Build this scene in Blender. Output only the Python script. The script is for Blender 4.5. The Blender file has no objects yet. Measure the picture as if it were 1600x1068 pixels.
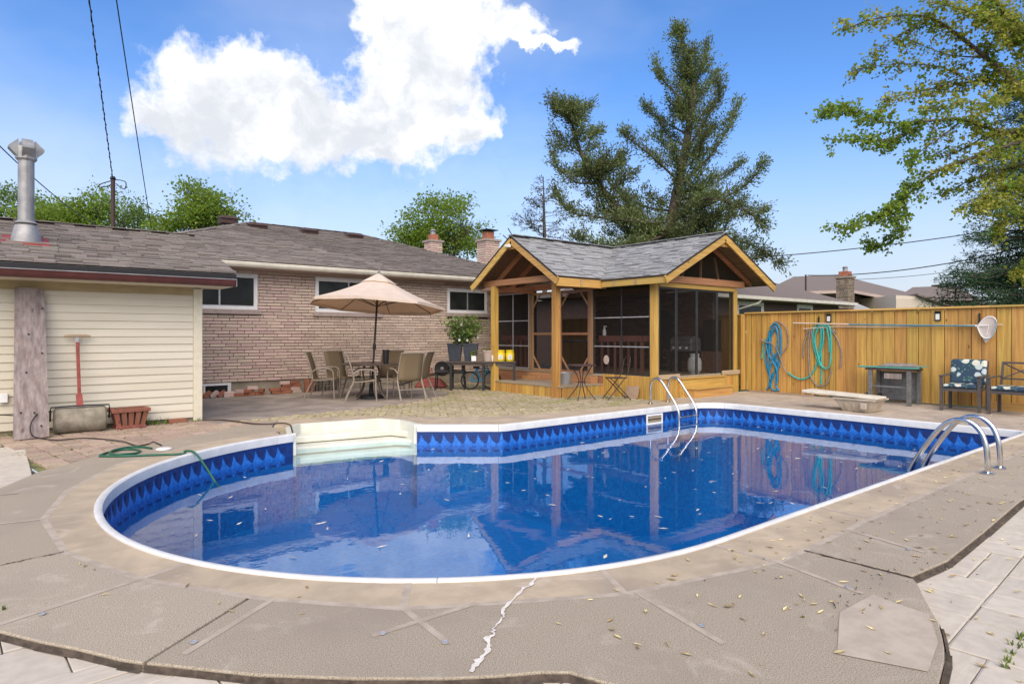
import bpy, bmesh, math, random
import numpy as np
from mathutils import Vector, Matrix
R = math.radians
sc = bpy.context.scene
col = sc.collection
rng = random.Random(7)

# ------------------------------------------------------------------ camera
CAM_H, FPX, HOR = 1.35, 1000.0, 522.0
YAW = math.atan2(1000.0, 1240.0)            # the view turns this far from +y towards +x
FW = Vector((math.sin(YAW), math.cos(YAW), 0)); RT = Vector((math.cos(YAW), -math.sin(YAW), 0))
cd = bpy.data.cameras.new('camera'); cam = bpy.data.objects.new('camera', cd); col.objects.link(cam)
cam.location = (0, 0, CAM_H); cam.rotation_euler = (R(90), 0, -YAW)
cd.sensor_width = 36; cd.lens = FPX / 1600 * 36; cd.shift_y = -(534 - HOR) / 1600
cd.clip_end = 2000; cd.clip_start = .05
sc.camera = cam
sc.view_settings.view_transform = 'Standard'; sc.view_settings.look = 'None'
sc.view_settings.exposure = 0.0; sc.view_settings.gamma = 1; sc.view_settings.use_curve_mapping = False

# ------------------------------------------------------------------ node helpers
class NT:
    def __init__(s, tree):
        s.t = tree; s.n = tree.nodes; s.l = tree.links
    def node(s, kind, _in=None, **kw):
        n = s.n.new(kind)
        for k, v in kw.items(): setattr(n, k, v)
        for k, v in (_in or {}).items(): s.set(n, k, v)
        return n
    def set(s, n, k, v):
        inp = n.inputs[k]
        if isinstance(v, bpy.types.NodeSocket): s.l.new(v, inp)
        elif isinstance(v, bpy.types.Node): s.l.new(v.outputs[0], inp)
        else:
            if hasattr(inp.default_value, '__len__') and not isinstance(v, (int, float)) and len(v) == 3 and len(inp.default_value) == 4: v = (*v, 1)
            inp.default_value = v
    def math(s, op, a, b=0.0, c=0.0, clamp=False):
        n = s.node('ShaderNodeMath', {0: a, 1: b, 2: c}, operation=op); n.use_clamp = clamp
        return n.outputs[0]
    def vmath(s, op, a, b=(0, 0, 0)):
        n = s.node('ShaderNodeVectorMath', {0: a, 1: b}, operation=op)
        return n.outputs['Value' if op in ('LENGTH', 'DOT_PRODUCT', 'DISTANCE') else 'Vector']
    def mix(s, f, a, b, blend='MIX'):
        n = s.node('ShaderNodeMix', data_type='RGBA', blend_type=blend)
        s.set(n, 0, f); s.set(n, 6, a); s.set(n, 7, b); return n.outputs[2]
    def noise(s, vec, scale, detail=4, rough=.55, dist=0):
        n = s.node('ShaderNodeTexNoise', {'Scale': scale, 'Detail': detail, 'Roughness': rough, 'Distortion': dist})
        if vec is not None: s.set(n, 'Vector', vec)
        return n.outputs[0]
    def ramp(s, f, lo, hi):
        n = s.node('ShaderNodeMapRange', {0: f, 1: lo, 2: hi, 3: 0.0, 4: 1.0}); n.clamp = True
        n.interpolation_type = 'SMOOTHSTEP'; return n.outputs[0]

# ------------------------------------------------------------------ sky and sun
SUN_EL, SUN_AZ = R(43), math.atan2(-.62, -.78)   # the sun stands behind the viewer's left shoulder
wd = bpy.data.worlds.new('World'); sc.world = wd; wd.use_nodes = True
W = NT(wd.node_tree); W.n.clear()
sky = W.node('ShaderNodeTexSky', sky_type='NISHITA', sun_disc=False, sun_elevation=SUN_EL, sun_rotation=SUN_AZ, air_density=1.0, dust_density=.1, ozone_density=3.0)
tc = W.node('ShaderNodeTexCoord').outputs['Generated']
nv = W.vmath('NORMALIZE', tc)
sx = W.vmath('DOT_PRODUCT', nv, tuple(RT)); sf = W.vmath('DOT_PRODUCT', nv, tuple(FW))
sz = W.node('ShaderNodeSeparateXYZ', {0: nv}).outputs[2]
az = W.math('ARCTAN2', sx, sf); el = W.math('ARCSINE', sz)
p2 = W.node('ShaderNodeCombineXYZ', {0: az, 1: el, 2: 0.0}).outputs[0]
wob = W.node('ShaderNodeTexNoise', {'Vector': p2, 'Scale': 9.0, 'Detail': 9.0, 'Roughness': .6}).outputs[1]
wob = W.vmath('MULTIPLY', W.vmath('SUBTRACT', wob, (.5, .5, .5)), (.15, .12, 0))
pw = W.vmath('ADD', p2, wob)
def aziel(px, py): return math.atan((px - 800) / FPX), math.atan((HOR - py) / math.hypot(FPX, px - 800))
acc = None
for px, py, rx, ry in ((345, 165, 88, 82), (425, 165, 85, 72), (470, 195, 90, 52), (265, 178, 62, 30), (560, 195, 125, 50), (640, 165, 100, 80),
                       (665, 75, 98, 110), (700, 15, 85, 75), (620, 20, 55, 60), (735, 195, 36, 36), (800, 55, 52, 26), (842, 80, 46, 8), (600, 238, 60, 14)):
    a0, e0 = aziel(px, py)
    d = W.vmath('LENGTH', W.vmath('MULTIPLY', W.vmath('SUBTRACT', pw, (a0, e0, 0)), (FPX / rx * .93, FPX / ry * .93, 0)))
    acc = d if acc is None else W.math('SMOOTH_MIN', acc, d, .35)
fine = W.noise(p2, 26, 8, .62)
mask = W.ramp(W.math('ADD', acc, W.math('MULTIPLY', W.math('SUBTRACT', fine, .5), 1.35)), 1.20, .62)
# further cumulus round the rest of the sky, beyond the part in view
q = W.node('ShaderNodeVectorMath', {0: nv, 1: (1, 1, 2.2)}, operation='MULTIPLY').outputs[0]
cum = W.ramp(W.noise(q, 2.6, 8, .58), .52, .64)
far = W.ramp(W.math('ABSOLUTE', az), .85, 1.2)
mask2 = W.math('MULTIPLY', W.math('MULTIPLY', cum, far), W.ramp(el, .06, .2))
veil = W.math('MULTIPLY', W.ramp(W.noise(q, 1.5, 5, .55), .42, .75), .22)
mask = W.math('MAXIMUM', mask, mask2)
puff = W.noise(W.vmath('ADD', p2, W.vmath('MULTIPLY', wob, (.6, .6, 0))), 12, 7, .6)
SKY_S = .115
skyc = W.mix(1.0, W.mix(.85, sky.outputs[0], W.node('ShaderNodeHueSaturation', {'Saturation': 1.28, 'Color': sky.outputs[0]}).outputs[0]), (1.0, .90, 1.0), 'MULTIPLY')
skyc = W.mix(W.ramp(el, .36, -.04), skyc, (2.75, 3.05, 3.5))
cl_dark, cl_lite = (3.7, 3.88, 4.2), (5.6, 5.6, 5.6)
clc = W.mix(W.ramp(W.math('ADD', W.math('ADD', puff, W.math('MULTIPLY', acc, .16)), W.math('MULTIPLY', W.math('SUBTRACT', el, .37), .9)), .40, .70), cl_dark, cl_lite)
out = W.mix(W.math('MAXIMUM', mask, veil), skyc, clc)
bg = W.node('ShaderNodeBackground', {'Color': out, 'Strength': SKY_S})
W.l.new(bg.outputs[0], W.node('ShaderNodeOutputWorld').inputs[0])

sd = bpy.data.lights.new('sun', 'SUN'); sun = bpy.data.objects.new('sun', sd); col.objects.link(sun)
sd.energy = 2.7; sd.angle = R(70); sd.color = (1.0, .87, .70)
sdir = Vector((math.cos(SUN_EL) * math.sin(SUN_AZ), math.cos(SUN_EL) * math.cos(SUN_AZ), math.sin(SUN_EL)))
sun.rotation_euler = sdir.to_track_quat('Z', 'Y').to_euler(); sun.location = (0, 0, 30)
sc.view_settings.exposure = .9

# ------------------------------------------------------------------ materials
def lin(c):
    return tuple((x / 255 / 12.92) if x / 255 <= .04045 else ((x / 255 + .055) / 1.055) ** 2.4 for x in c)
MATS = {}
def mat(name, c, c2=None, rough=.7, scale=12, detail=5, bump=0.0, bscale=None, metal=0, objvar=0.0, huevar=0.0, stretch=(1, 1, 1),
        lo=.35, hi=.65, spots=None, island=0.0, coat=0, spec=.4, world=False, translucent=0.0, big=None, big2=None, trcol=(.35, .45, .05), knots=0):
    """Base colour between c and c2 by noise in the thing's own space; objvar changes the brightness from piece to piece."""
    m = bpy.data.materials.new(name); m.use_nodes = True; t = NT(m.node_tree); t.n.clear()
    co = t.node('ShaderNodeTexCoord').outputs['Object']
    if world: co = t.node('ShaderNodeNewGeometry').outputs['Position']
    oi = t.node('ShaderNodeObjectInfo').outputs['Random']
    v = co
    if not world: v = t.vmath('ADD', v, t.node('ShaderNodeCombineXYZ', {0: t.math('MULTIPLY', oi, 37.0), 1: t.math('MULTIPLY', oi, 91.0), 2: t.math('MULTIPLY', oi, 53.0)}).outputs[0])
    v = t.vmath('MULTIPLY', v, stretch)
    c2 = c2 or tuple(x * .8 for x in c)
    n = t.noise(v, scale, detail, .6)
    cc = t.mix(t.ramp(n, lo, hi), c2, c)
    if big:                                   # broad stains
        n3 = t.noise(v, big[0], 4, .6); cc = t.mix(t.math('MULTIPLY', t.ramp(n3, .45, .72), big[2]), cc, big[1])
    if knots:                                 # knots: small dark eyes drawn out along the grain
        kv = t.node('ShaderNodeTexVoronoi', {'Vector': t.vmath('MULTIPLY', t.vmath('ADD', co, t.node('ShaderNodeCombineXYZ', {0: t.math('MULTIPLY', oi, 17.0), 1: t.math('MULTIPLY', oi, 29.0), 2: t.math('MULTIPLY', oi, 41.0)}).outputs[0]), tuple(5.2 if x > 5 else 2.4 for x in stretch)), 'Scale': 1.0})
        cc = t.mix(t.math('MULTIPLY', t.ramp(kv.outputs['Distance'], .115, .06), .75), cc, tuple(x * .42 for x in c2))
    if big2:
        n4 = t.noise(t.vmath('ADD', v, (13.0, 7.0, 3.0)), big2[0], 7, .68, 1.2); cc = t.mix(t.math('MULTIPLY', t.ramp(n4, .55, .70), big2[2]), cc, big2[1])
    if spots:                                 # scattered marks: scale, threshold, colour
        n2 = t.noise(v, spots[0], 2, .5); cc = t.mix(t.ramp(n2, spots[1], spots[1] + .05), cc, spots[2])
    if objvar or huevar:
        hv = t.node('ShaderNodeHueSaturation', {'Color': cc, 'Value': t.math('MULTIPLY_ADD', oi, 2 * objvar, 1 - objvar)})
        if huevar: t.set(hv, 'Hue', t.math('MULTIPLY_ADD', t.math('FRACT', t.math('MULTIPLY', oi, 7.31)), 2 * huevar, .5 - huevar))
        cc = hv.outputs[0]
    if island:
        ri = t.node('ShaderNodeNewGeometry').outputs['Random Per Island']
        hv = t.node('ShaderNodeHueSaturation', {'Color': cc, 'Value': t.math('MULTIPLY_ADD', ri, 2 * island, 1 - island),
            'Hue': t.math('MULTIPLY_ADD', t.math('FRACT', t.math('MULTIPLY', ri, 5.7)), .05 * (1 if translucent else .2), .5 - .025 * (1 if translucent else .2))})
        cc = hv.outputs[0]
    b = t.node('ShaderNodeBsdfPrincipled', {'Base Color': cc, 'Roughness': rough, 'Metallic': metal, 'Coat Weight': coat, 'Specular IOR Level': spec})
    if bump:
        bn = t.noise(v, bscale or scale * 3, 4, .6)
        bp = t.node('ShaderNodeBump', {'Height': bn, 'Strength': min(1, bump), 'Distance': .004 * max(1, bump)})
        t.set(b, 'Normal', bp)
    o = b.outputs[0]
    if translucent:
        tr = t.node('ShaderNodeBsdfTranslucent', {'Color': t.mix(.5, cc, trcol)})
        o = t.node('ShaderNodeMixShader', {0: translucent, 1: o, 2: tr.outputs[0]}).outputs[0]
    t.l.new(o, t.node('ShaderNodeOutputMaterial').inputs[0])
    MATS[name] = m
    return m
def wood(name, c, c2, ax, objvar=.16, rough=.65, fine=1.0, knots=True, green=None):
    s = [26 * fine] * 3; s[ax] = 1.1 * fine
    return mat(name, c, c2, rough=rough, scale=1.0, detail=6, stretch=s, lo=.3, hi=.7, objvar=objvar, huevar=.012, bump=.5, bscale=2.2, big=green, knots=1)

C = {}
C['conc_in'] = mat('trowelled_concrete', (.49, .39, .265), (.39, .31, .215), rough=.85, scale=3.2, detail=9, bump=.35, bscale=140, objvar=.05, big=(1.4, (.31, .25, .19), .75), world=True, spots=(70, .72, (.27, .22, .18)), big2=(3.1, (.54, .45, .35), .6))
C['conc_out'] = mat('exposed_aggregate', (.51, .428, .318), (.205, .168, .122), rough=.9, scale=200, detail=3, bump=.2, bscale=260, objvar=.07, big=(1.1, (.285, .236, .187), .6), world=True, spots=(60, .70, (.20, .16, .125)), big2=(2.6, (.50, .43, .345), .5))
C['conc_strip'] = mat('pale_trowelled_strip', (.46, .385, .30), (.36, .30, .232), rough=.85, scale=9, detail=8, bump=.3, bscale=120, world=True)
C['conc_patch'] = mat('pale_patch', (.48, .405, .315), (.40, .335, .26), rough=.88, scale=7, detail=9, bump=.4, bscale=140, world=True)
C['pad'] = mat('grey_patio_concrete', (.36, .30, .245), (.24, .20, .165), rough=.9, scale=2.2, detail=10, bump=.5, bscale=90, big=(.8, (.19, .16, .13), .7), world=True)
C['far_slab'] = mat('beige_slab', (.46, .38, .295), (.36, .295, .23), rough=.85, scale=4, detail=9, bump=.4, bscale=120, objvar=.07, big=(1.3, (.30, .24, .19), .5), world=True)
C['paver'] = mat('pale_paver', (.565, .50, .405), (.49, .43, .345), rough=.85, scale=5, detail=8, bump=.35, bscale=110, objvar=.045, big=(2.2, (.44, .39, .33), .4))
C['sand'] = mat('joint_sand', (.20, .165, .13), (.11, .09, .07), rough=.95, scale=14, bump=.6, world=True)
C['brickpaver'] = mat('brick_paver', (.44, .325, .25), (.33, .24, .185), rough=.9, scale=7, detail=8, bump=.6, bscale=60, objvar=.16, huevar=.012, big=(1.7, (.36, .31, .19), .55))
C['mosspaver'] = mat('mossy_cobble', (.43, .34, .245), (.30, .26, .15), rough=.95, scale=5, detail=8, bump=.7, bscale=50, objvar=.16, big=(2.0, (.25, .25, .085), .8))
C['moss'] = mat('moss_joint', (.20, .20, .07), (.10, .10, .045), rough=1, scale=6, detail=8, bump=1, bscale=40, world=True)
C['soil'] = mat('soil', (.07, .055, .042), (.04, .032, .026), rough=1, scale=5, world=True)
C['lawn'] = mat('lawn', (.07, .11, .03), (.045, .075, .02), rough=1, scale=1.5, world=True)
C['coping'] = mat('white_coping', (.68, .68, .66), (.60, .60, .58), rough=.4, scale=6)
C['fibre'] = mat('white_fibreglass', (.70, .69, .59), (.62, .61, .50), rough=.35, scale=4)
C['liner'] = mat('mottled_blue_liner', (.005, .18, .45), (.003, .105, .34), rough=.35, scale=20, detail=5, lo=.3, hi=.7, world=True)
C['liner_navy'] = mat('navy_border', (.008, .040, .19), (.005, .028, .14), rough=.35, scale=20, world=True)
C['liner_wave'] = mat('bright_blue_wave', (.024, .18, .58), (.012, .11, .44), rough=.35, scale=26, world=True)
C['liner_ring'] = mat('violet_ring', (.022, .026, .11), (.015, .02, .08), rough=.35)
C['steel'] = mat('stainless_steel', (.74, .72, .69), (.62, .60, .57), rough=.2, scale=8, metal=1)
C['cream'] = mat('cream_siding', (.65, .59, .465), (.59, .535, .415), rough=.45, scale=2.5, stretch=(.3, 1, 3), objvar=.02, big=(1.2, (.54, .48, .35), .4))
C['creamtrim'] = mat('cream_trim', (.68, .62, .47), (.62, .56, .42), rough=.45)
C['tan'] = mat('tan_fascia', (.44, .345, .19), (.36, .28, .15), rough=.7, scale=3, stretch=(1, 4, 4))
C['browngut'] = mat('brown_gutter', (.105, .032, .026), (.075, .024, .02), rough=.35, scale=4)
C['whitegut'] = mat('cream_gutter', (.72, .67, .55), (.62, .57, .46), rough=.4, scale=4)
C['black'] = mat('black_drip_edge', (.018, .016, .016), rough=.5)
C['shingle'] = mat('brown_shingle', (.27, .232, .20), (.14, .12, .104), rough=.95, scale=120, detail=3, bump=.8, bscale=260, objvar=.2, huevar=.01, island=.16, big=(1.2, (.16, .13, .115), .6))
C['shingleg'] = mat('grey_shingle', (.36, .36, .355), (.17, .17, .17), rough=.95, scale=120, detail=3, bump=.8, bscale=260, objvar=.2, island=.18, big=(1.0, (.25, .25, .24), .5))
C['shinglefar'] = mat('mauve_shingle', (.215, .17, .145), (.15, .12, .10), rough=.95, scale=18, detail=8, stretch=(1, 1, 2), bump=.5)
C['metal'] = mat('galvanised', (.36, .355, .345), (.26, .255, .25), rough=.5, scale=5, metal=.35)
C['brick'] = mat('pink_brick', (.585, .45, .365), (.485, .36, .29), rough=.9, scale=22, detail=6, bump=.6, bscale=70, objvar=.14, huevar=.022, island=.14, big=(3, (.40, .285, .24), .5))
C['mortar'] = mat('dark_mortar', (.17, .12, .09), (.12, .085, .065), rough=1, scale=30, bump=.5)  # mortar of one dark brown tone, finely mottled
C['found'] = mat('foundation_concrete', (.34, .285, .21), (.25, .21, .155), rough=.95, scale=3, detail=9, bump=.4)
C['stone'] = mat('stone_sill', (.37, .29, .25), (.30, .235, .205), rough=.9, scale=10)
C['whitefr'] = mat('white_window_frame', (.74, .73, .70), (.68, .66, .63), rough=.4)
C['glass'] = mat('dark_window_glass', (.030, .033, .031), (.016, .018, .017), rough=.05, scale=2, spec=.16)
C['soffit'] = mat('beige_soffit', (.47, .36, .30), (.40, .31, .26), rough=.7)
C['cedar_v'] = wood('cedar_stain_upright', (.58, .345, .085), (.385, .205, .05), 2, green=(3, (.30, .17, .04), .35))
C['cedar_x'] = wood('cedar_stain_along', (.58, .355, .10), (.41, .225, .06), 0)
C['cedar_y'] = wood('cedar_stain_across', (.60, .375, .11), (.43, .25, .07), 1)
C['raw_x'] = wood('bare_timber_along', (.42, .20, .095), (.30, .135, .065), 0)
C['raw_y'] = wood('bare_timber_across', (.42, .20, .095), (.30, .135, .065), 1)
C['raw_v'] = wood('bare_timber_upright', (.38, .215, .11), (.28, .15, .08), 2)
C['redrail'] = wood('reddish_rail', (.30, .125, .085), (.21, .085, .06), 2)
C['deckgrey'] = wood('greyed_deck_board', (.36, .29, .20), (.26, .205, .14), 1)
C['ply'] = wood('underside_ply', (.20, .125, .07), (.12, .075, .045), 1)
C['weath'] = wood('weathered_plank', (.31, .26, .235), (.155, .125, .115), 2, fine=.8, green=(1.5, (.20, .13, .10), .6))
C['weath_x'] = wood('weathered_block', (.42, .31, .20), (.31, .225, .145), 0)
C['frame_alu'] = mat('grey_aluminium', (.46, .46, .47), (.38, .38, .39), rough=.4, metal=.4)
C['frame_blk'] = mat('charcoal_frame', (.035, .04, .043), (.025, .028, .03), rough=.45)
C['rust'] = mat('rusty_brown_metal', (.075, .04, .032), (.045, .026, .022), rough=.7, scale=30)
C['iron'] = mat('black_iron', (.02, .02, .021), rough=.5)
C['taupe'] = mat('taupe_metal', (.30, .25, .195), (.24, .20, .155), rough=.45)
C['sling'] = mat('sling_fabric', (.225, .165, .095), (.165, .12, .07), rough=.85, scale=160, detail=2, bump=.4, bscale=300)
C['table'] = mat('table_brown', (.10, .075, .06), (.07, .05, .04), rough=.35)
C['canvas'] = mat('cream_canvas', (.86, .76, .65), (.80, .70, .58), rough=.9, scale=6, bump=.2, bscale=200, translucent=.38, trcol=(.80, .45, .15))
C['redpaint'] = mat('red_paint', (.30, .055, .035), (.20, .035, .025), rough=.5, scale=9)
C['roller'] = mat('rough_concrete_roller', (.32, .28, .215), (.205, .18, .135), rough=.95, scale=9, detail=9, bump=1, bscale=40, big=(2, (.15, .135, .09), .7))
C['terra'] = wood('terracotta_slat', (.28, .105, .065), (.19, .07, .045), 2)
C['hose_g'] = mat('green_hose', (.012, .105, .06), (.008, .08, .045), rough=.4)
C['hose_b'] = mat('blue_hose', (.014, .235, .42), (.01, .17, .33), rough=.35, scale=20)
C['hose_t'] = mat('teal_hose', (.05, .42, .36), (.035, .33, .28), rough=.35, scale=20)
C['hose_gr'] = mat('grey_hose', (.25, .22, .205), (.19, .165, .15), rough=.5)
C['pole_w'] = mat('pale_pole', (.62, .52, .42), (.55, .45, .35), rough=.4)
C['pole_b'] = mat('blue_pole', (.10, .27, .33), (.08, .2, .27), rough=.3)
C['white'] = mat('white_plastic', (.78, .78, .76), (.72, .72, .70), rough=.4)
C['net'] = mat('net_mesh', (.66, .60, .56), (.58, .52, .48), rough=.9, scale=60)
C['cable'] = mat('dark_cable', (.03, .022, .02), rough=.5)
C['cable2'] = mat('brown_cable', (.06, .03, .024), rough=.5)
C['yellow'] = mat('yellow_tub', (.78, .60, .02), (.70, .52, .015), rough=.35)
C['pot_gr'] = mat('charcoal_planter', (.045, .055, .07), (.035, .042, .055), rough=.5)
C['pot_be'] = mat('beige_pot', (.46, .37, .32), (.40, .32, .27), rough=.7)
C['grey_pl'] = mat('grey_metal_leg', (.17, .17, .165), (.12, .12, .12), rough=.5)
C['teal_pl'] = mat('teal_board', (.10, .33, .26), (.08, .26, .21), rough=.6)
C['dive'] = mat('weathered_fibreglass', (.47, .40, .31), (.36, .30, .22), rough=.6, scale=5, detail=8)
C['divew'] = mat('diving_board_white', (.70, .64, .52), (.60, .54, .43), rough=.6, scale=5)
C['cushion'] = None
C['bark'] = mat('bark', (.13, .10, .08), (.07, .055, .045), rough=1, scale=14, stretch=(1, 1, .3), bump=.8)
C['barkg'] = mat('grey_bark', (.12, .095, .075), (.065, .05, .04), rough=1, scale=14, stretch=(1, 1, .3), bump=.8)
C['leaf_maple'] = mat('maple_leaf', (.24, .34, .045), (.14, .23, .03), rough=.6, scale=2, island=.35, translucent=.5)
C['leaf_gold'] = mat('young_leaf', (.44, .42, .07), (.29, .30, .045), rough=.6, scale=1.2, island=.4, translucent=.5)
C['leaf_green'] = mat('fresh_leaf', (.14, .22, .04), (.08, .15, .025), rough=.6, scale=2, island=.35, translucent=.35)
C['leaf_cedar'] = mat('cedar_spray', (.145, .185, .065), (.09, .105, .045), rough=.8, scale=.7, island=.4, translucent=.2)
C['leaf_spruce'] = mat('spruce_needle', (.042, .098, .038), (.022, .058, .026), rough=.8, scale=1, island=.35, translucent=.1)
C['leaf_dry'] = mat('dry_spruce', (.07, .075, .045), (.045, .05, .03), rough=.9, scale=1, island=.3, translucent=.1)
C['leaf_lit'] = mat('fallen_leaf', (.60, .50, .24), (.26, .17, .07), rough=.8, scale=7, lo=.40, hi=.55, island=.45)
C['rose'] = mat('white_bloom', (.82, .82, .76), rough=.7)
C['crack'] = mat('white_crack_filler', (.74, .70, .63), (.60, .55, .48), rough=.9, scale=25)
C['farwall'] = mat('brown_siding', (.115, .07, .055), (.085, .052, .042), rough=.8)
C['farpink'] = mat('mauve_siding', (.33, .245, .215), (.29, .215, .19), rough=.8)
C['farbeige'] = mat('cream_far_siding', (.58, .50, .40), (.52, .45, .36), rough=.8)
C['chimstone'] = mat('stacked_stone', (.33, .26, .19), (.21, .165, .125), rough=.95, scale=12, objvar=.25)
C['clay'] = mat('clay_flue', (.40, .15, .085), (.31, .115, .065), rough=.9)
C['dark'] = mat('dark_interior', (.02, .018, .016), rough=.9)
C['darkbrick'] = mat('old_red_brick', (.17, .085, .06), (.115, .058, .042), rough=.95, scale=18, objvar=.22, bump=.5)
C['bbq'] = mat('grill_steel', (.30, .30, .30), (.22, .22, .22), rough=.35, metal=.6)
C['tank'] = mat('white_tank', (.75, .74, .70), (.66, .65, .61), rough=.4)

def special():
    # pool water: a clear surface that mirrors by the Fresnel law, lightly rippled
    m = bpy.data.materials.new('pool_water'); m.use_nodes = True; t = NT(m.node_tree); t.n.clear()
    pos = t.node('ShaderNodeNewGeometry').outputs['Position']
    h = t.math('ADD', t.math('MULTIPLY', t.noise(t.vmath('MULTIPLY', pos, (1, 1.4, 1)), 2.2, 3, .5, .6), .75), t.math('MULTIPLY', t.noise(pos, 16, 2, .5), .07))
    bp = t.node('ShaderNodeBump', {'Height': h, 'Strength': .04, 'Distance': .05})
    fr = t.node('ShaderNodeFresnel', {'IOR': 1.65, 'Normal': bp})
    bk = t.node('ShaderNodeNewGeometry').outputs['Backfacing']; fr = t.math('ADD', t.math('MULTIPLY', fr, t.math('SUBTRACT', 1.0, bk)), t.math('MULTIPLY', bk, .06))
    gl = t.node('ShaderNodeBsdfGlossy', {'Color': (.96, .98, 1, 1), 'Roughness': .012, 'Normal': bp})
    tr = t.node('ShaderNodeBsdfTransparent', {'Color': (.74, .93, 1, 1)})
    mx = t.node('ShaderNodeMixShader', {0: fr, 1: tr.outputs[0], 2: gl.outputs[0]})
    t.l.new(mx.outputs[0], t.node('ShaderNodeOutputMaterial').inputs[0]); C['water'] = m
    # insect screen: a fine dark mesh, half open
    for nm, c, f in (('insect_screen', (.022, .02, .018), .50), ('net_screen', (.75, .7, .66), .75)):
        m = bpy.data.materials.new(nm); m.use_nodes = True; t = NT(m.node_tree); t.n.clear()
        di = t.node('ShaderNodeBsdfDiffuse', {'Color': c}); tr = t.node('ShaderNodeBsdfTransparent')
        mx = t.node('ShaderNodeMixShader', {0: f, 1: tr.outputs[0], 2: di.outputs[0]})
        t.l.new(mx.outputs[0], t.node('ShaderNodeOutputMaterial').inputs[0]); C[nm] = m
    # outdoor cushion: navy cloth printed with cream and green blossoms
    m = bpy.data.materials.new('flowered_cushion'); m.use_nodes = True; t = NT(m.node_tree); t.n.clear()
    co = t.node('ShaderNodeTexCoord').outputs['Object']
    nz = t.node('ShaderNodeTexNoise', {'Vector': co, 'Scale': 16.0, 'Detail': 3.0}).outputs[1]
    cw = t.vmath('ADD', co, t.vmath('MULTIPLY', t.vmath('SUBTRACT', nz, (.5, .5, .5)), (.035, .035, .035)))
    vo = t.node('ShaderNodeTexVoronoi', {'Vector': cw, 'Scale': 7.5})
    big = t.ramp(vo.outputs['Distance'], .46, .40)
    pick = t.node('ShaderNodeSeparateXYZ', {0: vo.outputs['Color']})
    v2 = t.node('ShaderNodeTexVoronoi', {'Vector': cw, 'Scale': 19.0})
    lv = t.ramp(v2.outputs['Distance'], .36, .28)
    base = t.mix(lv, (.022, .05, .085), t.mix(t.node('ShaderNodeSeparateXYZ', {0: v2.outputs['Color']}).outputs[0], (.03, .12, .08), (.12, .22, .20)))
    bl = t.math('MULTIPLY', big, t.math('GREATER_THAN', pick.outputs[0], .35))
    cc = t.mix(bl, base, t.mix(pick.outputs[1], (.62, .60, .47), (.42, .50, .50)))
    b = t.node('ShaderNodeBsdfPrincipled', {'Base Color': cc, 'Roughness': .85})
    t.l.new(b.outputs[0], t.node('ShaderNodeOutputMaterial').inputs[0]); C['cushion'] = m
special()

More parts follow.
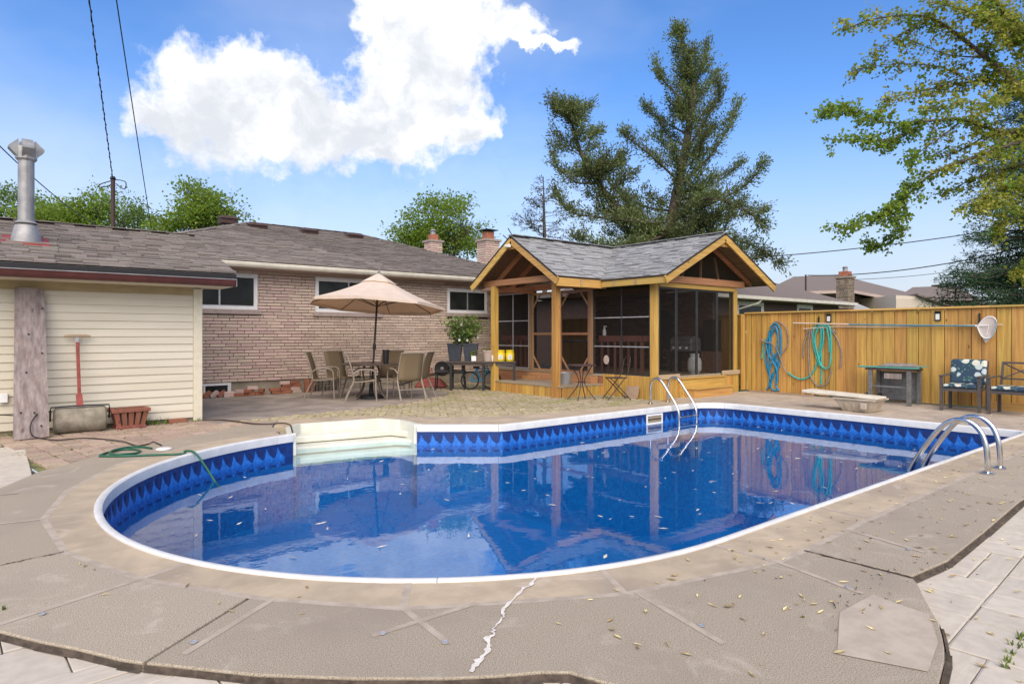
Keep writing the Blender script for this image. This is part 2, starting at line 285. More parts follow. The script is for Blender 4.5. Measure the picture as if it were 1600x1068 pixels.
# ------------------------------------------------------------------ mesh helpers
class MB:
    def __init__(s): s.v = []; s.f = []; s.mi = []; s.m = 0
    def add(s, vs, fs, M=None):
        o = len(s.v)
        s.v += [tuple(M @ Vector(p)) if M is not None else tuple(p) for p in vs]
        s.f += [tuple(i + o for i in f) for f in fs]; s.mi += [s.m] * len(fs); return s
    def box(s, x0, y0, z0, x1, y1, z1, M=None):
        x0, x1 = sorted((x0, x1)); y0, y1 = sorted((y0, y1)); z0, z1 = sorted((z0, z1))
        return s.add([(x0, y0, z0), (x1, y0, z0), (x1, y1, z0), (x0, y1, z0), (x0, y0, z1), (x1, y0, z1), (x1, y1, z1), (x0, y1, z1)],
                     [(0, 3, 2, 1), (4, 5, 6, 7), (0, 1, 5, 4), (1, 2, 6, 5), (2, 3, 7, 6), (3, 0, 4, 7)], M)
    def bar(s, p, q, w, h, up=(0, 0, 1)):
        p, q = Vector(p), Vector(q); d = (q - p).normalized(); u = Vector(up)
        if abs(d.dot(u)) > .98: u = Vector((1, 0, 0))
        sd_ = d.cross(u).normalized() * (w / 2); uu = sd_.cross(d).normalized() * (h / 2)
        return s.add([p - sd_ - uu, p + sd_ - uu, p + sd_ + uu, p - sd_ + uu, q - sd_ - uu, q + sd_ - uu, q + sd_ + uu, q - sd_ + uu],
                     [(0, 1, 2, 3), (7, 6, 5, 4), (1, 0, 4, 5), (2, 1, 5, 6), (3, 2, 6, 7), (0, 3, 7, 4)])
    def tube(s, pts, r, n=8):
        pts = [Vector(p) for p in pts]; k = len(pts); o = len(s.v)
        t0 = (pts[1] - pts[0]).normalized(); u = t0.orthogonal().normalized()
        for i, p in enumerate(pts):
            t = (pts[min(i + 1, k - 1)] - pts[max(i - 1, 0)]).normalized()
            u = (u - t * u.dot(t)); u = u.normalized() if u.length > 1e-6 else t.orthogonal().normalized()
            w = t.cross(u); rr = r[i] if isinstance(r, (list, tuple)) else r
            s.v += [tuple(p + (u * math.cos(a) + w * math.sin(a)) * rr) for a in (2 * math.pi * j / n for j in range(n))]
        F = [(o + i * n + j, o + i * n + (j + 1) % n, o + (i + 1) * n + (j + 1) % n, o + (i + 1) * n + j) for i in range(k - 1) for j in range(n)]
        F += [tuple(o + j for j in reversed(range(n))), tuple(o + (k - 1) * n + j for j in range(n))]
        s.f += F; s.mi += [s.m] * len(F); return s
    def lathe(s, prof, n=24, M=None):
        vs = [(r * math.cos(2 * math.pi * j / n), r * math.sin(2 * math.pi * j / n), z) for r, z in prof for j in range(n)]
        fs = [(i * n + j, i * n + (j + 1) % n, (i + 1) * n + (j + 1) % n, (i + 1) * n + j) for i in range(len(prof) - 1) for j in range(n)]
        fs += [tuple(reversed(range(n))), tuple((len(prof) - 1) * n + j for j in range(n))]
        return s.add(vs, fs, M)
    def prism(s, poly, z0, z1, M=None):
        a = sum(poly[i][0] * poly[(i + 1) % len(poly)][1] - poly[(i + 1) % len(poly)][0] * poly[i][1] for i in range(len(poly)))
        if a < 0: poly = poly[::-1]
        n = len(poly)
        return s.add([(x, y, z0) for x, y in poly] + [(x, y, z1) for x, y in poly],
                     [tuple(reversed(range(n))), tuple(range(n, 2 * n))] + [(i, (i + 1) % n, n + (i + 1) % n, n + i) for i in range(n)], M)
    def extr(s, pts, vec):
        n = len(pts); vec = Vector(vec)
        return s.add([Vector(p) for p in pts] + [Vector(p) + vec for p in pts],
                     [tuple(range(n)), tuple(reversed(range(n, 2 * n)))] + [(i, n + i, n + (i + 1) % n, (i + 1) % n) for i in range(n)])
    def face(s, pts): return s.add(pts, [tuple(range(len(pts)))])
    def mesh(s, name, mats, smooth=False, off=(0, 0, 0), fix=True):
        me = bpy.data.meshes.new(name); off = Vector(off)
        me.from_pydata([tuple(Vector(p) - off) for p in s.v], [], s.f)
        for m in (mats if isinstance(mats, (list, tuple)) else [mats]): me.materials.append(m)
        if any(s.mi): me.polygons.foreach_set('material_index', s.mi)
        if fix:
            bm = bmesh.new(); bm.from_mesh(me); bmesh.ops.recalc_face_normals(bm, faces=bm.faces); bm.to_mesh(me); bm.free()
        if smooth:
            me.shade_smooth() if hasattr(me, 'shade_smooth') else None
            me.set_sharp_from_angle(angle=R(40))
        return me
    def build(s, name, mats, parent=None, smooth=False, bevel=0, fix=True, **props):
        """One mesh object from world coordinates, placed under parent."""
        off = wloc(parent) if parent else Vector((0, 0, 0))
        o = bpy.data.objects.new(name, s.mesh(name, mats, smooth, off, fix)); col.objects.link(o)
        if parent: o.parent = parent
        if bevel:
            b = o.modifiers.new('bevel', 'BEVEL'); b.width = bevel; b.segments = 2; b.limit_method = 'ANGLE'; b.angle_limit = R(40)
        for k, v in props.items(): o[k] = v
        return o
def wloc(o):
    l = Vector((0, 0, 0))
    while o is not None: l = l + o.location; o = o.parent
    return l
def tag(o, label=None, cat=None, group=None, kind=None):
    for k, v in (('label', label), ('category', cat), ('group', group), ('kind', kind)):
        if v: o[k] = v
    return o
def thing(name, label, cat, loc=(0, 0, 0), rz=0, group=None):
    o = bpy.data.objects.new(name, None); col.objects.link(o); o.location = loc; o.rotation_euler.z = rz; o.empty_display_size = .1
    return tag(o, label, cat, group)
def copy_tree(o, parent=None):
    c = o.copy(); col.objects.link(c)
    if parent: c.parent = parent
    for ch in list(o.children): copy_tree(ch, c)
    return c
def vis_key(p):
    d = Vector(p) - cam.location; z = d.dot(FW)
    if z < .2: return 1e6
    x = d.dot(RT) / z * FPX; y = d.z / z * FPX
    out = max(0, abs(x) - 820) + max(0, -y - 560) + max(0, y - 540)
    return z + out * 10
def pieces(name, parent, mesh_list, items, mt=None, limit=300):
    """Many alike pieces: items are (location, 3x3 or None, scale, variant). The nearest in view become objects that share meshes, the rest one joined part."""
    off = wloc(parent); items = sorted(items, key=lambda t: vis_key(t[0]))
    for loc, rot, s, k in items[:limit]:
        o = bpy.data.objects.new(name, mesh_list[k % len(mesh_list)]); col.objects.link(o); o.parent = parent
        M = (rot.to_4x4() if rot is not None else Matrix.Identity(4)) @ Matrix.Diagonal((*s, 1))
        M.translation = Vector(loc) - off
        o.matrix_local = M
    if len(items) > limit:
        V, F = [], []
        cache = [([v.co.copy() for v in m.vertices], [tuple(p.vertices) for p in m.polygons]) for m in mesh_list]
        for loc, rot, s, k in items[limit:]:
            vs, fs = cache[k % len(mesh_list)]; o0 = len(V); lo = Vector(loc) - off
            for v in vs:
                p = Vector((v.x * s[0], v.y * s[1], v.z * s[2]))
                V.append(tuple((rot @ p if rot is not None else p) + lo))
            F += [tuple(i + o0 for i in f) for f in fs]
        me = bpy.data.meshes.new(name); me.from_pydata(V, [], F); me.materials.append(mesh_list[0].materials[0])
        o = bpy.data.objects.new(name + '_field', me); col.objects.link(o); o.parent = parent; o['kind'] = 'stuff'
def unit_block(name, m, ch=(.03, .08, .08), seed=0, jit=0.0):
    """A unit block centred on the origin with chamfered edges (chamfer as a share of each side), for scaling into bricks and stones."""
    r = random.Random(seed); cx, cy, cz = ch; V = []; 
    for z in (-.5, .5):
        ins = 1 if z > 0 else 0
        for q in (0, 1):
            pass
    def ring(z, ix, iy):
        a, b = .5 - ix, .5 - iy; c = cx; d = cy
        return [(-a + c, -b, z), (a - c, -b, z), (a, -b + d, z), (a, b - d, z), (a - c, b, z), (-a + c, b, z), (-a, b - d, z), (-a, -b + d, z)]
    V = ring(-.5, 0, 0) + ring(.5 - cz, 0, 0) + ring(.5, cx, cy)
    V = [(x + r.uniform(-jit, jit), y + r.uniform(-jit, jit), z + r.uniform(-jit, jit)) for x, y, z in V]
    F = [tuple(range(7, -1, -1)), tuple(range(16, 24))] + [(i, (i + 1) % 8, 8 + (i + 1) % 8, 8 + i) for i in range(8)] + [(8 + i, 8 + (i + 1) % 8, 16 + (i + 1) % 8, 16 + i) for i in range(8)]
    me = bpy.data.meshes.new(name); me.from_pydata(V, [], F); me.materials.append(m); return me
def spline(pts, n=8, closed=False):
    P = [Vector(p) for p in pts]; out = []; k = len(P)
    for i in range(k if closed else k - 1):
        a, b, c, d = (P[(i + j) % k] if closed else P[min(max(i + j, 0), k - 1)] for j in (-1, 0, 1, 2))
        for j in range(n):
            t = j / n
            out.append(.5 * ((2 * b) + (c - a) * t + (2 * a - 5 * b + 4 * c - d) * t * t + (3 * b - a - 3 * c + d) * t ** 3))
    if not closed: out.append(P[-1])
    return out
def gp(px, py, z=0.0):
    """The point at height z that a sight line of the survey photograph meets (used to set things out on the ground)."""
    D = FPX * (CAM_H - z) / (py - HOR); p = FW * D + RT * ((px - 800) / FPX * D); return (p.x, p.y, z)
def gd(px, py, D):
    p = FW * D + RT * ((px - 800) / FPX * D); return Vector((p.x, p.y, CAM_H - (py - HOR) / FPX * D))

# ================================================================== ground, pool and paving
def inside(p, poly):
    x, y = p[0], p[1]; c = False; n = len(poly)
    for i in range(n):
        x0, y0 = poly[i][:2]; x1, y1 = poly[i - 1][:2]
        if (y0 > y) != (y1 > y) and x < (x1 - x0) * (y - y0) / (y1 - y0) + x0: c = not c
    return c
def arc(cx, cy, r, a0, a1, n): return [(cx + r * math.cos(R(a0 + (a1 - a0) * i / n)), cy + r * math.sin(R(a0 + (a1 - a0) * i / n))) for i in range(n + 1)]
PX1, PY0, PY1 = 11.1, 2.385, 7.5
CC, CR = (3.69, 5.5), 3.115
S1, S2 = (CC[0] + CR * math.cos(R(101)), CC[1] + CR * math.sin(R(101))), (4.87, 8.28)
path = [S2, (5.36, 7.89), (5.85, 7.5)] + [(x, PY1) for x in (6.6, 7.4, 8.2, 9, 9.8)] + arc(10.4, 6.8, .7, 90, 0, 8) + [(PX1, y) for y in (6, 5.2, 4.4, 3.6, 2.8)] + arc(10.95, 2.535, .15, 0, -90, 3) + \
       [(x, PY0) for x in (10, 9, 8, 7, 6, 5)] + arc(*CC, CR, -90, -259, 46)
def resample(pts, d):
    out = [Vector(pts[0])]; 
    for a, b in zip(pts, pts[1:]):
        a, b = Vector(a), Vector(b); k = max(1, int((b - a).length / d + .5))
        out += [a.lerp(b, (i + 1) / k) for i in range(k)]
    return out
path = resample(path, .08)
def normals(P):
    out = []
    for i in range(len(P)):
        d = (P[min(i + 1, len(P) - 1)] - P[max(i - 1, 0)]).normalized(); out.append(Vector((d.y, -d.x)))
    return out
NRM = normals(path)
def off(o): return [p + n * o for p, n in zip(path, NRM)]
ARC = [0.0]
for a, b in zip(path, path[1:]): ARC.append(ARC[-1] + (b - a).length)
def at_arc(s, o):
    s = min(max(s, 0), ARC[-1] - 1e-4); i = int(np.searchsorted(ARC, s, side='right')) - 1; i = min(i, len(path) - 2)
    t = (s - ARC[i]) / max(1e-6, ARC[i + 1] - ARC[i]); p = path[i].lerp(path[i + 1], t); n = NRM[i].lerp(NRM[i + 1], t).normalized(); q = p + n * o
    return q.x, q.y

g = MB()                                        # the lie of the land, with the excavation left open
HX0, HX1, HY0, HY1, BIG = .3, 11.4, 2.1, 9.7, 900
for x0, y0, x1, y1 in ((-BIG, -BIG, BIG, HY0), (-BIG, HY1, BIG, BIG), (-BIG, HY0, HX0, HY1), (HX1, HY0, BIG, HY1)):
    g.face([(x0, y0, -.13), (x1, y0, -.13), (x1, y1, -.13), (x0, y1, -.13)])
g.build('ground', C['lawn'], kind='structure')
b = MB(); b.face([(-6, -3, -.10), (14.3, -3, -.10), (14.3, HY0, -.10), (-6, HY0, -.10)]); b.face([(-6, HY0, -.10), (HX0, HY0, -.10), (HX0, 16, -.10), (-6, 16, -.10)])
b.face([(HX0, HY1, -.10), (14.3, HY1, -.10), (14.3, 16, -.10), (HX0, 16, -.10)]); b.face([(HX1, HY0, -.10), (14.3, HY0, -.10), (14.3, HY1, -.10), (HX1, HY1, -.10)])
b.build('bedding_ground', C['sand'], kind='structure')

pool = thing('swimming_pool', 'in-ground swimming pool with white coping and blue patterned vinyl liner', 'pool', (5.5, 5.2, 0))
cop = [(-.010, -.05), (-.010, .008), (.002, .016), (.030, .015), (.046, .002), (.051, -.03), (.048, -.088), (.036, -.092), (.03, -.05)]
cuts = [0, 1.2, 2.95, 4.75, 6.6, 8.6, 10.3, 12.4, 14.6, 16.6, 18.6, 20.6, 22.4, 24.2, 26.0, 27.6, 29.1, ARC[-1]]
cuts = [c for c in cuts if c < ARC[-1]] + [ARC[-1]]
for a, c in zip(cuts, cuts[1:]):
    if c - a < .2: continue
    n = max(2, int((c - a) / .09)); ss = [a + .002 + (c - a - .004) * i / n for i in range(n + 1)]
    m = MB(); k = len(cop)
    vs = [(*at_arc(s, o), z) for s in ss for o, z in cop]
    m.add(vs, [(i * k + j, i * k + (j + 1) % k, (i + 1) * k + (j + 1) % k, (i + 1) * k + j) for i in range(n) for j in range(k)] + [tuple(range(k)), tuple(n * k + j for j in reversed(range(k)))])
    m.build('coping', C['coping'], pool, smooth=True)
m = MB(); P = off(.03); n = len(P)
zs = [-.06, -.30, -.6, -1.2, -2.6]
m.add([(p.x, p.y, z) for z in zs for p in P], [(r * n + i, r * n + i + 1, (r + 1) * n + i + 1, (r + 1) * n + i) for r in range(len(zs) - 1) for i in range(n - 1)])
fx = [.4, 2, 4, 6, 7.5, 8.6, 9.6, 11.3]; fz = [-1.05, -1.08, -1.15, -1.3, -1.8, -2.2, -2.35, -2.35]
for i in range(len(fx) - 1): m.face([(fx[i], 2.2, fz[i]), (fx[i + 1], 2.2, fz[i + 1]), (fx[i + 1], 8.5, fz[i + 1]), (fx[i], 8.5, fz[i])])
m.build('liner', C['liner'], pool, fix=False)
bead = MB(); nav = MB(); wav = MB(); rin = MB()
PER = .168; ns = int(ARC[-1] / .06)
for i in range(ns):
    s0, s1 = ARC[-1] * i / ns, ARC[-1] * (i + 1) / ns
    for mb, z0, z1, o in ((bead, -.118, -.086, .036), (nav, -.385, -.118, .033)):
        a, c = at_arc(s0, o), at_arc(s1, o); mb.face([(*a, z0), (*c, z0), (*c, z1), (*a, z1)])
shape = [(-.5, .115), (-.40, .118), (-.31, .14), (-.24, .175), (-.19, .215), (-.155, .262), (-.10, .235), (-.04, .222), (.03, .20), (.10, .172), (.2, .155), (.3, .148), (.38, .13), (.5, .115)]
for k in range(int(ARC[-1] / PER)):
    s = (k + .5) * PER
    for (u0, h0), (u1, h1) in zip(shape, shape[1:]):
        a, c = at_arc(s + u0 * PER, .035), at_arc(s + u1 * PER, .035); l0, l1 = (.03 if abs(u0) > .28 else .0), (.03 if abs(u1) > .28 else .0)
        wav.face([(*a, -.385 + l0), (*c, -.385 + l1), (*c, -.385 + h1), (*a, -.385 + h0)])
    for uc, zc, rr in ((.36, -.175, (.036, .029, .021, .013)), (.02, -.335, (.040, .032, .022, .012))):
        for q, r_ in enumerate(rr):
            mb = (rin, nav if uc > .1 else wav)[q % 2]
            mb.face([(*at_arc(s + uc * PER + r_ * math.cos(t), .0365 + .0012 * q), zc + r_ * math.sin(t)) for t in (2 * math.pi * j / 14 for j in range(14))])
bead.build('liner_bead', C['liner_navy'], pool, fix=False); nav.build('liner_border', C['liner_navy'], pool, fix=False)
wav.build('wave_print', C['liner_wave'], pool, fix=False, kind='stuff'); rin.build('ring_print', C['liner_ring'], pool, fix=False, kind='stuff')

# moulded step unit let into the back of the round end
tu = Vector((S2[0] - S1[0], S2[1] - S1[1])); wu = tu.length; tu /= wu; nu = Vector((-tu.y, tu.x))
def su(a, d): p = Vector(S1) + tu * a + nu * d; return (p.x, p.y)
inner = [(0, 0), (.10, .62), (.30, .90), (1.50, .90), (wu - .06, .58), (wu, 0)]
outer = [(-.06, 0), (.04, .66), (.26, .99), (1.54, .99), (wu + .02, .62), (wu + .08, 0)]
m = MB()
for i in range(5):
    a, b_, c, d = inner[i], inner[i + 1], outer[i + 1], outer[i]
    m.face([(*su(*a), .02), (*su(*b_), .02), (*su(*c), .012), (*su(*d), .012)])
    m.face([(*su(*d), .012), (*su(*c), .012), (*su(*c), -.1), (*su(*d), -.1)])
    m.face([(*su(*b_), .02), (*su(*a), .02), (*su(*a), -.42), (*su(*b_), -.42)])
m.build('step_shell', C['fibre'], pool, fix=False)
for z, d, nm in ((-.125, .62, 'step_tread'), (-.235, .36, 'step_tread'), (-.36, .14, 'step_tread')):
    m = MB(); m.prism([su(.02, min(d, .5) * .1), su(.02, d * .8), su(.12, d), su(wu - .16, d), su(wu - .02, d * .75), su(wu - .02, .0), su(wu - .02, .62), su(1.5, .91), su(.3, .91), su(.1, .64)] if 0 else
        [su(.015, d * .55), su(.14, d), su(wu - .2, d), su(wu - .015, d * .45), su(wu - .05, .60), su(1.5, .905), su(.3, .905), su(.095, .62)], z - .1, z)
    m.build(nm, C['fibre'], pool, bevel=.02)
for a0 in (-.07, wu - .055):
    m = MB(); c0, c1 = su(a0, -.015), su(a0 + .13, -.015); d0, d1 = su(a0, .05), su(a0 + .13, .05)
    m.prism([c0, c1, d1, d0], -.285, .018); m.build('step_flange', C['fibre'], pool, bevel=.012)
m = MB(); a_, b_ = su(-.2, .12), su(wu + .25, .12); m.face([(*a_, -.459), (*b_, -.459), (*b_, -2.6), (*a_, -2.6)]); m.build('liner', C['liner'], pool, fix=False)
# skimmer mouth in the back wall
m = MB(); sx0, sx1, sz0, sz1, yy = 9.12, 9.58, -.285, -.10, PY1 - .042
m.box(sx0, yy - .012, sz0, sx1, yy, sz0 + .03); m.box(sx0, yy - .012, sz1 - .03, sx1, yy, sz1); m.box(sx0, yy - .012, sz0 + .03, sx0 + .035, yy, sz1 - .03); m.box(sx1 - .035, yy - .012, sz0 + .03, sx1, yy, sz1 - .03)
sk = m.build('skimmer_frame', C['white'], pool)
m = MB(); m.box(sx0 + .036, yy - .006, sz0 + .031, sx1 - .036, yy - .002, sz1 - .031); m.build('skimmer_throat', C['deckgrey'], sk)
m = MB(); m.box(sx0 + .036, yy - .01, sz0 + .08, sx1 - .036, yy - .007, sz0 + .1); m.build('skimmer_weir', C['dark'], sk)
# water
WZ = -.275
wp = [(p.x, p.y) for p in off(.024)] + [su(.03, .1), su(.1, .62), su(.3, .88), su(1.5, .88), su(wu - .06, .58), su(wu - .02, .1)]
m = MB(); m.face([(x, y, WZ) for x, y in wp]); w = m.build('pool_water', C['water'], kind='structure')

# ------------------------------------------------------------------ concrete deck in slabs
deck = MB()
band = [(3.02, 8.99), (1.95, 8.57), (1.0, 7.78), (.48, 6.72), (.27, 5.8), (.335, 4.83), (.62, 4.04), (1.02, 3.41), (1.10, 3.30), (1.56, 2.79), (1.88, 2.60), (2.55, 2.22), (3.61, 1.97), (3.93, 1.965), (5.0, 2.0), (7.4, 2.03), (9.3, 2.05), (11.13, 2.06)]
def near_i(p): return min(range(len(path)), key=lambda i: (path[i] - Vector(p)).length)
OUTP = [p - n * .0095 for p, n in zip(path, NRM)]
SK = [0]
def strip(mb, pts, w, z=.003):
    SK[0] += 1; z = .0004 + .00012 * SK[0]
    for a, c in zip(pts, pts[1:]):
        a, c = Vector(a[:2]), Vector(c[:2]); d = (c - a).normalized(); nn = Vector((-d.y, d.x)) * w / 2
        mb.face([(*(a - nn - d * .01), z), (*(c - nn + d * .01), z), (*(c + nn + d * .01), z), (*(a + nn - d * .01), z)]); z += .00002
strip(deck, band[:6], .045); strip(deck, band[5:], .045, .006)
for i in (2, 4, 6, 9, 11, 12, 14, 15, 16): strip(deck, [band[i], OUTP[near_i(band[i])]], .04, .009 + .0004 * i)
for a, c in (((219, 904), (0, 975)), ((426, 936), (290, 1020)), ((630, 950), (700, 1004)), ((744, 942), (585, 992)), ((996, 926), (1128, 1004)), ((1216, 878), (1345, 926)), ((1325, 827), (1442, 862)), ((66, 811), (0, 818))):
    strip(deck, [gp(*a), gp(*c)], .035, .0115); 
droot = deck.build('pool_deck', C['conc_strip'], kind='structure', fix=False)
def slab(poly, m, z1=0.0, z0=-.12, parent=None, name='concrete_slab', bevel=.006):
    return MB().prism([tuple(p[:2]) for p in poly], z0, z1).build(name, m, parent or droot, bevel=bevel)
idx = [near_i(p) for p in band]; idx[0] = len(path) - 1
for i in range(len(band) - 1):
    a, c = band[i], band[i + 1]; pp = OUTP[idx[i + 1]:idx[i] + 1]
    if len(pp) < 2: pp = [OUTP[idx[i + 1]], OUTP[idx[i]]]
    gap = .004 if i == 6 else 0
    slab([a, c] + [(p.x, p.y) for p in pp], C['conc_in'], bevel=0)
gq = lambda *a: [gp(*p) for p in a]
E_ = .006
P1 = band[:6] + [(-2.5, 4.76)] + [(-2.5, 7.0)] + gq((0, 762), (64, 735), (99, 726), (154, 711), (210, 699), (276, 685), (343, 670.6), (380, 663), (436, 655.5)) + [su(-.1, .95), su(-.07, .6), su(-.12, .02)]
P2 = [(.335, 4.83 - .012), (.62, 4.04), (1.012, 3.418)] + [(.470, 3.010)] + gq((190, 1029), (120, 1012), (60, 1000), (0, 985)) + [(-.5, 4.2), (-1.4, 4.55), (-2.5, 4.748)]
P3 = [(1.026, 3.405)] + band[8:13] + [(3.93, 1.965)] + [(3.982, 1.385)] + [gp(1433, 910)[:2]] + [(3.62, 1.18), (3.45, 1.085), (3.32, 1.03), (3.19, .98), (3.07, .943), (2.83, .89), (2.5, .92), (2.2, 1.12), (1.98, 1.45), (1.84, 1.72), (1.79, 1.85), (1.70, 1.925), (1.55, 2.01), (1.385, 2.12), (1.1, 2.35), (.806, 2.62), (.482, 3.0)]
P4a = [(3.94, 1.965), (5.0, 2.0), (6.45, 2.02), (6.45, 1.455), (5.28, 1.385), (4.43, 1.345), (3.995, 1.385)]
P4b = [(6.454, 2.02), (7.4, 2.03), (8.9, 2.046), (8.9, 1.5), (6.454, 1.455)]
P4c = [(8.904, 2.046), (9.3, 2.05), (11.13, 2.06), (11.13, 1.55), (8.904, 1.5)]
for p in (P1, P2, P3, P4a, P4b, P4c): slab(p, C['conc_out'])
PB = gq((436, 655), (500, 652), (560, 650), (620, 650), (700, 651), (760, 650), (830, 647), (900, 641), (990, 632)) + [(10.3, 8.12), (11.13, 8.2), (11.13, 7.2)] + \
     [(p.x, p.y) for p in reversed(OUTP[:near_i((10.95, 7.2))])] + [su(wu + .1, .02), su(wu + .04, .6), su(1.55, 1.0), su(.26, 1.0), su(-.07, .95)]
slab(PB, C['conc_in'])
ptc = gq((1312, 957), (1364, 929), (1404, 944), (1452, 961), (1466, 1004), (1450, 1050), (1308, 1022))
MB().face([(x, y, .0042) for x, y, z in ptc]).build('pale_patch', C['conc_patch'], droot)
def joint(a, c, w, z=.0046, n=26):            # an open, dirt-filled joint with ragged sides
    a, c = Vector(gp(*a)[:2]), Vector(gp(*c)[:2]); d = (c - a).normalized(); q = Vector((-d.y, d.x)); V1, V2 = [], []
    for i in range(n + 1):
        p = a.lerp(c, i / n) + q * rng.uniform(-.003, .003); V1.append((*(p + q * w * rng.uniform(.25, .8)), z)); V2.append((*(p - q * w * rng.uniform(.25, .8)), z))
    return MB().add(V1 + V2, [(i, i + 1, n + 2 + i, n + 1 + i) for i in range(n)]).build('open_joint', C['soil'], droot, fix=False)
joint((1257, 860), (1431, 904), .016); joint((0, 883), (100, 862), .010); joint((0, 774), (30, 771), .010); joint((440, 655), (470, 664), .012) if 0 else None
crk = [(1190, 245), (1160, 285), (1130, 295), (1080, 350), (1020, 405), (1022, 440), (1010, 465), (965, 510), (970, 545), (935, 560), (945, 600), (930, 640), (885, 690), (850, 735)]
cp = [Vector(gp(480 + x / 3.333, 830 + y / 3.333)[:2]) for x, y in crk]
L_, R_ = [], []
cp = [a.lerp(c, f / 4) + (Vector((rng.gauss(0, .0035), rng.gauss(0, .0035))) if f else Vector((0, 0))) for a, c in zip(cp, cp[1:]) for f in range(4)] + [cp[-1]]
for i, p in enumerate(cp):
    d = (cp[min(i + 1, len(cp) - 1)] - cp[max(i - 1, 0)]).normalized(); nn = Vector((-d.y, d.x)); h = rng.uniform(.003, .012) * (1.5 if i > 34 else 1)
    L_.append(p + nn * h); R_.append(p - nn * h * rng.uniform(.6, 1.3))
m = MB(); m.add([(p.x, p.y, .006) for p in L_] + [(p.x, p.y, .006) for p in R_], [(i, i + 1, len(cp) + i + 1, len(cp) + i) for i in range(len(cp) - 1)])
m.build('filled_crack', C['crack'], droot, fix=False)
for px, py in ((66, 960), (303, 1004), (598, 990), (695, 1004), (1096, 978), (1325, 918), (1420, 859)):
    x, y, z = gp(px, py); M = Matrix.Translation((x, y, .004)); m = MB().lathe([(.016, 0), (.016, .004), (.008, .005), (.008, .003)], 12, M); m.build('anchor_cap', C['frame_alu'], droot)

# ------------------------------------------------------------------ paving
edge = MB()                                     # dark brown edge where the slabs stand proud of the paving
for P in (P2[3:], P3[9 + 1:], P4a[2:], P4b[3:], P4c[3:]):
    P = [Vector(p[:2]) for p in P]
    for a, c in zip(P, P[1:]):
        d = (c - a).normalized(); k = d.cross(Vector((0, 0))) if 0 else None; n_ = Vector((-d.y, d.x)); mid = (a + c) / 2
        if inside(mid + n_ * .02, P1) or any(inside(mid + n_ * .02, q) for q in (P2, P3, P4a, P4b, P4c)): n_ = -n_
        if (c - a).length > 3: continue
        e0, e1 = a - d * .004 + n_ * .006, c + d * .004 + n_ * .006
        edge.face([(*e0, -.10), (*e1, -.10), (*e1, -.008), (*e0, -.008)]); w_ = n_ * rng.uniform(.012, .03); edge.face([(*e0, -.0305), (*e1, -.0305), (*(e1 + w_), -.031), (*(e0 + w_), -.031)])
C['edge'] = mat('dark_edge', (.12, .092, .07), (.06, .046, .036), rough=1, scale=20, bump=.8, bscale=60, world=True)
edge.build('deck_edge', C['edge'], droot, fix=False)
def in_deck(x, y, polys=(P1, P2, P3, P4a, P4b, P4c, band)): return any(inside((x, y), p) for p in polys)
path_root = MB().face([(-6, -2, -.098), (14, -2, -.098), (14, 2.1, -.098), (-6, 2.1, -.098)]).build('garden_path', C['sand'], kind='structure')
pv = [unit_block('paver', C['paver'], (.012, .02, .06), s, .004) for s in range(3)]
items = []; pr = random.Random(3)
Rz = lambda a: Matrix.Rotation(a, 3, 'Z')
A_ = R(3.5)
def lay_ashlar(x0, x1, y0, y1, zt, skip, ang):
    mx = .62; rows = [.30, .13, .20, .30, .13]
    j = 0; y = y0
    ca, sa = math.cos(ang), math.sin(ang)
    while y < y1:
        i = 0; x = x0 + (.2 if j % 2 else 0)
        while x < x1:
            yy0 = y
            h = .30; cells = []
            if (i + j) % 3 == 0: cells = [(0, 0, .31, .40), (.31, 0, .31, .40), (0, .40, .62, .15)]
            elif (i + j) % 3 == 1: cells = [(0, 0, .62, .15), (0, .15, .40, .40), (.40, .15, .22, .40)]
            else: cells = [(0, 0, .25, .55), (.25, 0, .37, .30), (.25, .30, .37, .25)]
            for cx, cy, w_, h_ in cells:
                lx, ly = x + cx + w_ / 2, y + cy + h_ / 2; X, Y = lx * ca - ly * sa, lx * sa + ly * ca
                if not skip(X, Y): items.append(((X, Y, zt - .03 + pr.uniform(-.0025, .0025)), Rz(ang + pr.uniform(-.008, .008)), (w_ - .007, h_ - .007, .06), pr.randrange(3)))
            x += mx; i += 1
        y += .55; j += 1
lay_ashlar(-1.2, 8.5, -1.4, 3.6, -.034, lambda x, y: (in_deck(x, y) and all(in_deck(x + a, y + c) for a in (-.2, .2) for c in (-.2, .2))) or x < -.9 or (y > 2.0 and x > 1.9) or vis_key((x, y, 0)) > 3500, A_)
pieces('paver', path_root, pv, items)
# pale pavers left of the brick paving
items = []; lp = [(-2.2, 7.0)] + gq((0, 762), (64, 735), (0, 697)) + [(-2.2, 9.9)]
LPR = MB().face([(x, y, -.05) for x, y in [p[:2] for p in lp]]).build('side_path', C['sand'], kind='structure')
for i in range(-4, 3):
    for j in range(7):
        x, y = i * .45 + .1, 7.2 + j * .40
        if inside((x, y), lp) or inside((x - .15, y), lp): items.append(((x - .05, y, -.028), None, (.443, .393, .05), i + j))
pieces('paver', LPR, pv, items)
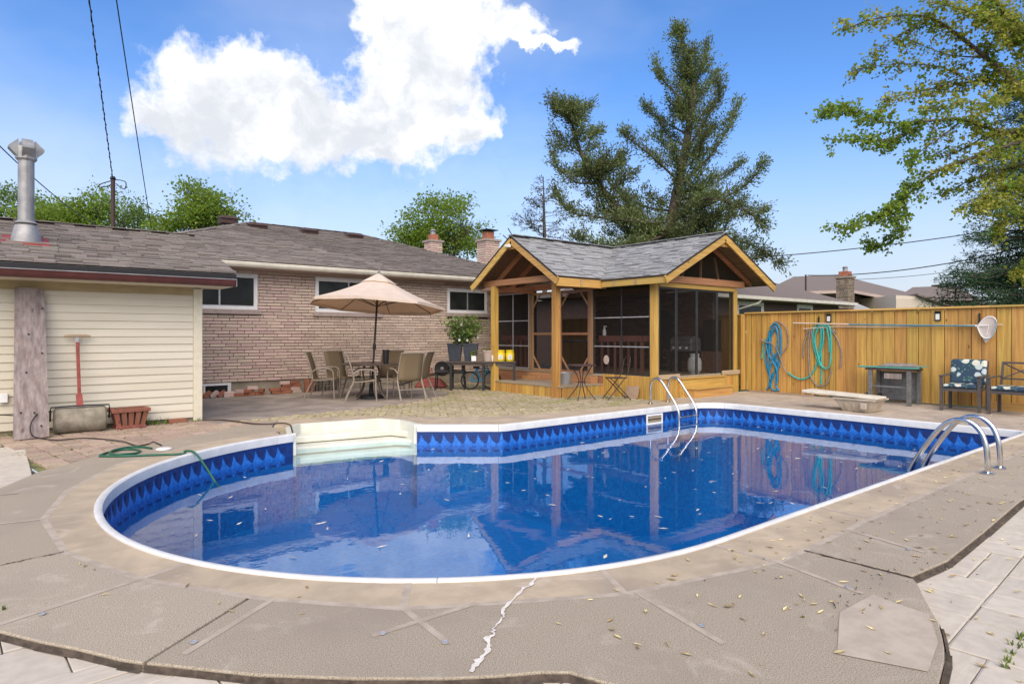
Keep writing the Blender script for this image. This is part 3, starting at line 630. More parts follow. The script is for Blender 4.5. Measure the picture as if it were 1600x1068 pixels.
# brick paving in front of the shed, cobbles towards the screen house
RB = gq((0, 697), (64, 735), (99, 726), (154, 711), (276, 685), (343, 670.6), (380, 663), (440, 655)) + [(3.35, 10.25), (2.6, 10.42), (2.6, 11.0), (-1.2, 11.0), (-1.2, 9.95)]
brp = MB().face([(x, y, -.03) for x, y in [p[:2] for p in RB]]).build('brick_path', C['moss'], kind='structure')
bp_ = [unit_block('brick', C['brickpaver'], (.02, .03, .16), 10 + s, .02) for s in range(4)]
items = []
ang = R(10); ca, sa = math.cos(ang), math.sin(ang)
for i in range(-14, 24):
    for j in range(-16, 18):
        lx, ly = i * .235, j * .195 + (.1 if i % 2 else 0); X, Y = 1.0 + lx * ca - ly * sa, 9.4 + lx * sa + ly * ca
        if inside((X, Y), RB): items.append(((X, Y, -.032 + pr.uniform(-.005, .006)), Rz(ang + pr.uniform(-.04, .04)), (.212, .176, .06), pr.randrange(4)))
pieces('brick', brp, bp_, items)
RC = gq((440, 655), (500, 652), (560, 650), (620, 650), (700, 651), (760, 650), (830, 647), (900, 641), (990, 632)) + [(10.6, 8.2), (10.6, 10.0), (9.4, 10.1), (9.4, 12.2), (10.5, 13.0), (10.5, 15), (8.3, 15), (8.3, 12.6)] + gq((690, 618.5), (640, 627), (560, 638), (500, 643.5), (430, 650)) + [(2.7, 10.42), (3.3, 10.2)]
cob = MB().face([(x, y, -.028) for x, y in [p[:2] for p in RC]]).build('cobble_path', C['moss'], kind='structure')
cb = [unit_block('cobble', C['mosspaver'], (.14, .14, .3), 20 + s, .05) for s in range(5)]
items = []
for i in range(-10, 70):
    for j in range(-8, 60):
        X, Y = 2.4 + i * .152 + pr.uniform(-.012, .012) + (.07 if j % 2 else 0), 7.9 + j * .125 + pr.uniform(-.012, .012)
        if inside((X, Y), RC): items.append(((X, Y, -.034 + pr.uniform(-.012, .010)), Rz(pr.uniform(-.18, .18)), (.142 * pr.uniform(.85, 1), .116 * pr.uniform(.85, 1), .06), pr.randrange(5)))
pieces('cobble', cob, cb, items)
PD = [(2.56, 10.40)] + gq((430, 650.5), (500, 644), (560, 638.5), (640, 627.5), (690, 619)) + [(8.28, 12.6), (8.28, 15), (1.4, 15), (1.4, 14.4), (2.56, 14.4)]
MB().prism([p[:2] for p in PD], -.1, -.004).build('patio_slab', C['pad'], bevel=.008, kind='structure')
# slabs between the far end of the pool and the fence
fw = MB().face([(11.13, -1.6, -.02), (14.3, -1.6, -.02), (14.3, 8.4, -.02), (11.13, 8.4, -.02)]).build('poolside_walk', C['sand'], kind='structure')
ub = [unit_block('concrete_slab', C['far_slab'], (.006, .006, .06), 30 + s) for s in range(2)]
items = []
for i, (x0, x1) in enumerate(((11.13, 11.86), (11.86, 12.7), (12.7, 13.97))):
    y = -1.6 + (.5, 0, .9)[i]
    while y < 8.1:
        y2 = min(y + 1.22, 8.4); items.append((((x0 + x1) / 2, (y + y2) / 2, -.031 + pr.uniform(-.003, .002)), Rz(pr.uniform(-.004, .004)), (x1 - x0 - .006, y2 - y - .006, .06), i)); y = y2
pieces('concrete_slab', fw, ub, items)

# ================================================================== shed
def roof_courses(name, parent, O, U, V, poly, expo, mt, seed, limit=300, wmin=.16, wmax=.34, thick=.022, nvar=4):
    """Shingles in courses on the plane O + u*U + v*V (U along the eave, V up the slope), kept where (u, v) lies in poly."""
    O, U, V = Vector(O), Vector(U).normalized(), Vector(V).normalized(); N = U.cross(V).normalized()
    r = random.Random(seed); ms = [unit_block('shingle', mt, (.01, .02, .2), seed + k, .006) for k in range(nvar)]
    if N.z < 0: N = -N
    tilt = R(6.5)
    Vt = (V * math.cos(tilt) - N * math.sin(tilt) * -0 - N * math.sin(tilt)); Nt = U.cross(Vt) if U.cross(Vt).z > 0 else -U.cross(Vt)
    rot = Matrix((U, Nt.cross(U), Nt)).transposed()
    us = [p[0] for p in poly]; vs = [p[1] for p in poly]; items = []
    v = min(vs)
    while v < max(vs) - .02:
        vm = v + expo * .5
        xs = []                                                      # where this course meets the outline
        for i in range(len(poly)):
            (u0, v0), (u1, v1) = poly[i], poly[i - 1]
            if (v0 > vm) != (v1 > vm): xs.append(u0 + (vm - v0) / (v1 - v0) * (u1 - u0))
        if len(xs) >= 2:
            a, b = min(xs), max(xs); u = a
            first = True
            while u < b - .01:
                w = r.uniform(wmin, wmax); w = w * r.uniform(.3, 1) if first else w; first = False
                if b - u - w < .07: w = b - u
                th = thick * r.choice((.5, .7, 1.5))
                items.append((O + U * (u + w / 2) + V * (v + expo * .55) + N * (th * .5 + .008), rot, (w - .004, expo * 1.12, th), r.randrange(nvar))); u += w
        v += expo
    pieces(name, parent, ms, items, limit=limit)

shed = thing('garden_shed', 'low shed with cream clapboard siding, brown gutter and brown shingle roof', 'shed', (0, 12.5, 0))
SX0, SX1, SY = -3.2, 2.53, 10.92
m = MB(); m.box(SX0, SY, .05, SX1 - .01, 14.3, 2.05); m.build('wall', C['cream'], shed)
m = MB(); m.box(SX0, SY + .03, -.12, SX1 - .03, 14.25, .05); m.build('footing', C['found'], shed)
zz = .055; k = 0
while zz < 1.93:
    h = .1145; m = MB()
    m.extr([(SX0, SY + .01, zz + h), (SX0, SY - .003, zz + h), (SX0, SY - .019, zz + .008), (SX0, SY - .017, zz), (SX0, SY + .01, zz)], (SX1 - .135 - SX0, 0, 0))
    m.build('siding_board', C['cream'], shed); zz += h; k += 1
m = MB(); m.box(SX1 - .13, SY - .03, .0, SX1, SY + .1, 2.06); m.build('corner_trim', C['creamtrim'], shed, bevel=.008)
m = MB(); m.box(SX0, SY - .022, 1.955, SX1 - .132, SY + .005, 2.075); m.build('frieze_board', C['tan'], shed)
m = MB(); m.box(SX0, 10.36, 2.075, 2.84, SY + .12, 2.09); m.build('soffit', C['creamtrim'], shed)
m = MB(); gpf = [(10.38, 2.19), (10.27, 2.19), (10.262, 2.178), (10.27, 2.165), (10.28, 2.12), (10.30, 2.085), (10.38, 2.08)]
m.extr([(SX0, y, z) for y, z in gpf], (2.87 - SX0, 0, 0)); gt = m.build('gutter', C['browngut'], shed, bevel=.004)
m = MB(); m.box(SX0, 10.262, 2.181, 2.872, 10.268, 2.192); m.box(2.868, 10.27, 2.08, 2.876, 10.38, 2.19); m.build('gutter_lip', C['metal'], gt)
m = MB(); m.box(SX0, 10.30, 2.2, 2.875, 10.37, 2.262); m.build('drip_edge', C['black'], shed)
EY, EZ, RY, RZ_ = 10.31, 2.265, 13.0, 3.155
m = MB(); m.extr([(SX0, EY, EZ), (SX0, RY, RZ_), (SX0, 14.42, 2.69), (SX0, 14.42, 2.65), (SX0, RY, RZ_ - .045), (SX0, EY, EZ - .045)], (2.87 - SX0, 0, 0))
rf = m.build('roof', C['shingle'], shed)
sl = math.hypot(RY - EY, RZ_ - EZ)
roof_courses('shingle', rf, (SX0, EY - .01, EZ), (1, 0, 0), (0, RY - EY, RZ_ - EZ), [(0, 0), (2.875 - SX0, 0), (2.875 - SX0, sl), (0, sl)], .135, C['shingle'], 41)
for i in range(20):
    m = MB(); x = SX0 + i * .31; m.bar((x, RY, RZ_ + .03), (min(x + .32, 2.88), RY, RZ_ + .037), .26, .014); m.build('ridge_cap', C['shingle'], rf)
m = MB(); m.box(2.54, SY + .05, 2.05, 2.56, 14.2, 2.3); m.extr([(2.5, SY, 2.05), (2.5, 14.3, 2.05), (2.5, 14.3, 2.62), (2.5, RY, 3.08), (2.5, SY, 2.4)], (.03, 0, 0)); m.build('gable', C['cream'], shed)
m = MB(); m.bar((2.84, EY + .02, EZ - .06), (2.84, RY, RZ_ - .06), .03, .11); m.build('rake_board', C['creamtrim'], shed)
# metal flue through the shed roof
VX, VY = .338, 11.5; VB = EZ + (VY - EY) * (RZ_ - EZ) / (RY - EY)
T = Matrix.Translation((VX, VY, 0))
m = MB(); m.lathe([(.099, VB - .1), (.097, 3.84)], 24, T); m.box(VX - .003, VY - .102, VB + .2, VX + .004, VY - .095, 3.82); fl = m.build('flue_pipe', C['metal'], shed, smooth=True)
m = MB(); m.lathe([(.185, VB - .09), (.185, VB + .03), (.135, VB + .24), (.108, VB + .26)], 24, T); m.build('flashing', C['metal'], fl, smooth=True)
m = MB(); m.extr([(VX - .29, VY - .3, VB - .3 * .333 + .03), (VX + .27, VY - .3, VB - .3 * .333 + .03), (VX + .25, VY + .25, VB + .25 * .333 + .03), (VX - .27, VY + .25, VB + .25 * .333 + .03)], (0, 0, .012)); m.build('flashing_base', C['redpaint'], fl)
m = MB(); m.lathe([(.112, VB + .26), (.145, VB + .275), (.106, VB + .31)], 24, T); m.build('storm_collar', C['metal'], fl, smooth=True)
m = MB(); z0 = 3.82
m.lathe([(.102, z0), (.128, z0 + .03), (.128, z0 + .20), (.11, z0 + .205)], 8, T)
for a in range(4):
    an = R(45 + 90 * a - 38.9); d = Vector((math.cos(an), math.sin(an), 0)); t = Vector((-d.y, d.x, 0)); c = Vector((VX, VY, z0 + .14))
    w_ = .066
    m.add([c + d * .095 - t * w_ + Vector((0, 0, -.1)), c + d * .095 + t * w_ + Vector((0, 0, -.1)), c + d * .095 + t * w_ + Vector((0, 0, .16)), c + d * .095 - t * w_ + Vector((0, 0, .16)),
           c + d * .205 - t * w_ + Vector((0, 0, .02)), c + d * .205 + t * w_ + Vector((0, 0, .02)), c + d * .205 + t * w_ + Vector((0, 0, .05)), c + d * .205 - t * w_ + Vector((0, 0, .05))],
          [(0, 1, 2, 3), (4, 7, 6, 5), (0, 4, 5, 1), (2, 6, 7, 3), (0, 3, 7, 4), (1, 5, 6, 2)])
m.build('draught_cap', C['metal'], fl)
m = MB(); m.box(.035, SY - .075, .44, .125, SY - .018, .56); m.build('outlet_box', C['white'], shed, bevel=.008)

# ================================================================== house
house = thing('brick_house', 'long bungalow of pinkish brick with a hipped brown shingle roof', 'house', (7, 18, 0))
HX0_, HX1_, HY = 1.6, 13.1, 15.0
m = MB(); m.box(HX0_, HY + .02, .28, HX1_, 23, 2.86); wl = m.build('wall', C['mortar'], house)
m = MB(); m.box(HX0_ + .02, HY + .03, -.12, HX1_ - .02, 22.97, .279); m.build('foundation', C['found'], house)
wins = [(2.55, 4.645, 1.90, 2.72, 3.83), (6.0, 7.70, 1.885, 2.74, 6.86), (9.78, 11.16, 1.945, 2.64, 10.47)]
bm_ = [unit_block('brick', C['brick'], (.012, .05, .10), 50 + s, .006) for s in range(4)]
rot = Matrix(((1, 0, 0), (0, 0, -1), (0, 1, 0)))        # block height faces the garden
items = []; ch = .0715; j = 0; z = .285
br = random.Random(12)
while z < 2.80:
    x = HX0_ + (.16 if j % 2 else 0) - (.08 if j % 3 == 2 else 0)
    while x < HX1_:
        l = .325; a, b_ = max(x, HX0_), min(x + l, HX1_)
        segs = [(a, b_)]
        for w0, w1, q0, q1, mu in wins:
            q0b = q0 - .10
            if z + ch > q0b + .01 and z < q1 - .01:
                ns_ = []
                for s0, s1 in segs:
                    if s1 <= w0 or s0 >= w1: ns_.append((s0, s1))
                    else:
                        if s0 < w0 - .03: ns_.append((s0, w0))
                        if s1 > w1 + .03: ns_.append((w1, s1))
                segs = ns_
        for s0, s1 in segs:
            if s1 - s0 > .03: items.append((((s0 + s1) / 2, HY + .012 + br.uniform(-.003, .003), z + ch / 2), rot, (s1 - s0 - .011, ch - .012, .05), br.randrange(4)))
        x += l
    z += ch; j += 1
items = [t for t in items if 2.4 < t[0][0] < 11.4]
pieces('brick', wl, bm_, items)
for (x0, x1, z0, z1, mu) in wins:
    m = MB(); f = .085; y0, y1 = HY - .012, HY + .06
    m.box(x0, y0, z0, x1, y1, z0 + f * .9); m.box(x0, y0, z1 - .10, x1, y1, z1); m.box(x0, y0, z0 + f * .9, x0 + f, y1, z1 - .10); m.box(x1 - f, y0, z0 + f * .9, x1, y1, z1 - .10)
    wn = m.build('window', C['whitefr'], house, bevel=.006)
    m = MB(); m.box(x0 + f, HY + .012, z0 + f * .9, x1 - f, HY + .018, z1 - .10); m.build('pane', C['glass'], wn)
    m = MB(); m.box(mu - .017, HY + .0, z0 + f * .9, mu + .017, HY + .011, z1 - .10); m.box(x0 + f, HY + .002, z0 + f * .9, x1 - f, HY + .011, z0 + f * .9 + .02); m.build('mullion', C['frame_alu'], wn)
    m = MB(); m.box(x0 - .07, HY - .07, z0 - .10, x1 + .07, HY + .02, z0 - .005); m.build('sill', C['stone'], house, bevel=.008)
m = MB(); m.box(3.0, HY - .01, .01, 4.07, HY + .05, .06); m.box(3.0, HY - .01, .225, 4.07, HY + .05, .275); m.box(4.0, HY - .01, .06, 4.07, HY + .05, .225); m.box(3.50, HY, .06, 3.54, HY + .05, .225)
wn = m.build('basement_window', C['whitefr'], house); m = MB(); m.box(3.0, HY + .02, .06, 4.0, HY + .028, .225); m.build('pane', C['glass'], wn)
m = MB(); m.box(1.15, 14.52, 2.80, 13.55, HY + .02, 2.83); m.build('soffit', C['soffit'], house)
m = MB(); m.box(1.15, HY - .006, 2.735, 13.2, HY + .02, 2.80); m.build('frieze_board', C['soffit'], house)
m = MB(); m.extr([(1.08, 14.53, 2.925), (1.08, 14.41, 2.925), (1.08, 14.405, 2.91), (1.08, 14.415, 2.86), (1.08, 14.45, 2.815), (1.08, 14.53, 2.81)], (12.5, 0, 0)); m.build('gutter', C['whitegut'], house, bevel=.005)
e, rz, ez = 14.46, 4.53, 2.93
A0, B0, A1, B1 = (1.1, e, ez), (13.6, e, ez), (5.63, 19.0, rz), (9.07, 19.0, rz); A2, B2 = (1.1, 23.54, ez), (13.6, 23.54, ez)
m = MB(); m.face([A0, B0, B1, A1]); m.face([B0, B2, B1]); m.face([A2, A0, A1]); m.face([B2, A2, A1, B1]); m.face([A0, A2, B2, B0])
m.v = [(x, y, z - .01) for x, y, z in m.v]; hr = m.build('roof', C['shingle'], house)
sl = math.hypot(19 - e, rz - ez)
roof_courses('shingle', hr, (0, e - .01, ez), (1, 0, 0), (0, 19 - e, rz - ez), [(2.2, sl * .25), (2.2, .0), (13.6, 0), (9.07, sl), (5.63, sl)], .145, C['shingle'], 61, wmin=.2, wmax=.42)
for a, b_ in ((A1, B1), (B1, B0), (A1, A0)):
    a, b_ = Vector(a), Vector(b_); n_ = int((b_ - a).length / .3)
    for i in range(n_):
        p, q = a.lerp(b_, i / n_), a.lerp(b_, (i + 1.05) / n_); m = MB(); m.bar(p + Vector((0, 0, .022)), q + Vector((0, 0, .014)), .26, .014); m.build('ridge_cap', C['shingle'], hr)
for px, y in ((356, 18.95), (402, 18.35), (482, 18.35), (553, 18.35)):
    z = ez + (y - e) * (rz - ez) / (19 - e); r_ = (px - 800) / FPX; d = FW + RT * r_; t = y / d.y; x = d.x * t
    m = MB(); m.prism([(x - .22, y - .2), (x + .22, y - .2), (x + .22, y + .2), (x - .22, y + .2)], z - .08, z + .08); m.add([(x - .24, y - .24, z + .05), (x + .24, y - .24, z + .05), (x + .24, y + .22, z + .13), (x - .24, y + .22, z + .13), (x - .16, y - .12, z + .14), (x + .16, y - .12, z + .14), (x + .16, y + .14, z + .17), (x - .16, y + .14, z + .17)],
        [(0, 3, 2, 1), (4, 5, 6, 7), (0, 1, 5, 4), (1, 2, 6, 5), (2, 3, 7, 6), (3, 0, 4, 7)]); m.build('roof_vent', C['rust'], house)
def chimney(c, w, d, z0, z1, flue, parent, cap_over=.05, mt='brick', lim=200):
    x, y = c; m = MB(); m.box(x - w / 2 + .012, y - d / 2 + .012, z0, x + w / 2 - .012, y + d / 2 - .012, z1); ch_ = m.build('chimney', C['mortar'], parent)
    items = []; z = z1 - .075; j = 0
    while z > max(z0, z1 - 1.6):
        for side in (0, 1):
            L = w if side == 0 else d; n_ = max(2, round(L / .22)); o = (.5 if j % 2 else 0)
            xs = [0] + [(i + o) * L / n_ for i in range(n_ + 1) if 0 < (i + o) * L / n_ < L] + [L]
            for a, b_ in zip(xs, xs[1:]):
                s = (a + b_) / 2
                if side == 0: items.append(((x - w / 2 + s, y - d / 2 + .01, z + .037), rot, (b_ - a - .01, .064, .04), j))
                else: items.append(((x - w / 2 + .01, y - d / 2 + s, z + .037), Matrix(((0, 0, -1), (-1, 0, 0), (0, 1, 0))), (b_ - a - .01, .064, .04), j))
        z -= .075; j += 1
    pieces('brick', ch_, [unit_block('brick', C[mt], (.02, .05, .12), 70 + s, .006) for s in range(2)], items, limit=lim)
    m = MB(); m.box(x - w / 2 - cap_over, y - d / 2 - cap_over, z1, x + w / 2 + cap_over, y + d / 2 + cap_over, z1 + .07); m.build('chimney_cap', C['stone'], ch_)
    fw_, fh = flue; m = MB(); m.box(x - fw_ / 2, y - fw_ / 2, z1 + .07, x + fw_ / 2, y + fw_ / 2, z1 + .07 + fh); m.build('flue_tile', C['clay'], ch_, bevel=.01)
    return ch_, z1 + .07 + fh
p = gd(677, 379, 22.5); c1, zt = chimney((p.x, p.y), .46, .46, 2.9, p.z, (.26, .21), house)
m = MB(); m.lathe([(.10, zt), (.10, zt + .12), (.15, zt + .125), (.05, zt + .19)], 12, Matrix.Translation((p.x, p.y, 0))); m.build('flue_cowl', C['metal'], c1)
p = gd(763, 378, 21.3); c2, zt = chimney((p.x, p.y), .56, .50, 0, p.z, (.28, .25), house)
m = MB(); m.box(p.x - .24, p.y - .24, zt + .05, p.x + .24, p.y + .24, zt + .075); [m.box(p.x + a - .01, p.y + b_ - .01, zt, p.x + a + .01, p.y + b_ + .01, zt + .05) for a in (-.11, .11) for b_ in (-.11, .11)]; m.build('rain_plate', C['black'], c2)

# ================================================================== screen house
gz = thing('screen_house', 'timber screen house with gabled porch and grey shingle roof beside the pool', 'gazebo', (11.8, 10.5, 0))
GX0, GX1, GY0, GY1 = 10.68, 13.76, 8.5, 14.2
def GB(name, m, *boxes, bevel=.004, parent=None):
    mb = MB(); [mb.box(*b) for b in boxes]; return mb.build(name, C[m], parent or gz, bevel=bevel)
GB('floor', 'deckgrey', (GX0, GY0, .40, GX1, GY1, .45))
GB('under_skirt', 'raw_y', (10.70, 9.9, -.1, 10.73, 14.2, .398)); GB('under_skirt', 'raw_x', (10.73, 14.15, -.1, 13.7, 14.2, .398)); GB('under_skirt', 'raw_y', (13.70, 8.6, -.1, 13.73, 14.14, .398))
gr = random.Random(5)
y = GY0
while y < 9.92:
    w = gr.uniform(.12, .15); GB('skirt_board', 'cedar_v', (GX0 - .028, y + .003, -.05, GX0 - .004, min(y + w, 9.95) - .003, .46)); y += w
x = GX0 - .02
while x < GX1:
    w = gr.uniform(.13, .15); GB('skirt_board', 'cedar_v', (x + .003, GY0 - .028, -.05, min(x + w, GX1) - .003, GY0 - .004, .41)); x += w
for x0, y0, x1, y1 in ((10.66, 8.5, 10.80, 8.62), (13.62, 8.5, 13.76, 8.64)): GB('corner_post', 'cedar_v', (x0, y0, .45, x1, y1, 2.42))
for y0 in (10.28, 12.44, 13.92): GB('screen_post', 'raw_v', (10.66, y0, .45, 10.76, y0 + .09, 2.43))
GB('top_beam', 'raw_x', (10.45, 8.43, 2.45, 13.95, 8.55, 2.60)); GB('lower_beam', 'cedar_x', (10.81, 8.48, 2.35, 13.62, 8.56, 2.448))
GB('top_beam', 'raw_y', (10.62, 8.552, 2.45, 10.76, 14.2, 2.60)); GB('top_beam', 'raw_y', (13.64, 8.66, 2.45, 13.76, 14.2, 2.60))
# roof planes: main ridge runs back from the pool, porch ridge crosses it
MXr, MXl, MXR, MY0, MY1, MZe, MZr = 12.43, 10.40, 14.46, 8.0, 14.3, 2.54, 3.54
PYr, PYf, PYb, PX0, PZe, PZr = 11.27, 9.78, 12.76, 9.08, 2.57, 3.55
th = .03
def plane(pts, name, mt, t=th): 
    mb = MB(); mb.extr([(x, y, z - t) for x, y, z in pts], (0, 0, t)); return mb.build(name, C[mt], gz)
yv = 9.74
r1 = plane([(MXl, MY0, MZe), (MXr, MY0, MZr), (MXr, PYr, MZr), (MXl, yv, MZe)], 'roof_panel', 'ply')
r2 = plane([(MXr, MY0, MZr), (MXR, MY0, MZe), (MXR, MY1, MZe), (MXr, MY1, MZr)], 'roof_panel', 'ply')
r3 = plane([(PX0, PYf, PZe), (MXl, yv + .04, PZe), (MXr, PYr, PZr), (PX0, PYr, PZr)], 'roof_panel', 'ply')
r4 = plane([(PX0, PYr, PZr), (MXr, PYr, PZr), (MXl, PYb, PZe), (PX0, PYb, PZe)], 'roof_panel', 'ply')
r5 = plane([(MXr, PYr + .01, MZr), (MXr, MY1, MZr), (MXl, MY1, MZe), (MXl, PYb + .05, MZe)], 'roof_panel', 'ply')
sl = math.hypot(MXr - MXl, MZr - MZe)
roof_courses('shingle', r1, (MXl - .03, 0, MZe - .012), (0, 1, 0), (MXr - MXl, 0, MZr - MZe), [(MY0 - .03, 0), (yv, 0), (PYr, sl + .03), (MY0 - .03, sl + .03)], .13, C['shingleg'], 81)
roof_courses('shingle', r2, (MXR + .03, 0, MZe - .012), (0, 1, 0), (MXr - MXR, 0, MZr - MZe), [(MY0 - .03, 0), (MY1, 0), (MY1, sl + .03), (MY0 - .03, sl + .03)], .13, C['shingleg'], 82, limit=10)
sp = math.hypot(PYr - PYf, PZr - PZe)
roof_courses('shingle', r3, (0, PYf - .03, PZe - .015), (1, 0, 0), (0, PYr - PYf, PZr - PZe), [(PX0 - .03, 0), (MXl + .03, 0), (MXr + .04, sp + .03), (PX0 - .03, sp + .03)], .13, C['shingleg'], 83)
roof_courses('shingle', r4, (0, PYb + .03, PZe - .015), (1, 0, 0), (0, PYr - PYb, PZr - PZe), [(PX0 - .03, 0), (MXl, 0), (MXr, sp + .03), (PX0 - .03, sp + .03)], .13, C['shingleg'], 84, limit=10)
for i in range(11):
    m = MB(); m.bar((MXr, MY0 - .03 + i * .3, MZr + .045), (MXr, MY0 + .29 + i * .3, MZr + .037), .24, .014); m.build('ridge_cap', C['shingleg'], r1)
for i in range(11):
    m = MB(); m.bar((PX0 - .03 + i * .3, PYr, PZr + .045), (PX0 + .29 + i * .3, PYr, PZr + .037), .24, .014); m.build('ridge_cap', C['shingleg'], r3)
def bargeb(p, q, ax):
    m = MB(); m.bar(p, q, .038, .155); return m.build('barge_board', C['cedar_x' if ax == 'x' else 'cedar_y'], gz, bevel=.004)
for xe in (MXl - .05, MXR + .05): bargeb((xe, MY0 - .022, MZe - .105), (MXr, MY0 - .022, MZr - .085), 'x')
for ye in (PYf - .05, PYb + .05): bargeb((PX0 - .022, ye, PZe - .115), (PX0 - .022, PYr, PZr - .085), 'y')
m = MB(); m.extr([(MXr - .26, MY0 + .02, MZr - .27), (MXr + .26, MY0 + .02, MZr - .27), (MXr, MY0 + .02, MZr - .12)], (0, .03, 0)); m.build('gable_block', C['cedar_x'], gz)
m = MB(); m.extr([(PX0 + .02, PYr - .2, PZr - .27), (PX0 + .02, PYr + .2, PZr - .27), (PX0 + .02, PYr, PZr - .12)], (.03, 0, 0)); m.build('gable_block', C['cedar_y'], gz)
# black drip edges under the shingles of both gables
for p, q in (((MXl - .05, MY0 - .045, MZe - .012), (MXr, MY0 - .045, MZr + .012)), ((MXR + .05, MY0 - .045, MZe - .012), (MXr, MY0 - .045, MZr + .012)), ((PX0 - .045, PYf - .05, PZe - .015), (PX0 - .045, PYr, PZr + .012)), ((PX0 - .045, PYb + .05, PZe - .015), (PX0 - .045, PYr, PZr + .012))):
    m = MB(); m.bar(p, q, .012, .03); m.build('drip_edge', C['black'], gz)
GB('eave_board', 'cedar_x', (PX0 + .0, PYf - .02, PZe - .21, 10.56, PYf + .015, PZe - .035)); GB('eave_board', 'cedar_y', (MXl + .0, MY0 + .03, MZe - .16, MXl + .035, PYf - .03, MZe - .035))
for px_ in (9.75,): GB('rafter_tail', 'weath_x', (px_, PYf - .045, PZe - .17, px_ + .035, PYf - .022, PZe - .04))
for py_ in (9.35, 8.75): GB('rafter_tail', 'weath_x', (MXl - .03, py_, MZe - .16, MXl - .003, py_ + .035, MZe - .04))
# rafters under the porch and at the pool gable
for xr in (9.62, 10.2):
    for ye, s in ((PYf + .05, 1), (PYb - .05, -1)):
        m = MB(); m.bar((xr, ye, PZe - .08), (xr, PYr - s * .02, PZr - .11), .04, .12); m.build('rafter', C['raw_y'], gz)
for s, xe in ((1, MXl + .2), (-1, MXR - .2)):
    m = MB(); m.bar((xe, 8.45, MZe + .0), (MXr - s * .03, 8.45, MZr - .13), .05, .09); m.build('rafter', C['raw_x'], gz)
GB('collar_tie', 'raw_x', (11.9, 8.15, 3.12, 14.0, 8.19, 3.2)) if 0 else None
m = MB(); m.face([(10.9, 8.50, 2.62), (13.96, 8.50, 2.62), (MXr, 8.50, 3.38)]); m.build('gable_screen', C['insect_screen'], gz)
for a in (.28, .5, .72):
    xx = 10.75 + (13.9 - 10.75) * a; zt = 2.60 + .78 * (1 - abs(xx - MXr) / 1.7); m = MB(); m.bar((xx, 8.54, 2.6), (xx + (MXr - xx) * .25, 8.54, zt), .04, .05); m.build('gable_stud', C['raw_v'], gz)
# porch
for y0 in (10.05, 12.23): 
    GB('porch_post', 'cedar_v', (9.31, y0, -.02, 9.45, y0 + .14, 2.50), bevel=.008)
GB('porch_beam', 'raw_y', (9.33, 9.86, 2.502, 9.43, 12.68, 2.64)); GB('porch_beam', 'raw_x', (9.452, 10.08, 2.37, 10.62, 10.16, 2.50)); GB('porch_beam', 'raw_x', (9.452, 12.26, 2.37, 10.62, 12.34, 2.50))
for i in range(9):
    x0 = 9.34 + i * .148; GB('deck_board', 'deckgrey', (x0 + .003, 9.92, .205, x0 + .145, 12.40, .24))
GB('porch_joist', 'raw_y', (9.38, 9.97, .02, 9.42, 12.36, .204))
y = 9.95
while y < 12.36:
    w = gr.uniform(.13, .21); GB('skirt_board', 'cedar_v', (9.352, y + .003, -.06, 9.374, min(y + w, 12.38) - .003, .203)); y += w
x = 9.38
while x < 10.66:
    w = gr.uniform(.13, .16); GB('skirt_board', 'cedar_v', (x + .003, 9.928, -.06, min(x + w, 10.66) - .003, 9.948, .203)); x += w
GB('door_step', 'raw_y', (10.42, 10.1, .241, 10.65, 12.3, .40)); GB('step_block', 'raw_y', (10.15, 11.75, .241, 10.41, 12.2, .34))
# screens of the porch side (plane x = 10.7)
def scr(name, u0, u1, z0, z1, fixed, along, fw_=.03, rails=(), muls=(), mt='frame_alu', dep=.02):
    """A framed insect screen in a wall plane; along gives the running axis."""
    def bx(mb, a0, a1, b0, b1, d0=0, d1=dep):
        if along == 'y': mb.box(fixed + d0 - dep / 2, a0, b0, fixed + d1 - dep / 2, a1, b1)
        else: mb.box(a0, fixed + d0 - dep / 2, b0, a1, fixed + d1 - dep / 2, b1)
    mb = MB(); q = [(u0, z0), (u1, z0), (u1, z1), (u0, z1)]
    mb.face([(fixed, u, z) if along == 'y' else (u, fixed, z) for u, z in q]); s = mb.build(name, C['insect_screen'], gz)
    mb = MB(); bx(mb, u0, u1, z0, z0 + fw_); bx(mb, u0, u1, z1 - fw_, z1); bx(mb, u0, u0 + fw_, z0 + fw_, z1 - fw_); bx(mb, u1 - fw_, u1, z0 + fw_, z1 - fw_)
    mb.build('frame', C[mt], s)
    for z in rails:
        mb = MB(); bx(mb, u0 + fw_, u1 - fw_, z - .012, z + .012, -.004, dep - .004); mb.build('rail', C['frame_alu'], s)
    for u in muls:
        mb = MB(); bx(mb, u - .013, u + .013, z0 + fw_, z1 - fw_, -.006, dep - .006); mb.build('mullion', C[mt], s)
    return s
scr('screen_panel', 8.63, 10.27, .462, 2.43, 10.69, 'y', rails=(1.08, 1.72), muls=(9.42,), mt='frame_blk')
scr('screen_panel', 12.55, 13.9, .462, 2.43, 10.69, 'y', rails=(1.05, 1.70), muls=(13.2,))
for u0, u1 in ((10.38, 11.39), (11.42, 12.43)):
    s = scr('screen_door', u0, u1, .43, 2.40, 10.69, 'y', fw_=.062, mt='raw_v', dep=.035)
    m = MB(); m.box(10.672, u0 + .062, 1.335, 10.708, u1 - .062, 1.39); m.build('mid_rail', C['raw_y'], s)
    for ua, sg in ((u0 + .05, 1), (u1 - .05, -1)):
        for za, sz_ in ((.48, 1), (2.36, -1)):
            m = MB(); m.bar((10.69, ua + sg * .26, za), (10.69, ua, za + sz_ * .33), .03, .045); m.build('brace', C['raw_v'], s)
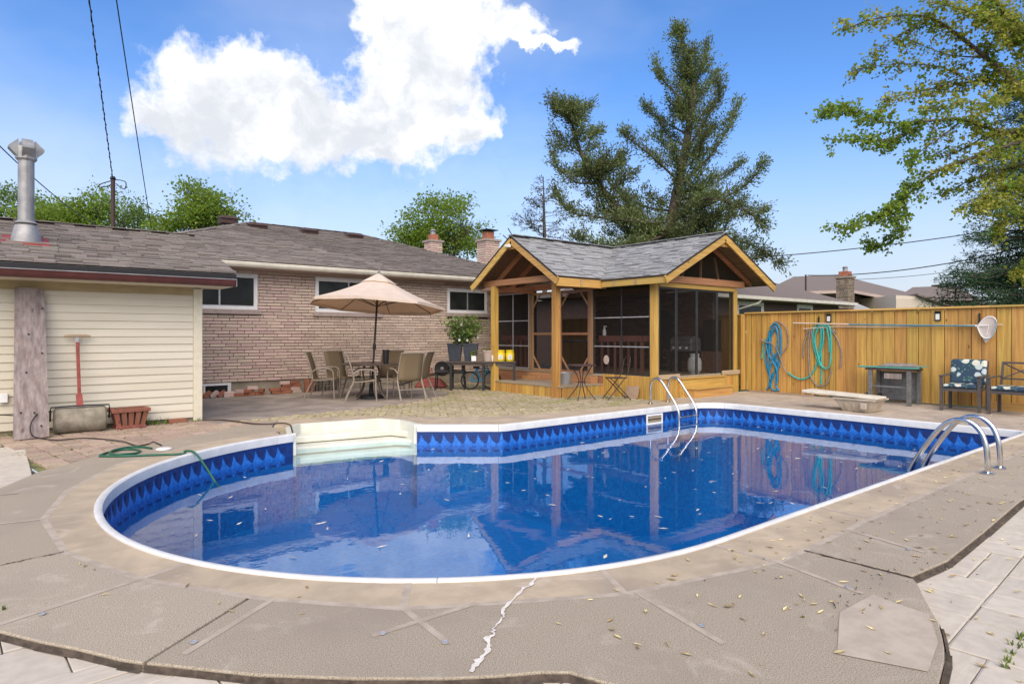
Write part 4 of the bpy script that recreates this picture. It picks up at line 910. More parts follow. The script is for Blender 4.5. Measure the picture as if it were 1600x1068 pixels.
# pool side screens and their door over the steps
for u0, u1, z0 in ((10.83, 11.42, .462), (11.43, 12.16, .40), (12.17, 12.94, .40), (12.95, 13.60, .462)):
    scr('screen_panel', u0, u1, z0, 2.345, 8.53, 'x', fw_=.035, mt='frame_blk', rails=())
GB('kick_board', 'weath_x', (10.72, 8.44, .40, 11.45, 8.468, .50)); GB('kick_board', 'weath_x', (13.05, 8.44, .41, 13.78, 8.468, .51))
GB('step', 'cedar_x', (11.45, 8.36, -.02, 13.02, 8.468, .385)); GB('step', 'cedar_x', (11.50, 8.10, -.02, 12.92, 8.355, .175)); GB('step_tread', 'cedar_x', (11.47, 8.07, .177, 12.95, 8.358, .205)); GB('step_tread', 'cedar_x', (11.43, 8.33, .387, 13.04, 8.466, .412))
# railings behind the porch-side screens
for y0, y1 in ((8.66, 10.25), (12.56, 13.9)):
    m = MB(); m.box(10.84, y0, 1.19, 10.90, y1, 1.32); rl = m.build('railing', C['redrail'], gz)
    yy = y0 + .1
    while yy < y1 - .05: 
        m = MB(); m.box(10.85, yy, .452, 10.89, yy + (.075 if gr.random() < .3 else .04), 1.188); m.build('baluster', C['redrail'], rl); yy += .2
m = MB(); m.box(PX0 - .075, PYr + .0, PZr - .215, PX0 - .045, PYr + .17, PZr - .165); m.box(PX0 - .13, PYr - .02, PZr - .24, PX0 - .045, PYr + .03, PZr - .18); m.build('floodlight', C['white'], gz)
m = MB(); m.tube([(PX0 + .02, PYr + .02, PZr + .05), (PX0 - .06, PYr + .06, PZr + .2)], .012, 6); m.tube([(PX0 + .0, PYr + .16, PZr - .03), (PX0 - .08, PYr + .22, PZr + .06)], .012, 6); m.build('antenna_rod', C['iron'], gz)

# brick barbecue wall inside
bw = thing('brick_barbecue', 'dark red brick barbecue wall with an arched recess seen through the screens', 'barbecue', (13.45, 10.8, .45))
m = MB(); m.box(13.42, 8.95, .452, 13.62, 12.7, 2.42); m.box(13.0, 8.95, .452, 13.42, 10.0, .95); m.build('core', C['mortar'], bw)
rotx = Matrix(((0, 0, -1), (-1, 0, 0), (0, 1, 0))); items = []
for j in range(22):
    yy = 8.95 + (.13 if j % 2 else 0)
    while yy < 12.68:
        zc = .50 + j * .087
        if not (10.05 < yy + .13 < 10.85 and zc < 2.05): items.append(((13.415 if zc > .97 or yy > 9.9 else 12.995, yy + .125, zc), rotx, (.245, .075, .05), j))
        yy += .256
pieces('brick', bw, [unit_block('brick', C['darkbrick'], (.02, .06, .12), 90 + s, .01) for s in range(3)], items)
m = MB(); m.extr([(13.40, 10.08, .46), (13.40, 10.82, .46)] + [(13.40, 10.45 + .37 * math.cos(t), 1.62 + .37 * math.sin(t)) for t in (math.pi * i / 12 for i in range(13))], (.01, 0, 0)); m.build('recess', C['dark'], bw)  # flat dark panel; the shade of the arch is put into its colour

# ------------------------------------------------------------------ fence
fence = thing('board_fence', 'tall honey-stained board fence with a cap rail along the far side of the pool', 'fence', (13.96, 3, 0))
y = 8.38; fr_ = random.Random(8); alt = 0
GB('backing_board', 'rust', (13.967, -3.4, .03, 13.969, 8.38, 1.80), parent=fence)
for i in range(34):
    GB('fence_board', 'cedar_v', (13.945, 8.42 + i * .195, .03, 13.966, 8.42 + i * .195 + .19, 1.80), parent=fence)
GB('cap_rail', 'cedar_y', (13.90, 8.43, 1.802, 14.02, 15.0, 1.835), parent=fence)
while y > -3.4:
    w = fr_.choice((.10, .13, .205, .21, .21)) if y > 5.6 else fr_.choice((.16, .21, .215, .22)); d = fr_.uniform(-.004, .004) + (.012 if alt % 2 else 0); alt += 1
    m = MB(); m.box(13.93 + d, y - w + .005, .03 + fr_.uniform(-.01, .01), 13.952 + d, y - .004, 1.83); m.build('fence_board', C['cedar_v'], fence, bevel=.003); y -= w
y = 8.4
while y > -3.4:
    GB('cap_rail', 'cedar_y', (13.88, max(y - 2.42, -3.4), 1.832, 14.03, y - .004, 1.868), parent=fence); GB('kick_board', 'cedar_y', (13.90, max(y - 2.42, -3.4), .0, 13.925, y - .004, .145), parent=fence) if y < 5.8 else None
    GB('fence_post', 'cedar_v', (13.97, y - .2, -.1, 14.06, y - .11, 1.831), parent=fence); GB('back_rail', 'cedar_y', (13.968, max(y - 2.42, -3.4), 1.5, 14.0, y - .21, 1.6), parent=fence); y -= 2.42
for x0 in (13.765, 13.86): GB('fence_board', 'cedar_v', (x0, 8.40, .03, x0 + .09, 8.42, 1.82), parent=fence)
m = MB()
for yy in (6.64, 3.72): m.box(13.90, yy - .012, 1.56, 13.929, yy + .012, 1.73); m.box(13.86, yy - .012, 1.56, 13.90, yy + .012, 1.58)
m.build('hook', C['iron'], fence)

# ================================================================== movable things
def part(name, m, parent, mb, smooth=False, bevel=0): return mb.build(name, C[m], parent, smooth=smooth, bevel=bevel)
def RZ(x, y, z, a): return Matrix.Translation((x, y, z)) @ Matrix.Rotation(a, 4, 'Z')
# ---- ladders
def rail_parts(root, xs, pts, tread=None, rad=.024):
    for x in xs:
        m = MB().tube(spline([(x, y, z) for y, z in pts], 6), rad, 12); r_ = part('rail', 'steel', root, m, True)
        m = MB().lathe([(.055, .003), (.055, .012), (.028, .028), (.026, .028)], 16, Matrix.Translation((x, pts[0][0], 0))); part('flange', 'steel', r_, m, True)
    for z in tread or ():
        m = MB(); y = pts[-1][0]; m.box(xs[0], y - .045, z - .012, xs[1], y + .04, z + .012); part('step', 'steel', root, m, False, .006)
t = thing('pool_ladder', 'steel ladder rails across the pool, before the screen house steps', 'ladder', (10.1, 7.95, 0), 0, 'pool ladders')
rail_parts(t, (9.86, 10.40), [(7.96, 0), (7.96, .18), (7.955, .33), (7.91, .45), (7.81, .50), (7.69, .45), (7.55, .28), (7.40, .09), (7.33, -.02), (7.30, -.12), (7.29, -.3), (7.29, -1.0)], (-.19, -.5, -.8))
t = thing('pool_ladder', 'nearer pair of curved steel grab rails at the right edge of the pool', 'ladder', (7.65, 1.93, 0), 0, 'pool ladders')
rail_parts(t, (7.46, 7.86), [(1.93, 0), (1.93, .14), (1.945, .28), (1.99, .41), (2.08, .49), (2.20, .495), (2.31, .42), (2.42, .27), (2.53, .08), (2.58, -.02), (2.61, -.12), (2.62, -.3), (2.62, -1.0)], (-.5, -.8), .0245)
# ---- diving stand
t = thing('diving_stand', 'weathered diving board stand of moulded fibreglass with short white board', 'diving board', (11.85, 5.0, 0))
m = MB(); a = [(11.66, 4.70), (12.08, 4.70), (12.08, 5.14), (11.66, 5.14)]; b_ = [(11.58, 4.62), (12.16, 4.62), (12.16, 5.26), (11.58, 5.26)]
m.add([(*p, 0) for p in a] + [(*p, .20) for p in b_], [(3, 2, 1, 0), (4, 5, 6, 7), (0, 1, 5, 4), (1, 2, 6, 5), (2, 3, 7, 6), (3, 0, 4, 7)]); part('base', 'dive', t, m, bevel=.012)
for yy in (4.80, 4.93, 5.06):
    m = MB(); m.add([(11.615 - .0, yy - .02, .15), (11.60, yy + .02, .15), (11.655, yy + .015, .02), (11.655, yy - .015, .02), (11.585, yy - .02, .15), (11.57, yy + .02, .15), (11.64, yy + .015, .02), (11.64, yy - .015, .02)],
        [(0, 1, 2, 3), (7, 6, 5, 4), (0, 4, 5, 1), (1, 5, 6, 2), (2, 6, 7, 3), (3, 7, 4, 0)]); part('rib', 'dive', t, m)
m = MB(); m.prism([(11.56, 4.58), (12.18, 4.58), (12.18, 5.28), (11.56, 5.28)], .20, .232); part('lip', 'dive', t, m, bevel=.01)
m = MB(); m.add([(11.62, 4.56, .233), (12.02, 4.56, .233), (12.02, 5.86, .272), (11.62, 5.86, .272), (11.62, 4.56, .275), (12.02, 4.56, .275), (12.02, 5.86, .325), (11.62, 5.86, .325)], [(3, 2, 1, 0), (4, 5, 6, 7), (0, 1, 5, 4), (1, 2, 6, 5), (2, 3, 7, 6), (3, 0, 4, 7)])
part('board', 'divew', t, m, bevel=.012)
m = MB(); m.box(11.54, 4.70, .06, 11.57, 4.80, .17); part('bolt_box', 'dive', t, m, bevel=.01)
# ---- things in front of the shed
t = thing('weathered_plank', 'wide grey weathered plank leaning against the cream shed wall', 'plank', (.36, 10.33, 0), 0)
m = MB(); top = 1.975; m.extr([(-.19, 0, 0), (.185, .02, .01), (.155, .53, top - .06), (.13, .53, top - .012), (.10, .532, top), (-.165, .53, top)], (0, -.035, .004))
o = bpy.data.objects.new('plank_board', m.mesh('plank_board', C['weath'])); col.objects.link(o); o.parent = t
for x, z in ((-.11, .34), (.03, .33), (.10, .16), (-.05, .85), (.12, 1.1), (-.02, 1.35), (.13, 1.7)):
    m = MB(); m.lathe([(.012, 0), (.012, .004)], 8, Matrix.Translation((x, .53 / 1.975 * z - .0375, z)) @ Matrix.Rotation(R(90 - 15), 4, 'X')); o = bpy.data.objects.new('nail_hole', m.mesh('nail_hole', C['dark'])); col.objects.link(o); o.parent = t
t = thing('lawn_roller', 'concrete lawn roller with red upright handle standing by the shed', 'lawn roller', (.9, 10.66, 0))
m = MB().lathe([(.0, -.30), (.155, -.30), (.175, -.28), (.175, .28), (.155, .30), (.0, .30)], 40, Matrix.Translation((.91, 10.66, .172)) @ Matrix.Rotation(R(90), 4, 'Y')); part('drum', 'roller', t, m, True)
m = MB(); m.tube([(.57, 10.66, .17), (.57, 10.62, .30), (.575, 10.60, .362), (.90, 10.60, .372), (1.245, 10.60, .362), (1.25, 10.62, .30), (1.25, 10.66, .17)], .011, 6); part('yoke', 'iron', t, m, True)
m = MB(); m.box(.60, 10.595, .352, 1.22, 10.63, .360); part('scraper', 'metal', t, m)
m = MB(); m.bar((.90, 10.60, .36), (.89, 10.80, 1.24), .042, .018, (0, 1, 0)); m.bar((.90, 10.585, .37), (.895, 10.64, .52), .075, .03, (0, 1, 0)); part('handle', 'redpaint', t, m, bevel=.004)
m = MB(); m.bar((.89, 10.795, 1.17), (.888, 10.835, 1.345), .05, .022, (0, 1, 0)); part('bracket', 'metal', t, m, bevel=.004)
m = MB(); m.tube([(.735, 10.82, 1.322), (.80, 10.82, 1.328), (.98, 10.82, 1.328), (1.05, 10.82, 1.322)], [.014, .02, .02, .014], 10); part('grip', 'weath_x', t, m, True)
t = thing('planter_box', 'terracotta coloured slatted planter box beside the lawn roller', 'planter', (1.5, 10.7, 0), R(6))
def loc(name, m, parent, mb, smooth=False, bevel=0):
    o = bpy.data.objects.new(name, mb.mesh(name, C[m], smooth)); col.objects.link(o); o.parent = parent
    if bevel: q = o.modifiers.new('bevel', 'BEVEL'); q.width = bevel; q.segments = 2; q.limit_method = 'ANGLE'
    return o
m = MB(); m.box(-.245, -.16, .235, .245, -.115, .285); m.box(-.245, .115, .235, .245, .16, .285); m.box(-.245, -.115, .235, -.20, .115, .285); m.box(.20, -.115, .235, .245, .115, .285); loc('rim', 'terra', t, m, bevel=.006)
m = MB(); m.add([(-.155, -.085, .02), (.155, -.085, .02), (.155, .085, .02), (-.155, .085, .02), (-.2, -.11, .24), (.2, -.11, .24), (.2, .11, .24), (-.2, .11, .24)], [(3, 2, 1, 0), (0, 1, 5, 4), (1, 2, 6, 5), (2, 3, 7, 6), (3, 0, 4, 7)]); m.face([(-.2, -.11, .2), (.2, -.11, .2), (.2, .11, .2), (-.2, .11, .2)]); loc('liner_tub', 'soil', t, m)
for i in range(5):
    f0 = -1 + i * .5; m = MB(); xb, xt = f0 * .145, f0 * .19; m.add([(xb - .028, -.105, .015), (xb + .028, -.105, .015), (xt + .033, -.14, .236), (xt - .033, -.14, .236), (xb - .028, -.09, .015), (xb + .028, -.09, .015), (xt + .033, -.122, .236), (xt - .033, -.122, .236)],
        [(0, 1, 2, 3), (7, 6, 5, 4), (0, 4, 5, 1), (1, 5, 6, 2), (2, 6, 7, 3), (3, 7, 4, 0)]); loc('slat', 'terra', t, m)
for s in (-1, 1):
    for y_ in (-.06, .03): m = MB(); m.add([(s * .16, y_, .015), (s * .16, y_ + .055, .015), (s * .215, y_ + .055, .236), (s * .215, y_, .236), (s * .15, y_, .015), (s * .15, y_ + .055, .015), (s * .2, y_ + .055, .236), (s * .2, y_, .236)], [(0, 1, 2, 3), (7, 6, 5, 4), (0, 4, 5, 1), (1, 5, 6, 2), (2, 6, 7, 3), (3, 7, 4, 0)]); loc('slat', 'terra', t, m)
m = MB(); m.box(-.19, -.125, 0, .19, -.09, .045); m.box(-.19, .09, 0, .19, .125, .045); loc('foot', 'terra', t, m, bevel=.005)
C['redbrick'] = mat('loose_red_brick', (.33, .13, .075), (.25, .095, .055), rough=.9, scale=20, bump=.6, objvar=.2)
lb = [unit_block('loose_brick', C['redbrick'], (.02, .04, .08), 120 + k, .012) for k in range(2)] + [unit_block('loose_brick', C['brick'], (.02, .04, .08), 124 + k, .012) for k in range(2)]
def brickobj(p, rx, ry, rz, s, k, label, group=None, parent=None, name='loose_brick'):
    o = bpy.data.objects.new(name, lb[k]); col.objects.link(o)
    o.location = Vector(p) - (wloc(parent) if parent else Vector()); o.rotation_euler = (rx, ry, rz); o.scale = s
    if parent: o.parent = parent
    else: tag(o, label, 'brick', group)
    return o
brickobj((2.16, 10.84, .03), 0, 0, R(4), (.24, .09, .06), 0, 'single red brick lying at the foot of the shed near its corner')
names = ('leftmost leaning brick of the row under the basement window', 'second leaning brick from the left under the basement window', 'third leaning brick from the left under the basement window, greyer', 'fourth leaning brick in the row under the basement window')
for i in range(4): brickobj((3.33 + i * .145, 14.62, .075), 0, R(-38 + 3 * i), R(8), (.19, .10, .07), (2, 0, 2, 0)[i], names[i], 'bricks leaning under the basement window')
brickobj((3.93, 14.64, .055), 0, 0, R(4), (.24, .12, .11), 2, 'grey block lying at the right end of the leaning bricks', None)
piles = [('small heap of red bricks beside the basement window', (4.12, 14.62), [(0, 0, .035, 5), (.24, .02, .035, -8), (.02, .02, .105, 12), (.22, 0, .105, 30), (.46, .03, .035, 4), (.30, .0, .17, -14), (.5, .02, .10, 60)]),
         ('stack of red bricks against the foundation left of the black lattice', (4.95, 14.66), [(i * .23 - (.04 if j % 2 else 0), 0, .035 + .07 * j, (3, -4, 6)[(i + j) % 3]) for j in range(4) for i in range(3) if not (j == 3 and i == 0) and not (j > 1 and i == 0)])]
for lab, (x0, y0), bs in piles:
    t = thing('brick_pile', lab, 'brick pile', (x0, y0, 0))
    for q, (dx, dy, z, a) in enumerate(bs): brickobj((x0 + dx, y0 + dy, z), 0, 0, R(a), (.215, .105, .066), q % 3, '', parent=t, name='brick')
t = thing('upright_bricks', 'two bricks on end beside the black lattice', 'brick stack', (5.66, 14.66, 0))
for dx, h in ((0, .30), (.12, .27)): brickobj((5.66 + dx, 14.66, h / 2), 0, 0, 0, (.10, .10, h), 1, '', parent=t, name='brick')
t = thing('lattice_panel', 'low black lattice of woven strips standing at the house foundation', 'lattice', (6.15, 14.7, 0))
for j in range(6): m = MB(); m.tube([(5.84 + i * .085, 14.70 + (.012 if (i + j) % 2 else -.012), .03 + j * .045) for i in range(9)], .011, 5); part('strip', 'iron', t, m)
for i in range(8): m = MB(); m.tube([(5.88 + i * .085, 14.70 + (.012 if (i + j) % 2 else -.012), .0 + j * .045) for j in range(7)], .011, 5); part('strip', 'iron', t, m)
# ---- hoses and cables on the ground
def wire(name, mt, r_, pts, label, cat, n=6, k=8): 
    m = MB().tube(spline(pts, n), r_, k); return tag(m.build(name, C[mt], smooth=True), label, cat)
gz_ = lambda px, py, z=.014: gp(px, py, z)
wire('garden_hose', 'hose_g', .0125, [gz_(155, 712), gz_(190, 712), gz_(235, 710.5), gz_(285, 708.5), (1.66, 7.93, .035), (1.74, 7.84, .02), (1.82, 7.72, -.12), (1.88, 7.60, -.26), (1.93, 7.52, -.36)], 'green garden hose running over the coping into the pool', 'hose')
wire('garden_hose', 'hose_g', .0125, [gz_(156, 711), gz_(170, 706), gz_(195, 701.5), gz_(218, 703), gz_(212, 707.5), gz_(190, 709.5, .03), gz_(172, 709, .03), gz_(176, 703.5, .03), gz_(200, 698.5), gz_(222, 698), gz_(237, 700)], 'coiled green garden hose lying on the deck by the white disc', 'hose')
m = MB().lathe([(.0, .0), (.085, .0), (.085, .010), (.07, .016), (.0, .016)], 28, Matrix.Translation(gp(256, 701.5, .003))); tag(part('lid_disc', 'white', None, m, True), 'round white lid lying on the deck by the hose coil', 'lid')
wire('power_cable', 'cable', .009, [(-.3, 10.72, .1), (-.1, 10.78, .22), (.02, 10.75, .29), (.17, 10.72, .28), (.28, 10.7, .26)], 'dark cable curving from the left edge behind the leaning plank', 'cable')
wire('power_cable', 'cable', .008, [(.58, 10.60, .30), (.50, 10.50, .335), (.40, 10.36, .29), (.345, 10.29, .17), (.36, 10.26, .06), gz_(62, 684), gz_(90, 687), gz_(130, 684), gz_(165, 686), gz_(195, 690), gz_(213, 696), gz_(232, 693), gz_(240, 690), gz_(252, 695)], 'black cable looping from the roller end over the brick paving', 'cable')
wire('power_cable', 'cable2', .010, [gz_(316, 656), gz_(345, 655.5), gz_(370, 658), gz_(395, 661.5), gz_(420, 662), gz_(440, 660.5, .03), (3.32, 9.30, .04), (3.30, 9.15, .03), (3.27, 9.0, -.05)], 'brown cable running from the shed corner to the pool step', 'cable')

# ---- patio table, umbrella, chairs
TX, TY = 6.2, 12.45
t = thing('patio_table', 'round brown patio table with a pole through its middle', 'table', (TX, TY, 0))
m = MB().lathe([(.0, .70), (.56, .70), (.62, .705), (.625, .72), (.61, .732), (.0, .732)], 40, Matrix.Translation((TX, TY, 0))); part('tabletop', 'table', t, m, True)
for a in range(4):
    an = R(20 + 90 * a); d = Vector((math.cos(an), math.sin(an), 0)); c = Vector((TX, TY, 0))
    m = MB().tube(spline([c + d * .18 + Vector((0, 0, .70)), c + d * .24 + Vector((0, 0, .55)), c + d * .20 + Vector((0, 0, .35)), c + d * .28 + Vector((0, 0, .15)), c + d * .42 + Vector((0, 0, .0))], 5), .019, 8); part('leg', 'table', t, m, True)
m = MB().tube([(TX + .21 * math.cos(a), TY + .21 * math.sin(a), .36) for a in (2 * math.pi * i / 20 for i in range(21))], .012, 6); part('ring', 'table', t, m)
um = thing('patio_umbrella', 'open cream patio umbrella leaning slightly over the table', 'umbrella', (TX, TY, 0))
tl = Matrix.Translation((TX, TY, 0)) @ Matrix.Rotation(R(2.6), 4, FW) @ Matrix.Rotation(R(-4.5), 4, RT) 
m = MB().lathe([(.02, .0), (.27, .0), (.27, .05), (.05, .09), (.04, .3), (.04, .3)], 24, Matrix.Translation((TX, TY, 0))); part('base', 'iron', um, m, True)
m = MB().tube([tl @ Vector(p) for p in ((0, 0, .1), (0, 0, 1.05), (0, 0, 2.62))], .021, 10); m.tube([tl @ Vector((0, 0, z)) for z in (1.02, 1.05, 1.13, 1.16)], [.022, .036, .036, .022], 10); part('pole', 'iron', um, m, True)
m = MB().tube([tl @ Vector((0, 0, z)) for z in (2.60, 2.66, 2.70, 2.78)], [.03, .045, .03, .008], 8); part('finial', 'grey_pl', um, m, True)
RAD, N_ = 1.46, 8; ROT = math.atan2(-FW.y, -FW.x)
cv = MB(); nr = 7; ng = 6
def can(k, f, r0):   # canopy surface; between ribs the cloth sags and its hem is drawn in
    a = ROT + 2 * math.pi * (k + f) / N_; s = math.cos(math.pi / N_) / math.cos(2 * math.pi / N_ * (f - .5)) if 0 <= f <= 1 else 1
    rr = r0 * RAD * s; z = 2.64 - .66 * r0 ** .93 - .035 * math.sin(math.pi * r0) + .02 * math.sin(math.pi * f) * r0
    return tl @ Vector((rr * math.cos(a), rr * math.sin(a), z))
for k in range(N_):
    for i in range(nr):
        for j in range(ng):
            r0, r1 = .06 + .94 * i / nr, .06 + .94 * (i + 1) / nr; f0, f1 = j / ng, (j + 1) / ng
            cv.face([can(k, f0, r0), can(k, f1, r0), can(k, f1, r1), can(k, f0, r1)])
    for j in range(ng):
        f0, f1 = j / ng, (j + 1) / ng; p, q = can(k, f0, 1), can(k, f1, 1); dz = lambda f: Vector((0, 0, -.05 - .02 * math.sin(math.pi * f)))
        cv.face([p, q, q + dz(f1), p + dz(f0)])
o = part('canopy', 'canvas', um, cv); bmx = bmesh.new(); bmx.from_mesh(o.data); bmesh.ops.remove_doubles(bmx, verts=bmx.verts, dist=.001); bmesh.ops.recalc_face_normals(bmx, faces=bmx.faces); bmx.to_mesh(o.data); bmx.free()
so = o.modifiers.new('cloth', 'SOLIDIFY'); so.thickness = .003
m = MB(); 
for k in range(N_): m.face([can(k, 0, .02) + Vector((0, 0, .045)), can(k, 0, .27) + Vector((0, 0, .03)), can(k, 1, .27) + Vector((0, 0, .03)), can(k, 1, .02) + Vector((0, 0, .045))])
part('vent', 'canvas', um, m)
for k in range(N_):
    m = MB().tube([can(k, 0, .04) - Vector((0, 0, .02)), can(k, 0, .25) - Vector((0, 0, .02)), can(k, 0, .5) - Vector((0, 0, .02)), can(k, 0, .75) - Vector((0, 0, .02)), can(k, 0, .99) - Vector((0, 0, .012))], .008, 6); rb = part('rib', 'iron', um, m)
    m = MB().tube([tl @ Vector((0, 0, 1.95)), can(k, 0, .55) - Vector((0, 0, .02))], .007, 6); part('strut', 'iron', rb, m)
t = thing('table_bin', 'tall black tapered container standing on the patio table', 'container', tuple(gd(603, 566, 13.3)))
p = gd(603, 566, 13.3); m = MB().lathe([(.045, .733), (.052, .75), (.065, 1.0), (.07, 1.02), (.062, 1.02), (.055, .95)], 20, Matrix.Translation((p.x, p.y, 0))); part('body', 'iron', t, m, True)
m = MB().lathe([(.071, 1.0), (.076, 1.005), (.076, 1.025), (.071, 1.03)], 20, Matrix.Translation((p.x, p.y, 0))); part('rim', 'iron', t, m, True)
def sling_chair(label, x, y, face):
    """Steel patio chair with a one-piece fabric sling; it faces local +x."""
    t = thing('patio_chair', label, 'chair', (x, y, 0), face, 'sling chairs round the patio table')
    for s in (-1, 1):
        w = .285 * s
        m = MB().tube(spline([(.26, w, 0), (.24, w, .30), (.235, w, .54), (.19, w * 1.04, .625), (.06, w * 1.06, .645), (-.10, w * 1.04, .63), (-.20, w, .56)], 5), .0145, 8); loc('arm_frame', 'taupe', t, m, True)
        m = MB().tube(spline([(-.36, w, 0), (-.27, w, .22), (-.19, w * .98, .40), (-.20, w * .96, .55), (-.27, w * .94, .80), (-.335, w * .92, .965)], 5), .0145, 8); loc('rear_leg', 'taupe', t, m, True)
        m = MB().tube([(-.20, w * .95, .395), (.0, w * .95, .40), (.24, w * .95, .425)], .012, 6); loc('side_rail', 'taupe', t, m, True)
    m = MB(); prof = spline([(.275, .40), (.24, .43), (.12, .415), (-.05, .39), (-.16, .40), (-.205, .46), (-.235, .62), (-.28, .80), (-.325, .945)] and [(.275, 0, .40), (.24, 0, .43), (.12, 0, .415), (-.05, 0, .388), (-.16, 0, .40), (-.205, 0, .46), (-.235, 0, .62), (-.28, 0, .80), (-.335, 0, .965)], 4)
    ys = (-.262, -.13, 0, .13, .262)
    V = [(p.x, yy, p.z - .012 * (1 - (yy / .262) ** 2)) for p in prof for yy in ys]; n5 = len(ys)
    m.add(V, [(i * n5 + j, i * n5 + j + 1, (i + 1) * n5 + j + 1, (i + 1) * n5 + j) for i in range(len(prof) - 1) for j in range(n5 - 1)])
    o = loc('sling', 'sling', t, m, True); so = o.modifiers.new('cloth', 'SOLIDIFY'); so.thickness = .008
    m = MB().tube([(-.335, -.27, .965), (-.340, 0, .972), (-.335, .27, .965)], .014, 8); loc('top_bar', 'taupe', t, m, True)
    m = MB().tube([(.20, -.27, .40), (.20, .27, .40)], .011, 6); loc('cross_bar', 'taupe', t, m, True); m = MB().tube([(-.28, -.28, .22), (-.28, .28, .22)], .009, 6); loc('cross_bar', 'taupe', t, m, True)
    return t
A0_ = math.atan2(RT.y, RT.x); AF = math.atan2(FW.y, FW.x)
ch0 = sling_chair('tan sling chair furthest left at the patio table, turned to the right', 5.40, 13.02, A0_ + R(6))
for lab, x, y, fa in (('tan sling chair left of centre with its side and arm towards the pool', 5.83, 12.06, A0_ + R(14)), ('tan sling chair nearest the pool showing its back, right of the umbrella pole', 6.62, 11.74, AF + R(38)),
                      ('tan sling chair just behind the one right of the umbrella pole', 7.02, 12.0, AF + R(80)), ('tan sling chair behind the table next to the black container', 6.83, 12.95, AF + R(165)), ('tan sling chair half hidden behind the left hand chairs', 5.95, 13.32, AF + R(-125))):
    c = copy_tree(ch0); c.location = (x, y, 0); c.rotation_euler.z = fa; c['label'] = lab
# ---- wheelbarrow tipped over by the wall
t = thing('wheelbarrow', 'red wheelbarrow tipped upside down by the brick wall, its black wheel up', 'wheelbarrow', tuple(gd(672, 604, 16.3) * 1) if 0 else (8.75, 14.15, 0), A0_)
m = MB(); m.add([(-.42, -.28, .0), (.40, -.32, .0), (.40, .32, .0), (-.42, .28, .0), (-.24, -.18, .24), (.22, -.2, .20), (.22, .2, .20), (-.24, .18, .24)], [(0, 1, 2, 3), (4, 7, 6, 5), (0, 4, 5, 1), (1, 5, 6, 2), (2, 6, 7, 3), (3, 7, 4, 0)]); loc('tray', 'redpaint', t, m, bevel=.03)
for s in (-1, 1):
    m = MB().tube([(-.85, s * .28, .04), (-.35, s * .2, .20), (.12, s * .12, .33), (.40, s * .07, .42)], .02, 8); loc('handle', 'iron', t, m, True)
    m = MB().tube([(-.22, s * .2, .22), (-.20, s * .2, .46), (-.12, s * .2, .50), (-.03, s * .2, .46), (.0, s * .18, .28)], .012, 6); loc('leg', 'redpaint', t, m, True)
m = MB().lathe([(.09, -.03), (.17, -.045), (.195, -.02), (.195, .02), (.17, .045), (.09, .03)], 28, Matrix.Translation((.27, 0, .47)) @ Matrix.Rotation(R(90), 4, 'X')); w_ = loc('wheel', 'iron', t, m, True)
m = MB().lathe([(.02, -.035), (.095, -.02), (.095, .02), (.02, .035)], 16, Matrix.Translation((.27, 0, .47)) @ Matrix.Rotation(R(90), 4, 'X')); o = loc('rim', 'metal', t, m, True); o.parent = w_
# ---- potting bench and what stands on it
BO = gd(752, 560, 15.6); BO.z = 0; BA = A0_
def bq(u, v, z): c, s_ = math.cos(BA), math.sin(BA); return (BO.x + u * c - v * s_, BO.y + u * s_ + v * c, z)
t = thing('potting_bench', 'long dark potting bench between the brick wall and the screen house porch', 'bench', tuple(BO), BA)
m = MB(); m.box(-.86, -.25, .665, .84, .25, .70); loc('top', 'table', t, m, bevel=.004)
for x in (-.72, .06, .80):
    for y_ in (-.22, .2): m = MB(); m.box(x - .03, y_ - .03, 0, x + .03, y_ + .03, .664); loc('leg', 'iron', t, m)
m = MB(); m.box(-.80, -.21, .60, .80, -.19, .664); loc('apron', 'table', t, m)
def planter(u, label, w=.36):
    t = thing('tapered_planter', label, 'planter', bq(u, 0, .70), BA, 'charcoal planters on the potting bench')
    a, b2, h = w / 2 - .05, w / 2, .40
    m = MB(); m.add([(-a, -a * .8, 0), (a, -a * .8, 0), (a, a * .8, 0), (-a, a * .8, 0), (-b2, -b2 * .8, h), (b2, -b2 * .8, h), (b2, b2 * .8, h), (-b2, b2 * .8, h)], [(3, 2, 1, 0), (0, 1, 5, 4), (1, 2, 6, 5), (2, 3, 7, 6), (3, 0, 4, 7)]); loc('pot', 'pot_gr', t, m, bevel=.01)
    r2 = b2 + .012; m = MB(); m.box(-r2, -r2 * .8, h, r2, -r2 * .8 + .03, h + .03); m.box(-r2, r2 * .8 - .03, h, r2, r2 * .8, h + .03); m.box(-r2, -r2 * .8 + .03, h, -r2 + .03, r2 * .8 - .03, h + .03); m.box(r2 - .03, -r2 * .8 + .03, h, r2, r2 * .8 - .03, h + .03); loc('rim', 'pot_gr', t, m)
    m = MB(); m.box(-b2 + .03, -b2 * .75, h - .05, b2 - .03, b2 * .75, h - .02); loc('soil', 'soil', t, m); return t
pl1 = planter(-.64, 'left charcoal planter holding the bushy plant with white flowers'); planter(-.26, 'right charcoal planter, partly behind the small white pot', .37)
t = thing('small_pot', 'small white pot with a leafy seedling on the bench front', 'pot', bq(-.17, -.2, .70), BA)
m = MB(); m.box(-.06, -.055, 0, .06, .055, .13); loc('pot', 'white', t, m, bevel=.015); SEED_POT = t
t = thing('round_pot', 'beige round flower pot on the bench beside the timber post', 'pot', bq(.17, -.05, .70), BA)
m = MB().lathe([(.105, 0), (.14, .22), (.15, .225), (.15, .26), (.135, .26), (.13, .2)], 24); loc('pot', 'pot_be', t, m, True); ROUND_POT = t
t = thing('white_bottle', 'white bottle on the bench just left of the porch post', 'bottle', bq(.30, -.16, .70), BA)
